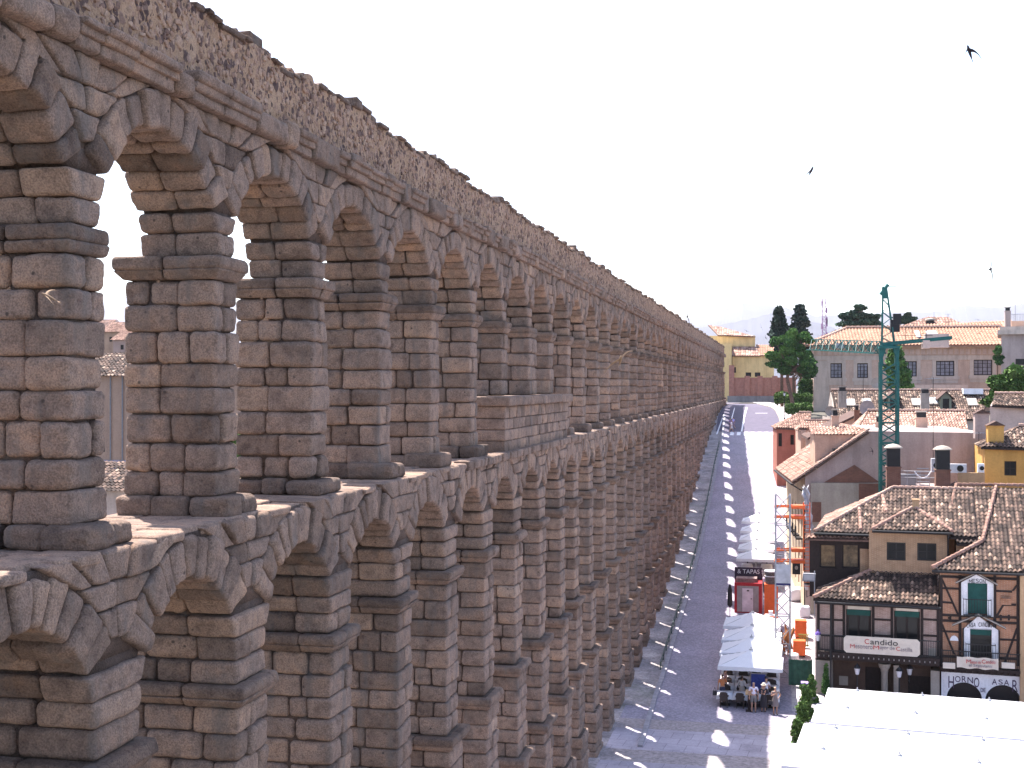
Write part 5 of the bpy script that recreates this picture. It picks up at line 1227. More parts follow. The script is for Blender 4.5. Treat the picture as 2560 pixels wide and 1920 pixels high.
def tree(name, label, cat, base, trunk, clumps, n, size, leaf, group=None, tr=.3, seed=0, limbs=True):
    """trunk: list of world points from the ground up; clumps in world coordinates"""
    r = empty(name, base, label, cat, group); b = MB()
    for i in range(len(trunk)-1): b.bar(trunk[i], trunk[i+1], tr*2*(1-.6*i/len(trunk)), n=8, w2=tr*2*(1-.6*(i+1)/len(trunk)))
    if limbs:
        rr = random.Random(seed)
        for c, rad, t in clumps:
            st = Vector(trunk[-1]).lerp(Vector(trunk[-2]), rr.random()*.8); b.bar(st, Vector(c), tr*.55, n=5, w2=tr*.15)
    b.build('trunk', BARK, r); leaves(clumps, n, size, leaf, r, seed=seed); return r
def mk(fr_y, lst, dep):
    """clumps from pixels: (px,py,rx_px,ry_px,tint)"""
    out = []; 
    for i, (x, y, rx, ry, t) in enumerate(lst):
        p = W(x, y, fr_y); s_ = (fr_y/1.03)/F_PX; rr = random.Random(i*7+int(x)); out.append((Vector((p.x, p.y+rr.uniform(-.4,.4)*dep, p.z)), (rx*s_, (rx+ry)/2*s_*1.0, ry*s_), t))
    return out
def fill(n, x, y, rx, ry, cr, seed, tint=.45):
    rr = random.Random(seed); o = []
    for i in range(n):
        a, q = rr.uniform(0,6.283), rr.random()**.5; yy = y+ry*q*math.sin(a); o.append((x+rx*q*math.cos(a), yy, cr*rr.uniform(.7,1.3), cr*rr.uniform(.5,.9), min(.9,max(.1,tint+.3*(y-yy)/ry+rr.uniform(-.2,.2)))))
    return o
YP = 196
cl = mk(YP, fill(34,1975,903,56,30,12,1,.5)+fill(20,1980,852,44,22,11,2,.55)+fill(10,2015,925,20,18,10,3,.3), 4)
tree('stone_pine', 'tall green pine with two-tiered rounded crown and leaning trunk beside the road', 'tree', G(1985,1042), [G(1985,1042)+Vector((0,0,-.2)), W(1980,1000,YP), W(1968,948,YP), W(1975,905,YP)], cl, 42000, .17, L_PINE, tr=.38, seed=3)
cl = mk(YP+4, fill(7,2010,905,20,20,13,21,.3), 2)
tree('stone_pine', 'darker second pine trunk and crown close behind the two-tiered pine', 'tree', G(1992,1020), [G(1994,1022), W(1985,985,YP+4), W(1983,940,YP+4)], cl, 4000, .30, L_PINE, tr=.3, seed=4)
for (x, top, w_, Y, lab) in ((1950,768,17,214,'left dark cypress-like conifer standing behind the pine'),(1998,763,18,216,'right, slightly taller dark conifer standing behind the pine')):
    lst = []
    rr = random.Random(x)
    for i in range(14):
        f = i/13; yy = top+9+f*95; ww = w_*(.75+.75*min(1,f*1.6)); lst.append((x+rr.uniform(-.35,.35)*ww+f*4, yy, ww*.75, 10, .45+rr.uniform(-.2,.2)))
    base = W(x+5,1000,Y); base.z = g(Y); tree('dark_conifer', lab, 'tree', base, [base, W(x+4,900,Y), W(x,top+20,Y)], mk(Y, lst, 1), 6500, .28, L_CYP, tr=.3, seed=x, limbs=False)
# cedar with level branches, plus the one further right
def cedar(x, y, s_, Y, lab, seed, n=7000):
    rr = random.Random(seed); lst = []
    for (dx, dy, rx, ry) in ((-2,-38,9,6),(5,-42,12,5),(10,-36,14,4),(-8,-28,15,5),(-30,-20,20,4),(-42,-18,12,3),(8,-20,26,6),(-15,-12,26,5),(34,-14,22,4),(48,-18,12,3),(-20,0,34,6),(20,-3,30,6),(42,2,18,4),(-38,2,16,4),(0,8,36,7)):
        for q in range(2): lst.append((x+(dx+rr.uniform(-5,5))*s_, y+(dy+rr.uniform(-2,2))*s_, rx*s_*.8, ry*s_*.8, .5+rr.uniform(-.25,.25)))
    base = W(x,y+40,Y); base.z = g(Y)-2; tree('cedar', lab, 'tree', base, [base, W(x,y,Y), W(x+3*s_,y-38*s_,Y)], mk(Y, lst, 2), n, .28, L_CED, tr=.4, seed=seed)
cedar(2146,808,1.0,238,'wide cedar with level spreading branches above the palace roof',5)
cedar(2268,803,.42,240,'smaller cedar top to the right of the crane above the palace roof',6,2500)
# cypress before the palace, ivy-like tree and right-hand broadleaf
lst = [(2240+random.Random(i).uniform(-3,3)+(8 if i > 8 else 0), 872+i*6.2, 12+14*min(1,i/9), 9, .35+.3*random.Random(i+50).random()) for i in range(17)]
base = W(2243,985,185); base.z = g(185); tree('cypress', 'broad dark cypress behind the crane mast against the palace', 'tree', base, [base, W(2243,940,185), W(2240,885,185)], mk(185, lst, 1.5), 9000, .22, L_PINE, tr=.3, seed=11, limbs=False)
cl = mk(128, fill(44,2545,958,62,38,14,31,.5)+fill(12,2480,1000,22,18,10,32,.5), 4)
base = W(2540,1080,128); base.z = g(128); tree('broadleaf_tree', 'leafy bright green tree at the right edge below the grey building', 'tree', base, [base, W(2540,1010,128), W(2540,960,128)], cl, 16000, .20, L_GRN, tr=.35, seed=12)
cl = mk(186, fill(16,2496,888,6,24,5,41,.4), 1); base = W(2494,930,186); base.z = g(186); tree('climbing_ivy', 'narrow ivy growth climbing the corner of the grey building', 'plant', base, [base, W(2494,920,186), W(2494,880,186)], cl, 1800, .2, L_PINE, tr=.1, seed=13, limbs=False)
# garden hedges
for (x0, x1, y, hh, Y, lab) in ((1966,2028,1016,14,186,'lower clipped hedge in the little garden by the road'),(1968,2028,992,14,200,'upper clipped hedge in the little garden by the road'),(1940,1968,990,16,212,'rounded bright shrub left of the hedges'),(2000,2028,960,26,206,'dark tall clipped hedge against the palace corner')):
    lst = []; rr = random.Random(x0); n = max(3, int((x1-x0)/6))
    for i in range(n): lst.append((x0+(x1-x0)*(i+.5)/n, y+rr.uniform(-2,2), (x1-x0)/n*1.0, hh*.55, .65 if hh < 20 else .25))
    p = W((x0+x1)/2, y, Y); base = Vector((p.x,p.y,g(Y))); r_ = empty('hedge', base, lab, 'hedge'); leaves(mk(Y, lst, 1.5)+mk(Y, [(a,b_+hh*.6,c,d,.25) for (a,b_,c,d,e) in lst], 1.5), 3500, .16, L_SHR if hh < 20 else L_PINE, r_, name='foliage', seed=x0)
# row of shrubs beside the big parasols
SH = [(2030,1722,10,34,'conical evergreen shrub nearest the restaurant in the parasol row'),(2014,1755,15,42,'second evergreen shrub along the parasols, darker side'),(2004,1798,16,42,'third evergreen shrub along the parasols, bright tip'),(1995,1842,15,44,'nearest evergreen shrub at the parasol corner')]
for i, (x, y, rx, ry, lab) in enumerate(SH):
    ft = G(x, y+ry); Y = ft.y; lst = []; rr = random.Random(i)
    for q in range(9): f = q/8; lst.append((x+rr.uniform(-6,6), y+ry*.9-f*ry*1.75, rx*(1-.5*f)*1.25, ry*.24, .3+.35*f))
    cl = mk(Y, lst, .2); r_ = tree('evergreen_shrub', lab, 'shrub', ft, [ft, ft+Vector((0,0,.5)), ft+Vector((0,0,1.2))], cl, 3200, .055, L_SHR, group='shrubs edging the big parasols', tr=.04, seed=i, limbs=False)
    b = MB(); b.lathe((0,0,0), [(.2,0),(.28,.3),(.3,.36),(.26,.36)], 14); b.build('pot', LEAD, r_, world=False)
x, y = 2065, 1700; ft = F1.M @ Vector((fu(F1,2065,-.5,1700), -.5, 0)); cl = [(ft+Vector((0,0,.5+.28*q)), (.26-.03*q,)*2+(.25,), .3+.08*q) for q in range(6)]
tree('potted_cypress', 'slim dark cypress bush against the restaurant corner pier', 'shrub', ft, [ft, ft+Vector((0,0,.5)), ft+Vector((0,0,1.5))], cl, 1800, .05, L_PINE, tr=.04, seed=9, limbs=False)

# ------------------------------------------------------------------ crane
def lattice(b, p0, p1, w_, step, leg=.09, br=.05, up=(0,1,0), taper=1., tri=False):
    p0, p1 = Vector(p0), Vector(p1); d = p1-p0; L = d.length; dn = d/L; r = dn.cross(Vector(up)).normalized(); u = r.cross(dn).normalized(); n = max(1, int(L/step))
    cs = [(-1,-1),(1,-1),(1,1),(-1,1)] if not tri else [(-1,-1),(1,-1),(0,1)]
    def P(i, c, k=None): f = i/n; ww = w_/2*(1+(taper-1)*f); return p0+d*f+r*c[0]*ww+u*c[1]*ww
    for c in cs: b.bar(P(0,c), P(n,c), leg, n=4)
    for i in range(n):
        for q in range(len(cs)):
            a, e = cs[q], cs[(q+1) % len(cs)]
            if i % 2: a, e = e, a
            b.bar(P(i,a), P(i+1,e), br, n=4)
            if i % 2 == 0: b.bar(P(i,cs[q]), P(i,cs[(q+1) % len(cs)]), br, n=4)
YC = 97.5; cb = W(2222,1180,YC); cz = lambda py: W(2222,py,YC).z
cr_ = empty('tower_crane', (cb.x, YC, g(YC)), 'green lattice tower crane rising behind the brick chimneys', 'crane')
b = MB(); lattice(b, (cb.x,YC,g(YC)), (cb.x,YC,cz(905)), 1.2, .74, .2, .10); b.build('mast', GREEN_M, cr_)
b = MB(); zt = cz(905)
for sx in (-1,1):
    for sy in (-1,1): b.bar((cb.x+sx*.52,YC+sy*.52,zt-.3),(cb.x+sx*.62,YC+sy*.5,cz(872)),.22,n=4)
    b.prism([(cb.x+sx*.62,YC-.6,cz(869)),(cb.x+sx*.2,YC-.6,cz(869)),(cb.x+sx*.55,YC-.6,cz(905))], (0,.08,0))
b.box(cb.x-.75,cb.x+.75,YC-.75,YC+.75,cz(872),cz(866)); b.lathe((cb.x,YC,cz(866)), [(.6,0),(.6,.18)], 16); b.build('slewing_ring', GREEN_M, cr_)
b = MB(); zt = cz(860); top = Vector((cb.x-.3,YC,cz(716)))
for sx, sy in ((-1,-1),(1,-1),(1,1),(-1,1)): b.bar((cb.x+sx*.45-.05,YC+sy*.45,zt),(top.x+sx*.12,YC+sy*.12,top.z),.09,n=4)
for i in range(9):
    f, f2 = i/9, (i+1)/9
    for sy in (-1,1): 
        w1_, w2_ = .45*(1-f)+.1*f, .45*(1-f2)+.1*f2; c1_, c2_ = cb.x-.05+(top.x-cb.x+.05)*f, cb.x-.05+(top.x-cb.x+.05)*f2; s_ = 1 if i % 2 else -1
        b.bar((c1_-w1_*s_,YC+sy*w1_,zt+(top.z-zt)*f),(c2_+w2_*s_,YC+sy*w2_,zt+(top.z-zt)*f2),.045,n=4)
b.box(top.x-.2,top.x+.2,YC-.2,YC+.2,top.z-.9,top.z-.1); b.bar(top+Vector((-.3,0,-.6)),top+Vector((.25,0,.15)),.25,n=6); b.bar(top+Vector((0,0,0)),top+Vector((.9,0,.0)),.05,n=4); b.bar(top+Vector((.5,0,-2.3)),(cb.x+.62,YC,cz(800)),.08); b.build('tower_head', GREEN_M, cr_)
b = MB(); b.box(cb.x+.1,cb.x+.75,YC-.4,YC+.35,cz(830),cz(800)); b.box(cb.x+.3,cb.x+.85,YC-.45,YC+.3,cz(812),cz(785)); b.build('winch_motor', IRON, cr_)
b = MB(); j0, j1 = Vector((cb.x-.6,YC,cz(861))), Vector((W(2378,846,YC).x,YC,cz(846)+.0))
for sy in (-.45,.45): b.bar(j0+Vector((0,sy,0)), j1+Vector((0,sy,0)), .14, .26)
for i in range(8): p = j0.lerp(j1,(i+.5)/8); b.bar(p+Vector((0,-.45,0)),p+Vector((0,.45,0)),.08)
b.build('counter_jib', GREEN_M, cr_)
b = MB(); p = W(2344,850,YC); b.box(p.x-.95,p.x+.75,YC-.5,YC+.5,cz(870),cz(836)); b.box(p.x-.2-.9,p.x-.9+.3,YC-.55,YC+.55,cz(872),cz(852)); b.build('counterweight', PINKW, cr_)
b = MB(); ja, jb = Vector((cb.x-.6,YC+.4,cz(868))), Vector((W(2082,868,YC).x-1.2,YC+16,CAMZ+3.6)); lattice(b, ja, jb, .9, .8, .07, .045, up=(0,0,1), tri=True); b.build('jib', GREEN_M, cr_)
b = MB(); p = ja.lerp(jb,.55); b.box(p.x-.3,p.x+.3,p.y-.3,p.y+.3,p.z-.2,p.z+.2); b.build('trolley', GREY_METAL, cr_)
b = MB()
for px in (2264,2280,2300,2316):
    p = W(px,862,YC-.4); 
    b.bar((p.x,YC-.5,cz(858)),(p.x,YC-.5,cz(824)),.035)
for py in (824, 840): b.bar((cb.x+.6,YC-.5,cz(py)),(W(2330,840,YC).x,YC-.5,cz(py)),.03)
b.build('walkway_rail', IRON, cr_)

# telecom mast, far
YT = 420; r_ = empty('radio_mast', (W(2061,850,YT).x, YT, 15), 'tall red and white lattice radio mast on the horizon', 'mast')
PURP = m_plain('faded_red_steel', (.42,.20,.36), .6); b = MB(); lattice(b, W(2061,880,YT), W(2060,747,YT), 1.25, 1.3, .22, .12, taper=.9); b.bar(W(2060,747,YT), W(2060,722,YT), .08); b.build('lattice_tower', PURP, r_)
b = MB(); rr = random.Random(2)
for i in range(12): p = W(2061+rr.choice((-6,6)),rr.uniform(748,860),YT); b.box(p.x-.25,p.x+.25,p.y-.3,p.y+.3,p.z-.9,p.z+.9)
b.build('antenna_panels', PURP, r_)
# ------------------------------------------------------------------ street furniture and life
def parasol(P, w_, label, group, h=2.35, rise=.75, rz=A1, d=None, val=.22):
    """square market parasol; P is the foot of the pole"""
    r = empty('parasol', P, label, 'parasol', group, rz=RAD(rz)); d = d or w_; n = 8; V = []; Fc = []
    for i in range(n+1):
        for j in range(n+1):
            x, y = -1+2*i/n, -1+2*j/n; m_ = max(abs(x), abs(y)); sag = -.10*math.sin(math.pi*m_)*(1-abs(abs(x)-abs(y)))
            V.append((x*w_/2, y*d/2, h+rise*(1-m_)+sag*.6))
    for i in range(n):
        for j in range(n): a = i*(n+1)+j; Fc.append((a, a+n+1, a+n+2, a+1))
    k = len(V)
    ring = [i*(n+1) for i in range(n+1)]+[n*(n+1)+j for j in range(1,n+1)]+[i*(n+1)+n for i in range(n-1,-1,-1)]+[j for j in range(n-1,0,-1)]
    for q, i in enumerate(ring): v = V[i]; V.append((v[0]*1.01, v[1]*1.01, v[2]-val-.02*(q % 2)))
    for q in range(len(ring)): q2 = (q+1) % len(ring); Fc.append((ring[q], ring[q2], k+q2, k+q))
    c = mesh_obj('canopy', V, Fc, CLOTH_W, r, False, world=False)
    b = MB(); b.bar((0,0,0),(0,0,h+rise-.05),.07,n=8); b.box(-.35,.35,-.35,.35,0,.07); b.build('pole', GREY_METAL, r, world=False)
    b = MB()
    for i in range(8): t = math.pi*i/4; m_ = max(abs(math.cos(t)),abs(math.sin(t))); b.bar((0,0,h+rise-.1),(math.cos(t)/m_*w_*.48,math.sin(t)/m_*d*.48,h-.0),.03,n=4)
    b.build('ribs', GREY_METAL, r, world=False)
    b = MB(); b.lathe((0,0,h+rise-.02), [(.13,0),(.1,.05),(.03,.06),(.03,.16)], 10); b.build('finial', GREY_METAL, r, world=False); return r
def copy_thing(o, loc, label, rz=None, group=None, s=None):
    r = o.copy(); COL.objects.link(r); r.location = loc; r['label'] = label
    if rz is not None: r.rotation_euler = (0,0,rz)
    if group: r['group'] = group
    if s: r.scale = s
    for c in list(o.children):
        q = c.copy(); COL.objects.link(q); q.parent = r; q.matrix_parent_inverse = c.matrix_parent_inverse.copy()
        for e in list(c.children): z = e.copy(); COL.objects.link(z); z.parent = q; z.matrix_parent_inverse = e.matrix_parent_inverse.copy()
    return r
# foreground grid of white parasols
GP = 'big white parasols over the plaza terrace'
org = WZ(2118,1772,3.35); ux = (WZ(2465,1799,3.35)-org)/2; uy = Vector((-ux.y,ux.x,0)).normalized()*3.75; an = math.degrees(math.atan2(ux.y,ux.x)); wP = ux.length
rows_ = {1:'back',0:'second',-1:'third',-2:'front'}; cols_ = ['leftmost','second from the left','third from the left','rightmost']
for r_i in (1,0,-1,-2):
    for c_i in range(4):
        if c_i == 3 and r_i < -1: pass
        P = org+ux*c_i+ux.normalized()*.31*r_i+uy*(r_i+(.0 if r_i >= 0 else -.07))+Vector((0,0,0)); P.z = g(P.y)
        parasol(P, wP*.995, '%s big white square parasol in the %s row before the restaurant' % (cols_[c_i], rows_[r_i]), GP, h=2.3, rise=.42, rz=an, d=3.74, val=.2)
# two rows on the street
GQ = 'white parasols over the near street terrace'
a_p = WZ(1795,1676,3.05); b_p = WZ(1957,1676,3.05); wq = (b_p-a_p).length
names4 = ['nearest','second','third','farthest']
for i in range(4):
    P = Vector(((a_p.x+b_p.x)/2-.05*i, a_p.y+wq/2+3.35*i, 0)); P.z = g(P.y)
    parasol(P, wq*.98, '%s of the four white parasols over the near street terrace' % names4[i], GQ, h=2.35, rise=.75, rz=-1, d=3.3)
GR = 'white parasols over the far street terrace'
for i in range(5):
    P = Vector((-2.35, 109.2+3.4*i, 0)); P.z = g(P.y)
    parasol(P, 3.1, '%s of the white parasols over the far street terrace behind the red kiosk' % ['nearest','second','middle','fourth','farthest'][i], GR, h=2.3, rise=.7, rz=-1, d=3.3)
# tables and chairs
WICK = m_plain('dark_wicker', (.05,.038,.035), .85, var=.4, scale=25)
def table(P, label, group):
    r = empty('dining_table', P, label, 'table', group); b = MB(); b.bar((0,0,0),(0,0,.72),.09,n=8); b.box(-.3,.3,-.3,.3,0,.03); b.build('leg', IRON, r, world=False)
    V = []; n = 24
    for zz_, k in ((.76,0),(.75,1.),(.62,1.05),(.42,1.13)):
        for i in range(n):
            t = 6.2832*i/n; m_ = max(abs(math.cos(t)),abs(math.sin(t))); f = (.44/m_)*k*(1+(.035*math.sin(i*2.6) if zz_ < .7 else 0)); V.append((f*math.cos(t), f*math.sin(t), zz_+(.03*math.cos(i*3.1) if zz_ < .5 else 0)))
    Fc = [(j*n+i,j*n+(i+1) % n,(j+1)*n+(i+1) % n,(j+1)*n+i) for j in range(3) for i in range(n)]
    mesh_obj('tablecloth', V, Fc, CLOTH_W, r, True, world=False); return r
def chair(P, rz, label, group):
    r = empty('wicker_chair', P, label, 'chair', group, rz=rz); b = MB(); b.box(-.23,.23,-.23,.23,.40,.47); b.build('seat', WICK, r, world=False)
    b = MB(); b.prism([(-.24,.20,.47),(.24,.20,.47),(.23,.27,.90),(.12,.28,.95),(-.12,.28,.95),(-.23,.27,.90)], (0,.04,0)); b.build('backrest', WICK, r, world=False)
    for sx in (-1,1):
        for sy in (-1,1): b = MB(); b.bar((sx*.2,sy*.2,0),(sx*.2,sy*.2,.42),.04); b.build('leg', WICK, r, world=False)
        b = MB(); b.bar((sx*.25,-.2,.66),(sx*.25,.24,.68),.05); b.bar((sx*.24,-.2,.42),(sx*.25,-.2,.66),.04); b.build('armrest', WICK, r, world=False)
    return r
T0 = table((0,0,-50), 'x', 'x'); C0 = chair((0,0,-50), 0, 'x', 'x')
used = [False, False]
def put(kind, P, label, group, rz=0):
    src = T0 if kind == 0 else C0
    if not used[kind]: used[kind] = True; src.location = P; src.rotation_euler = (0,0,rz); src['label'] = label; src['group'] = group; return src
    return copy_thing(src, P, label, rz, group)
side_n = {-3.45:'left', -.75:'right', -1.7:'inner right'}
rown = ['front','second','third','fourth']
for i in range(4):
    for x in (-3.45, -1.7+.05, -.75):
        y = 76.6+i*1.75; z_ = g(y)+.02
        if x == -1.65 : continue
        sd = 'left' if x < -2 else 'right'
        put(0, (x, y, z_), '%s-row dining table with white cloth on the %s side of the near terrace' % (rown[i], sd), 'white-clothed tables of the near terrace')
        put(0, (x+(.95 if x < -2 else -.95), y, z_), '%s-row dining table with white cloth next to the aisle, %s half of the near terrace' % (rown[i], sd), 'white-clothed tables of the near terrace')
        for k_, xx in enumerate((x, x+(.95 if x < -2 else -.95))):
            for sg_, rz in ((-1, math.pi),(1, 0)):
                put(1, (xx+.05*sg_, y+sg_*.62, z_), 'dark wicker chair %s the %s-row %s table, %s half of the terrace' % ('before' if sg_ < 0 else 'behind', rown[i], 'outer' if k_ == 0 else 'aisle', sd), 'dark wicker chairs of the near terrace', rz)
for i in range(4):
    y = 110+i*2.6; z_ = g(y)+.02
    for x in (-3.2,-1.5): put(0, (x, y, z_), '%s-row white-clothed table on the %s of the far terrace' % (rown[i], 'left' if x < -2 else 'right'), 'white-clothed tables of the far terrace')

# people
def skinned(name, pts, edges, rad, mat, parent, sub=1, root=0):
    me = bpy.data.meshes.new(name); me.from_pydata([tuple(p) for p in pts], edges, []); o = bpy.data.objects.new(name, me); COL.objects.link(o)
    md = o.modifiers.new('skin', 'SKIN'); 
    if not me.skin_vertices: me.skin_vertices.new()
    for i, r in enumerate(rad):
        sv = me.skin_vertices[0].data[i]; sv.radius = r if isinstance(r, tuple) else (r, r); sv.use_root = (i == root)
    o.modifiers.new('sub', 'SUBSURF').levels = sub; o.modifiers['sub'].render_levels = sub
    bpy.context.view_layer.update()
    m2 = bpy.data.meshes.new_from_object(o.evaluated_get(bpy.context.evaluated_depsgraph_get())); bpy.data.objects.remove(o)
    m2.materials.clear(); m2.materials.append(mat); m2.polygons.foreach_set('use_smooth', [True]*len(m2.polygons))
    o = bpy.data.objects.new(name, m2); COL.objects.link(o); o.parent = parent; return o
SKIN = m_plain('skin', (.50,.28,.20), .6, var=.05)
def person(P, rz, label, h=1.72, top=(.7,.7,.75), bottom=(.2,.2,.22), kind='trousers', sleeves='short', hair=(.05,.035,.03), hat=None, stride=.0, arms=('down','down'), bag=None, seated=False, name_m=None, longhair=False):
    r = empty('person', P, label, 'person', rz=rz); s = h/1.75; V = Vector
    TM = m_plain('cloth_top', top, .9, var=.08); BM = m_plain('cloth_bottom', bottom, .9, var=.1); HM = m_plain('hair', hair, .8, var=.2); SH_ = m_plain('shoe_leather', (.05,.045,.05), .7)
    if seated: hipz, kn, an_ = .50, [V((sx*.11,-.42,.50)) for sx in (-1,1)], [V((sx*.12,-.42,.07)) for sx in (-1,1)]
    else: hipz, kn, an_ = .92, [V((sx*.10,-stride*sx*.45-.01,.50)) for sx in (-1,1)], [V((sx*.10,-stride*sx*.9+(.10 if sx*stride < 0 else 0),.08+(.06 if sx*stride < 0 and stride else 0))) for sx in (-1,1)]
    toe = [a+V((0,-.17,-.04)) for a in an_]; dz = hipz-.92
    pel = V((0,0,hipz+.02)); wst = V((0,0,1.10+dz)); che = V((0,-.01,1.30+dz)); nb = V((0,.01,1.47+dz)); hb = V((0,-.015,1.56+dz)); hm_ = V((0,-.01,1.66+dz)); ht = V((0,.0,1.73+dz))
    sh = [V((sx*.19,.01,1.42+dz)) for sx in (-1,1)]; el, wr = [], []
    for i, sx in enumerate((-1,1)):
        a = arms[i]
        if a == 'down': el.append(V((sx*.26,.03,1.14+dz))); wr.append(V((sx*.25,-.07,.90+dz)))
        elif a == 'swing': el.append(V((sx*.25,.12,1.15+dz))); wr.append(V((sx*.24,.10,.92+dz)))
        elif a == 'hip': el.append(V((sx*.38,.10,1.18+dz))); wr.append(V((sx*.20,.02,1.0+dz)))
        elif a == 'bent': el.append(V((sx*.25,.02,1.15+dz))); wr.append(V((sx*.10,-.26,1.16+dz)))
        else: el.append(V((sx*.26,-.02,1.16+dz))); wr.append(V((sx*.08,-.20,1.30+dz)))
    pts = [pel,wst,che,nb,hb,hm_,ht]; rad = [(.13,.10),(.12,.09),(.14,.10),(.055,.055),(.065,.075),(.082,.095),(.05,.06)]; ed = [(0,1),(1,2),(2,3),(3,4),(4,5),(5,6)]
    for i, sx in enumerate((-1,1)):
        b0 = len(pts); pts += [V((sx*.09,0,hipz-.04)), kn[i], an_[i], toe[i]]; rad += [.085,.055,.038,(.04,.025)]; ed += [(0,b0),(b0,b0+1),(b0+1,b0+2),(b0+2,b0+3)]
        b0 = len(pts); d = (wr[i]-el[i]).normalized(); hd = wr[i]+d*.08; pts += [sh[i], el[i], wr[i], hd]; rad += [.055,.042,.027,(.035,.02)]; ed += [(2,b0),(b0,b0+1),(b0+1,b0+2),(b0+2,b0+3)]
        side = V((1,0,0)) if abs(d.x) < .7 else V((0,1,0)); side = (side-d*side.dot(d)).normalized(); curl = d.cross(side).normalized()*.25
        for q in range(4):
            b1 = len(pts); o_ = side*(-.027+.018*q); ln = (.066,.078,.074,.058)[q]; pts += [hd+o_+d*.02, hd+o_+(d+curl*.5).normalized()*ln, hd+o_*.9+(d+curl*1.8).normalized()*(ln+.03)]; rad += [.010,.009,.007]; ed += [(b0+3,b1),(b1,b1+1),(b1+1,b1+2)]
        b1 = len(pts); pts += [wr[i]+d*.04-side*.035, wr[i]+d*.085-side*.058]; rad += [.011,.008]; ed += [(b0+3,b1),(b1,b1+1)]
    b0 = len(pts); pts += [hm_+V((0,-.105,-.025))]; rad += [.014]; ed += [(5,b0)]
    body = skinned('body', [p*s for p in pts], ed, [((q[0]*s,q[1]*s) if isinstance(q,tuple) else q*s) for q in rad], SKIN, r)
    # shirt
    pts = [V((0,0,1.0+dz)),wst,che,V((0,.01,1.45+dz))]; rad = [(.15,.12),(.145,.115),(.165,.125),(.07,.07)]; ed = [(0,1),(1,2),(2,3)]
    for i, sx in enumerate((-1,1)):
        b0 = len(pts); end = sh[i].lerp(el[i],.8) if sleeves == 'short' else wr[i]
        if sleeves == 'none': end = sh[i].lerp(el[i],.15)
        pts += [sh[i]]+([el[i]] if sleeves == 'long' else [])+[end]; rad += [.072]+([.058] if sleeves == 'long' else [])+[.06 if sleeves != 'long' else .042]; ed += [(2,b0),(b0,b0+1)]+([(b0+1,b0+2)] if sleeves == 'long' else [])
    skinned('shirt', [p*s for p in pts], ed, [((q[0]*s,q[1]*s) if isinstance(q,tuple) else q*s) for q in rad], TM, r)
    if kind in ('trousers','shorts'):
        pts = [V((0,0,hipz+.12)),pel]; rad = [(.145,.115),(.155,.125)]; ed = [(0,1)]
        for i, sx in enumerate((-1,1)):
            b0 = len(pts); end = an_[i]+V((0,0,.03)) if kind == 'trousers' else V((sx*.10,0,hipz-.04)).lerp(kn[i],.92); pts += [V((sx*.095,0,hipz-.06))]+([kn[i]] if kind == 'trousers' else [])+[end]
            rad += [.10]+([.075] if kind == 'trousers' else [])+[.062 if kind == 'trousers' else .09]; ed += [(1,b0),(b0,b0+1)]+([(b0+1,b0+2)] if kind == 'trousers' else [])
        skinned(kind, [p*s for p in pts], ed, [((q[0]*s,q[1]*s) if isinstance(q,tuple) else q*s) for q in rad], BM, r)
    else:
        zl = .52 if kind == 'skirt' else .28; b = MB(); n = 18; V2 = []
        prof = [(.135,1.08+dz),(.17,.95+dz),(.20,.75),(.25,zl)]
        for (rr, zz_) in prof:
            for i in range(n): t = 6.2832*i/n; f = rr*(1+(.06*math.sin(i*2.1) if zz_ < .8 else 0)); V2.append(V((f*math.cos(t), f*.8*math.sin(t), zz_))*s)
        mesh_obj('skirt', V2, [(j*n+i,(j+1)*n+i,(j+1)*n+(i+1) % n,j*n+(i+1) % n) for j in range(3) for i in range(n)], BM, r, True, world=False)
    pts = [ht+V((0,.02,-.03)),hm_+V((0,.035,.0)),hm_+V((0,.055,-.08 if not longhair else -.2))]; skinned('hair', [p*s for p in pts], [(0,1),(1,2)], [.085*s,.098*s,.06*s], HM, r)
    b = MB()
    for sx in (-1,1): b.lathe(((hm_+V((sx*.032,-.088,.0)))*s), [(.003,-.008),(.009,-.003),(.009,.003),(.003,.008)], 6)
    b.build('eyes', SH_, r, world=False)
    for a, tt in zip(an_, toe): skinned('shoe', [(a+V((0,.03,-.04)))*s, (tt+V((0,-.03,-.0)))*s], [(0,1)], [(.045*s,.04*s),(.045*s,.032*s)], SH_, r)
    if hat: b = MB(); b.lathe((ht+V((0,0,-.07)))*s, [(.17 if hat == 'brim' else .1,0),(.16 if hat == 'brim' else .11,.015),(.10,.02),(.095,.09),(.05,.12)], 14); b.build('hat', m_plain('straw', (.62,.52,.40) if hat == 'brim' else (.03,.03,.06), .9), r, world=False)
    return r
def carry(P, label, col, s=(.13,.05,.17), name='bag'):
    r = empty(name, P, label, 'bag'); b = MB(); b.prism([(-s[0],-s[1],0),(s[0],-s[1],0),(s[0]*.85,-s[1],s[2]*1.6),(-s[0]*.85,-s[1],s[2]*1.6)], (0,2*s[1],0)); b.build('pouch', m_plain('bag_fabric', col, .8), r, world=False)
    b = MB(); b.bar((-s[0]*.6,0,s[2]*1.6),(0,0,s[2]*2.9),.02); b.bar((s[0]*.6,0,s[2]*1.6),(0,0,s[2]*2.9),.02); b.build('handle', IRON, r, world=False); return r
P1 = G(1806,1757); person(P1, RAD(205), 'man in orange t-shirt and dark jeans standing at the left terrace corner', 1.76, (.62,.22,.09), (.06,.06,.10), 'trousers', arms=('bent','down')); carry(P1+Vector((-.45,-.05,.45)), 'dark bag hanging at the side of the man in orange', (.05,.045,.05))
P1 = G(1811,1745)+Vector((.05,.35,0)); person(P1, RAD(80), 'person in pink top walking just behind the man in orange', 1.68, (.55,.30,.28), (.07,.07,.12), 'trousers', stride=.3, arms=('bent','swing'))
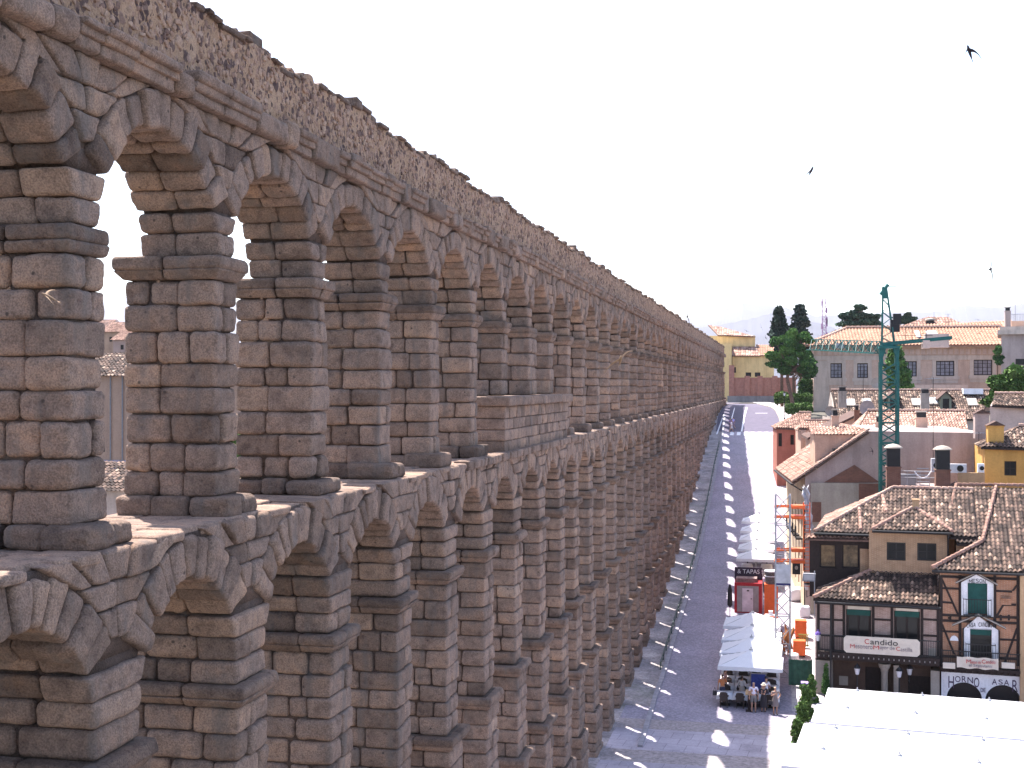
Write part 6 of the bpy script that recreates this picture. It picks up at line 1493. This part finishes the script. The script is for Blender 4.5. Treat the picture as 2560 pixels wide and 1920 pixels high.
P1 = G(1855,1757); person(P1, RAD(150), 'woman in pale grey top and long beige skirt left of the blue board', 1.66, (.50,.46,.46), (.34,.29,.26), 'longskirt', 'long', arms=('bent','down'), longhair=True)
P1 = G(1884,1780); person(P1, RAD(8), 'man in white polo shirt and grey shorts before the blue board', 1.78, (.80,.74,.86), (.24,.22,.22), 'shorts', arms=('down','down'), hair=(.25,.22,.2))
P1 = G(1909,1779); person(P1, RAD(-5), 'woman in long black dress and straw sun hat beside the white polo man', 1.66, (.05,.045,.055), (.045,.04,.05), 'longskirt', 'long', arms=('bent','bent'), hat='brim', longhair=True)
P1 = G(1915,1770)+Vector((.0,.25,0)); person(P1, RAD(30), 'man in dark cap and white shirt standing behind the woman with straw hat', 1.80, (.76,.72,.82), (.08,.08,.12), 'trousers', arms=('down','bent'), hat='cap')
P1 = G(1938,1786); person(P1, RAD(15), 'blonde woman in grey dress holding a bottle, rightmost of the standing group', 1.64, (.25,.21,.20), (.22,.18,.18), 'skirt', 'none', hair=(.55,.42,.24), arms=('chest','hip')); carry(P1+Vector((-.27,-.10,.60)), 'small dark shoulder bag of the blonde woman', (.04,.035,.04), (.12,.05,.13))
for (px, py, tc, lab) in ((1862,1418,(.03,.03,.05),'person in dark clothes seated at left of the far terrace'),(1898,1416,(.05,.05,.06),'person in black at the middle of the far terrace'),(1911,1424,(.62,.50,.66),'person in lilac shirt sitting on the far terrace'),(1921,1414,(.45,.25,.16),'person in brown standing at the right of the far terrace')):
    P1 = Vector(((W(px,py,104)).x, 104.5+(px % 3)*.4, 0)); P1.z = g(P1.y)+.3; person(P1, RAD(px), lab, 1.7, tc, (.06,.06,.09), arms=('bent','down'))
GW = [(1826,1076,(.30,.20,.55),'left walker in violet top on the shaded road beyond the crossing'),(1833,1073,(.45,.40,.75),'right walker in pale violet on the shaded road beyond the crossing'),(1829,1081,(.80,.78,.82),'walker in white nearest the crossing on the shaded road')]
for (px, py, tc, lab) in GW: person(G(px,py), RAD(px*40), lab, 1.72, tc, (.62,.55,.55) if py > 1078 else (.2,.16,.25), 'shorts', stride=.25, arms=('swing','bent'))

# blue menu board, lectern
P1 = G(1895,1768)+Vector((0,1.0,0)); r_ = empty('menu_board', P1, 'blue upright menu board under the front parasol', 'sign board')
BLUE = m_plain('blue_panel', (.03,.05,.26), .5, var=.25, scale=8); b = MB(); b.box(-.42,.42,-.03,.03,.55,1.75); b.build('panel', BLUE, r_, world=False)
b = MB(); b.box(-.4,-.34,-.03,.03,0,.55); b.box(.34,.40,-.03,.03,0,.55); b.box(-.45,.45,-.04,.04,1.75,1.79); b.build('frame', GREY_METAL, r_, world=False)
P1 = G(1873,1778); r_ = empty('menu_stand', P1, 'dark wooden menu lectern left of the white polo man', 'stand'); b = MB(); b.box(-.08,.08,-.08,.08,0,1.0); b.box(-.2,.2,-.2,.2,0,.05); b.build('post', WOOD, r_, world=False); b = MB(); b.prism([(-.22,-.18,.98),(.22,-.18,.98),(.22,.16,1.2),(-.22,.16,1.2)], (0,0,.04)); b.build('desk', m_plain('light_wood', (.45,.30,.17), .7), r_, world=False)

# red kiosk with TAPAS fascia
YK = 99.5; kx0, kx1 = W(1836,1500,YK).x, W(1905,1500,YK).x; kg = g(YK); zk_ = W(1870,1458,YK).z
r_ = empty('kiosk', (kx0,YK,kg), 'dark red kiosk with grey front, white door and dark sign fascia on its roof', 'kiosk')
b = MB(); b.box(kx0,kx1,YK,YK+2.6,kg,zk_); b.build('cabin', RED_M, r_)
b = MB(); b.box(kx0+.2,kx1-.25,YK-.03,YK,kg+.1,zk_-.22); b.build('front_panel', m_plain('grey_panel', (.28,.27,.27), .6), r_)
b = MB(); b.box(kx0+.6,kx1-.68,YK-.06,YK-.03,kg+.12,zk_-.4); dr = b.build('door', m_plain('pale_door', (.62,.58,.62), .6), r_)
b = MB(); b.box(kx1-.86,kx1-.76,YK-.09,YK-.06,kg+1.1,kg+1.16); b.box((kx0+kx1)/2-.1,(kx0+kx1)/2+.08,YK-.07,YK-.06,kg+1.7,kg+1.8); b.build('handle', IRON, dr)
b = MB(); b.box(kx0-.05,kx1+.0,YK+1.9,YK+2.0,zk_-.1,zk_+.95); fs_ = b.build('fascia', m_plain('dark_fascia', (.045,.03,.05), .7), r_)
t_ = text('& TAPAS !', .48, WHITE_P, fs_, ((kx0+kx1)/2+.1,YK+1.88,zk_+.62), sx=.95); 
b = MB(); b.box(kx0+.1,kx1-.4,YK+.4,YK+1.6,zk_,zk_+.3); b.build('roof_unit', m_plain('worn_roof', (.25,.16,.15), .8, var=.5, scale=5), r_)
# black folded umbrella / banner left of kiosk
P1 = G(1822,1560)+Vector((0,2,0)); r_ = empty('folded_parasol', P1, 'closed dark parasol standing left of the red kiosk', 'parasol'); b = MB(); b.lathe((0,0,0), [(.3,0),(.3,.08),(.03,.1),(.03,.9),(.2,1.1),(.16,2.3),(.04,2.7)], 10); b.build('furled_canopy', IRON, r_, world=False)
# grey lattice hoist mast with orange brackets
YM = 84; mx = W(1957,1400,YM).x; zt = W(1957,1236,YM).z; r_ = empty('hoist_mast', (mx,YM,g(YM)), 'grey lattice hoist mast with orange brackets beside the street houses', 'hoist')
b = MB(); lattice(b, (mx,YM,g(YM)), (mx,YM,zt), .92, .95, .11, .055); b.build('lattice_mast', GREY_METAL, r_)
for py in (1266,1292,1374,1402):
    z = W(1957,py,YM).z; b = MB(); x1 = W(2012,1266,YM+1).x
    for sy in (-.45,.45): b.bar((mx-.5,YM+sy,z),(x1,YM+sy+.3,z+.02),.09)
    b.box(mx+.55,x1,YM-.2,YM+.6,z-.12,z+.10); b.bar((mx-.5,YM-.45,z),(mx-.5,YM+.45,z),.09); b.build('orange_bracket', ORANGE_M, r_)
b = MB(); xl = W(2012,1266,YM+1).x+.1
for i in range(22): z = W(1957,1262,YM).z-i*.25; b.bar((xl-.2,YM,z),(xl+.2,YM,z),.04)
b.bar((xl-.2,YM,W(1957,1255,YM).z),(xl-.2,YM,W(1957,1425,YM).z),.07); b.bar((xl+.2,YM,W(1957,1255,YM).z),(xl+.2,YM,W(1957,1425,YM).z),.07); b.build('orange_ladder', ORANGE_M, r_)
b = MB(); z0_, z1_ = W(1960,1455,YM).z, W(1960,1408,YM).z; b.box(mx-.42,mx+.5,YM-.56,YM-.53,z0_,z1_); b.build('grey_panel', m_plain('pale_grey_sheet', (.5,.5,.54), .6), r_)
b = MB(); b.box(mx-.42,mx+.5,YM-.57,YM-.53,z0_-.14,z0_-.003); b.build('blue_strip', m_plain('navy_strip', (.03,.03,.12), .6), r_)
# orange compressor boxes and mixer
def crate(px, py, w_, h_, d, mat, name, lab, cat, Y, extra=None):
    p = W(px, py, Y); r = empty(name, (p.x,Y,g(Y)), lab, cat); b = MB(); b.box(-w_/2,w_/2,-d/2,d/2,.12,h_)
    for k_ in range(3): b.box(-w_/2-.02,w_/2+.02,-d/2-.02,d/2+.02,.12+h_*(k_+.6)/3.2,.16+h_*(k_+.6)/3.2)
    b.build('housing', mat, r, world=False); b = MB()
    for sx in (-1,1): b.box(sx*w_*.4-.06,sx*w_*.4+.06,-d*.4,d*.4,0,.12)
    b.build('skid', IRON, r, world=False); return r, p
r_, _ = crate(1927,1520,.92,2.05,.9,ORANGE_M,'compressor','tall orange site machine between the kiosk and the grey hoist mast','machine',91)
b = MB(); b.box(-.4,.4,-.35,.35,2.05,2.1); b.box(-.15,.15,-.2,.1,2.1,2.4); b.build('control_box', WHITE_P, r_, world=False)
YB = 96; pB_ = W(1928,1460,YB); r_ = empty('mixing_silo', (pB_.x,YB,g(YB)), 'dark ribbed drum with white rims on an orange base behind the orange machine', 'machine')
zB0, zB1 = W(1928,1459,YB).z-g(YB), W(1928,1429,YB).z-g(YB); b = MB(); b.lathe((0,0,zB0), [(.42,0),(.46,.1),(.46,zB1-zB0)], 20); b.build('drum', m_plain('ribbed_steel', (.13,.11,.11), .6, .4, var=.4, scale=9), r_, world=False)
b = MB(); b.lathe((0,0,zB1), [(.50,0),(.52,.05),(.5,.1)], 20); b.lathe((0,0,zB1-.35), [(.49,0),(.49,.06)], 20); b.build('rim', WHITE_P, r_, world=False); b = MB(); b.box(-.5,.5,-.45,.45,0,zB0); b.build('base', ORANGE_M, r_, world=False)
crate(1998,1545,.8,1.1,.8,ORANGE_M,'generator','low orange generator right of the hoist mast near the green fence','machine',88.5)
crate(2002,1505,.8,1.3,.8,ORANGE_M,'generator','orange generator farther back beside the floodlight house wall','machine',93)
for i, (px, py, Y) in enumerate(((1962,1545,89),(1975,1535,90.5))):
    p = W(px,py,Y); r_ = empty('timber_stack', (p.x,Y,g(Y)), ('nearer' if i == 0 else 'farther')+' bundle of orange-brown planks stacked at the foot of the hoist', 'planks'); b = MB(); rr = random.Random(i)
    for k_ in range(9): b.bar((rr.uniform(-.3,.3),-.4,k_ % 3*.12),(rr.uniform(-.35,.35),rr.uniform(.0,.5),1.2+rr.uniform(0,.5)),.09)
    b.build('planks', m_plain('scaffold_plank', (.36,.15,.06), .8, var=.3), r_, world=False)
# bags of material under the hoist
for i, (px, py, Y, s_) in enumerate(((1985,1575,86.5,.35),(1945,1528,93,.3),(2012,1462,99,.4),(1990,1392,104,.5))):
    p = W(px, py, Y); r_ = empty('rubble_sack', (p.x,Y,g(Y)), ['white rubble sack by the green fence','dark sack beside the orange machine','white sack at the house wall behind the hoist','pale sack far along the house wall'][i], 'sack'); B = Blocks(0, i); B.box(p.x-s_,p.x+s_,Y-s_,Y+s_,g(Y),g(Y)+s_*2.2,r=.25); B.build('sack', r_, mat=CLOTH_W if i != 1 else IRON, amp=.05)
# green construction fence
YG = 81.5; r_ = empty('site_fence', (W(1995,1600,YG).x,YG,g(YG)), 'site fence panel clad in dark green mesh across the side of the street', 'fence')
q0, q1 = W(1972,1590,YG), W(2030,1590,YG); b = MB(); zb0 = g(YG)
for i in range(5): x = q0.x+(q1.x-q0.x)*i/4; b.bar((x,YG,zb0),(x,YG,zb0+1.75),.05,n=6)
b.build('posts', GREY_METAL, r_); b = MB(); n = 24
for i in range(n):
    xa, xb = q0.x+(q1.x-q0.x)*i/n, q0.x+(q1.x-q0.x)*(i+1)/n; w1_, w2_ = .04*math.sin(i*.9), .04*math.sin((i+1)*.9)
    b.prism([(xa,YG-.05+w1_,zb0+.08),(xb,YG-.05+w2_,zb0+.08),(xb,YG-.05+w2_,zb0+1.7),(xa,YG-.05+w1_,zb0+1.7)], (0,.02,0))
b.build('green_mesh', m_plain('green_mesh', (.035,.10,.07), .8, var=.3, scale=4), r_)
p = G(2008,1620); r_ = empty('yellow_barrier', p, 'small yellow-green slatted barrier leaning by the green fence', 'barrier'); b = MB()
for i in range(6): b.box(-.3+.11*i,-.24+.11*i,-.03,.03,.1,.95)
b.box(-.35,.4,-.04,.04,.9,.97); b.box(-.35,.4,-.04,.04,.15,.22); b.build('slats', m_plain('mustard_paint', (.30,.25,.06), .7), r_, world=False)
# hanging tarpaulin
r_ = empty('tarpaulin', W(2014,1260,96), 'crumpled white tarpaulin hanging from the corner of the house', 'tarpaulin'); V = []; n = 9; m_ = 14
for j in range(m_+1):
    for i in range(n+1):
        p = W(2004+i*1.8+ (j*.9), 1214+j*7.6+4*math.sin(i*1.3), 96); V.append((p.x+.08*math.sin(j*1.7+i), 96-.5+.22*math.sin(i*1.9+j*.8), p.z))
mesh_obj('sheet', V, [(j*(n+1)+i,(j+1)*(n+1)+i,(j+1)*(n+1)+i+1,j*(n+1)+i+1) for j in range(m_) for i in range(n)], CLOTH_W, r_, True)
# floodlight on the roof corner and black banner
p = F1.M @ Vector((fu(F1,2022,1.2,1440),1.2,fz(F1,2015,1450,1.2))); r_ = empty('floodlight', p, 'boxy grey floodlight on a pole at the restaurant roof corner', 'floodlight')
b = MB(); b.bar((.35,0,-2.4),(.35,0,.6),.07,n=8); b.bar((.35,0,.2),(0,0,.2),.06); b.build('pole', GREY_METAL, r_, world=False); b = MB(); b.prism([(-.4,-.2,-.05),(.38,-.2,-.05),(.42,-.2,.42),(-.34,-.2,.42)], (0,.45,0)); b.build('housing', LEAD, r_, world=False); b = MB(); b.box(-.32,.34,-.225,-.203,.02,.36); b.build('lens', GREY_METAL, r_, world=False)
p = W(1991,1420,92); r_ = empty('hanging_banner', p, 'black hanging banner with pale emblem on the street-side house front', 'banner'); b = MB(); b.box(-.28,.28,-.02,.02,-.45,.45); b.build('cloth', IRON, r_, world=False); b = MB(); b.lathe((0,0,0), [(.0,0)], 3) if False else b.prism([(.12*math.cos(6.28*i/10),-.025,.02+.14*math.sin(6.28*i/10)) for i in range(10)], (0,-.01,0)); b.build('emblem', STONE_P, r_, world=False)
# railing along the kerb
RAILG = m_plain('green_rail_paint', (.05,.075,.065), .6); r_ = empty('kerb_railing', Vector((kerb_x(90)-.3, 90, g(90))), 'low dark green railing along the left kerb of the street under the aqueduct', 'railing'); b = MB()
ysr = [float(y) for y in np.arange(84, 172, 2.2)]
for i, y in enumerate(ysr):
    x = kerb_x(y)-.3; b.bar((x,y,g(y)-.1),(x,y,g(y)+.55),.06)
    if i: xp, yp = kerb_x(ysr[i-1])-.3, ysr[i-1]; b.bar((xp,yp,g(yp)+.52),(x,y,g(y)+.52),.06); b.bar((xp,yp,g(yp)+.25),(x,y,g(y)+.25),.04)
b.build('rails', RAILG, r_)
# lanterns
def lantern(P, label, h, arm=None, glass=None, cap=None, group=None):
    r = empty('street_lamp', P, label, 'lamp', group); b = MB()
    if arm is None: b.lathe((0,0,0), [(.12,0),(.12,.25),(.05,.4),(.04,h-.05)], 10)
    else: b.bar((0,0,-.5),(0,0,.0),.05,n=6); b.bar((0,0,-.45),(arm,0.5,-.45),.04,n=6)
    b.build('post', IRON, r, world=False); z = h if arm is None else 0
    b = MB(); b.lathe((0,0,z), [(.10,0),(.17,.38)], 6); b.build('lantern_glass', glass or m_plain('milky_glass', (.62,.60,.64), .3), r, world=False); b = MB(); b.lathe((0,0,z+.38), [(.22,0),(.14,.14),(.04,.22),(.02,.32)], 6); b.build('cap', cap or IRON, r, world=False); return r
PU = m_plain('violet_cap', (.12,.07,.28), .5)
lantern(W(2045,1602,79.3), 'large wall lantern with violet cap at the left corner of the restaurant', 0, arm=.1, cap=PU)
lantern(F1.M @ Vector((fu(F1,2143,-1.0,1700),-1.0,0)), 'left iron post lantern before the restaurant portico', 1.7, group=None)
lantern(F1.M @ Vector((fu(F1,2248,-1.0,1700),-1.0,0)), 'right iron post lantern before the restaurant portico', 1.7)
lantern(F1.M @ Vector((fu(F1,2274,.3,1700),.3,1.6)), 'small white hanging lantern right of the portico columns', 0, arm=.0)
lantern(W(1995,1085,143), 'wall lantern on the red house front', 0, arm=.3); lantern(G(1961,1050), 'tall dark street lamp by the garden hedges', 3.6)
lantern(W(2017,1475,86), 'lantern with white glass above the orange generators on the house wall', 0, arm=.2)
P1 = G(1971,1060); r_ = empty('traffic_sign', P1, 'blue square road sign on a pole by the garden', 'sign'); b = MB(); b.bar((0,0,0),(0,0,2.9),.07,n=8); b.build('pole', GREY_METAL, r_, world=False); b = MB(); b.box(-.32,.32,-.06,-.04,2.1,2.8); pn = b.build('panel', m_plain('blue_sign', (.05,.05,.45), .5), r_, world=False); text('1', .5, WHITE_P, pn, (.12,-.065,2.45)); b = MB(); b.box(-.2,-.05,-.065,-.06,2.3,2.5); b.build('symbol', WHITE_P, pn, world=False)
P1 = G(2017,1740); r_ = empty('small_table', P1, 'small violet-topped side table by the shrubs at the restaurant corner', 'table'); b = MB(); b.box(-.35,.35,-.3,.3,.78,.84); b.build('tabletop', m_plain('violet_top', (.30,.2,.5), .7), r_, world=False)
for sx in (-1,1):
    for sy in (-1,1): b = MB(); b.bar((sx*.3,sy*.25,0),(sx*.3,sy*.25,.78),.04); b.build('leg', IRON, r_, world=False)
# aerials and satellite dishes
def aerial(P, h, lab, tilt=0):
    r = empty('tv_aerial', P, lab, 'aerial'); b = MB(); b.bar((0,0,-.3),(0,0,h),.045,n=6); b.build('pole', IRON, r, world=False); b = MB(); b.bar((-.6,0,h-.1),(.5,.3,h-.05),.03)
    for i in range(7): x = -.55+.17*i; b.bar((x,-.28,h-.1),(x,.3,h-.1),.022)
    b.build('elements', GREY_METAL, r, world=False)
for (px, py, Y, h, lab) in ((2333,1150,96,6.0,'tall thin aerial pole before the mauve wall'),(2158,1040,126,5.0,'aerial mast with yagi elements over the pink gable'),(2105,1000,140,3.2,'aerial left of the gable, against the palace'),(2447,1110,99,.9,'low tilted aerial at the right end of the mauve wall'),(2335,806,232,5,'aerial on the pavilion roof'),(2538,826,191,6.5,'aerial on the grey flat-topped building'),(2370,832,210,3,'short aerial on the palace ridge')):
    aerial(W(px,py,Y), h, lab)
def dish(P, r0, lab, rz=0):
    r = empty('satellite_dish', P, lab, 'satellite dish', rz=RAD(rz)); b = MB(); n = 20; V = [(0,.12,0)]; Fc = []
    for k_, (rr, dd) in enumerate(((.5,.09),(1.,0))):
        for i in range(n): t = 6.2832*i/n; V.append((r0*rr*math.cos(t), dd, r0*rr*math.sin(t)))
    Fc = [(0,1+i,1+(i+1) % n) for i in range(n)]+[(1+i,1+n+i,1+n+(i+1) % n,1+(i+1) % n) for i in range(n)]; mesh_obj('reflector', V, Fc, STONE_P if 'dark' not in lab else LEAD, r, True, world=False)
    b.bar((0,.1,0),(0,.1,-r0*1.5),.05); b.bar((0,.05,-r0*.6),(0,-r0*.8,-r0*.1),.03); b.build('bracket', GREY_METAL, r, world=False)
dish(W(2076,1028,136), .55, 'white satellite dish left of the pink gable'); dish(W(2168,1020,124), .75, 'large dark satellite dish behind the pink gable', 20); dish(W(2193,958,170), .75, 'white satellite dish seen against the palace, left of the crane')
# a few chairs of stone: hatch and vents on the palace roof
p = FK.M @ Vector((FK.v(2325,804,1).x,1,FK.v(2325,806,1).z)); r_ = empty('roof_vent', p, 'dark roof vent with pale rounded cap on the pavilion roof', 'vent'); b = MB(); b.box(-.6,.6,-.4,.4,-.6,.35); b.build('vent_box', IRON, r_, world=False); b = MB(); b.lathe((0,0,.35), [(.9,0),(.8,.25),(.3,.4)], 14); b.build('cap', STONE_P, r_, world=False)
for (px, lab) in ((2294,'slim white roof window on the palace roof'),(2330,'wide white roof window on the palace roof')):
    p = FJ.plane(px,838,'v',-1,zj2,.42); w_ = .7 if px < 2300 else 1.6; b = MB(); t_ = Vector((0,1,.42)).normalized(); n_ = Vector((0,-.42,1)).normalized(); U = Vector((w_/2,0,0))
    b.prism([p-U-t_*1.3+n_*.12,p+U-t_*1.3+n_*.12,p+U+t_*1.3+n_*.12,p-U+t_*1.3+n_*.12], n_*.15); b.build('skylight', GLASS_S, RJ, world=False)

DPINK = m_plaster('dusty_pink', (.36,.25,.22), .15); DPEACH = m_plaster('dusty_peach', (.38,.25,.18), .15)
# ------------------------------------------------------------------ town seen through the left arches
def left_house(px0, px1, Y, yt, lab, mat, rz, depth=9, roof=TILE_OLD, wins=()):
    fr = Frame((W(px0,yt,Y).x, Y, -12), rz); r = fr.root('town_house', label=lab, cat='building'); u1 = fr.v(px1,yt,0).x; z1 = fr.v((px0+px1)/2,yt,0).z
    hs_ = [rect(fr,*w_) for w_ in wins]; b = MB(); facade(b, 0, u1, 0, z1, 0, hs_, .2); shell(b, 0, u1, 0, z1, 0, depth); b.build('wall', mat, r, world=False)
    for q in hs_: window(r, *q, 0, WOOD, GLASS_D, 2, 2, .08)
    for (v0, v1, s_) in ((-.5, depth/2, .38),(depth+.5, depth/2, -.38)): tiles(fr, [Vector((-.4,v0,0)),Vector((u1+.4,v0,0)),Vector((u1+.4,v1,0)),Vector((-.4,v1,0))], 'v', v0, z1, s_, roof, r, px=False, tile=.3, sub=4)
    b = MB(); b.prism([(.02,0,z1),(.02,depth,z1),(.02,depth/2,z1+.38*depth/2)], (.2,0,0)); b.build('gable', mat, r, world=False); b = MB(); b.prism([(u1-.22,0,z1),(u1-.22,depth,z1),(u1-.22,depth/2,z1+.38*depth/2)], (.2,0,0)); b.build('gable', mat, r, world=False); return fr, r, z1, u1
fr_, r_, z_, u_ = left_house(150, 640, 88, 940, 'peach four-storey house glimpsed between the upper left aqueduct piers', m_plaster('pale_peach', (.36,.245,.19), .1), 2, wins=((245,1075,262,1130),(450,1000,470,1050)))
b = MB(); 
for px in (276,306): u = fr_.v(px,1050,-.1).x; b.bar((u,-.1,4),(u,-.1,z_),.11,n=6)
b.build('drainpipe', LEAD, r_, world=False); b = MB(); b.box(0,u_,-.06,0,0,fr_.v(300,1150,0).z); b.build('lower_render', m_plaster('lilac_render', (.30,.26,.33), .1), r_, world=False)
left_house(100, 330, 70, 1225, 'low house with brown tile roof right behind the second aqueduct pier', PINKW, -4, depth=7)
for i, (a, c, Y, yt, lab) in enumerate(((255,300,210,830,'far stacked apartment house seen through the first arch'),(283,330,190,850,'pinkish far apartment block seen through the first arch'),(120,262,230,822,'distant house behind the first arch, farther left'),(300,420,205,862,'far low house behind the second pier'))):
    left_house(a, c, Y, yt, lab, DPINK if i % 2 else DPEACH, 3*i, depth=10, roof=TILE_PINK, wins=((a+18,yt+12,a+26,yt+24),))
P1 = W(612,1160,62); P1.z = -2; cl = [(W(605+8*math.sin(i*2.),1100+i*17,62), (1.,1.,.8), .6) for i in range(8)]
tree('back_tree', 'bright green tree glimpsed behind the third aqueduct pier', 'tree', P1, [P1, W(606,1230,62), W(606,1150,62)], cl, 3500, .14, L_SHR, tr=.15, seed=77)

# ------------------------------------------------------------------ swifts
BIRD = m_plain('sooty_feathers', (.035,.022,.03), .8); BIRD_B = m_plain('sun_painted_brown_feathers', (.30,.19,.12), .8)  # second feather colour is a lighter copy with sunlight painted in
def swift(px, py, dist, span, roll, yaw, lab, mat=None, pitch=0, sweep=.5):
    p = W(px, py, dist); r = bpy.data.objects.new('swift', None); COL.objects.link(r); r.location = p; r.rotation_euler = (RAD(pitch), RAD(roll), RAD(yaw)); r.empty_display_size = .1; tag(r, lab, 'bird'); s_ = span/2; mat = mat or BIRD
    b = MB(); pr = [(.005,-.42),(.05,-.36),(.075,-.2),(.085,0),(.06,.22),(.03,.4),(.01,.5)]; n = 10; vs = []
    for (rr, y) in pr:
        for i in range(n): t = 6.2832*i/n; vs.append((rr*s_*math.cos(t)*1.15, y*s_, rr*s_*math.sin(t)))
    b.add(vs, [(j*n+i,j*n+(i+1) % n,(j+1)*n+(i+1) % n,(j+1)*n+i) for j in range(len(pr)-1) for i in range(n)]+[tuple(range(n-1,-1,-1)),tuple(range((len(pr)-1)*n,len(pr)*n))])
    b.add([(-.03*s_,.38*s_,0),(.03*s_,.38*s_,0),(.10*s_,.72*s_,0),(0,.55*s_,0),(-.10*s_,.72*s_,0)], [(0,1,2,3,4)]); b.build('body', mat, r, world=False, smooth=True)
    for sx in (-1,1):
        b = MB(); N = 9; up = []; dn = []
        for i in range(N):
            f = i/(N-1); x = sx*s_*(.05+.95*f); y = s_*(-.14+sweep*f**1.6-.05*math.sin(f*3.1)); c = s_*(.24*(1-f)**.7*(.55+.45*(1-f))+.006); z = s_*(.12*math.sin(f*2.2)); up.append((x,y-c*.35,z)); dn.append((x,y+c*.65,z-.004))
        vs = up+dn+[(a,b_,c_+.012*s_) for (a,b_,c_) in up+dn]; fs = []
        for i in range(N-1): fs += [(i,i+1,N+i+1,N+i),(2*N+i,3*N+i,3*N+i+1,2*N+i+1),(i,2*N+i,2*N+i+1,i+1),(N+i,N+i+1,3*N+i+1,3*N+i)]
        b.add(vs, fs); b.build('wing', mat, r, world=False, smooth=True)
    return r
swift(2424,130,17,.46,20,-70,'large dark swift gliding near the top right of the sky',pitch=-62)
swift(2028,427,19,.42,-40,60,'dark swift banking in mid sky right of the wall',pitch=-50)
swift(2476,673,21,.42,85,-15,'violet-dark swift seen edge-on at right above the rooftops',pitch=-20)
swift(1718,792,36,.52,80,10,'swift with upright wings skimming the far wall top',pitch=-10)
swift(1551,900,14,.44,-35,35,'brown sunlit swift flying in front of the mid aqueduct piers',BIRD_B,pitch=-35)
swift(122,742,12.5,.42,30,-60,'brown swift crossing in front of the nearest pier',BIRD_B,pitch=-30)
swift(2042,492,70,.35,0,20,'tiny swift high in the sky below the mid-sky swift'); swift(1878,86,80,.4,10,-20,'tiny pale swift near the top centre of the sky')
swift(2351,705,75,.36,20,40,'tiny swift to the right of the crane top'); swift(2180,1128,60,.42,75,20,'swift in front of the mauve side wall',pitch=-30); swift(1903,818,90,.5,70,0,'tiny swift left of the dark conifers'); swift(1867,828,95,.45,20,30,'tiny swift above the yellow building roof'); swift(1411,766,60,.4,60,10,'small swift against the arches of the far aqueduct')
swift(2043,1173,70,.4,20,40,'pale swift over the mauve wall, left part',BIRD_B); swift(2446,800,85,.4,10,10,'tiny swift before the hills at right'); swift(324,521,40,.3,10,10,'tiny swift seen through the first arch'); swift(1915,845,96,.5,60,-40,'tiny swift low beside the dark conifers')

# ------------------------------------------------------------------ haze
HAZE = True
if HAZE:
    b = MB(); b.box(-13000,13000,-500,14500,-14,720); m = bpy.data.materials.new('haze_air'); m.use_nodes = True; t = m.node_tree
    for n in list(t.nodes):
        if n.type != 'OUTPUT_MATERIAL': t.nodes.remove(n)
    pv = t.nodes.new('ShaderNodeVolumePrincipled'); pv.inputs['Color'].default_value = (.93,.92,.98,1); pv.inputs['Density'].default_value = .00005; pv.inputs['Anisotropy'].default_value = .3
    t.links.new(pv.outputs[0], [n for n in t.nodes if n.type == 'OUTPUT_MATERIAL'][0].inputs['Volume'])
    tag(b.build('haze', m), kind='stuff')
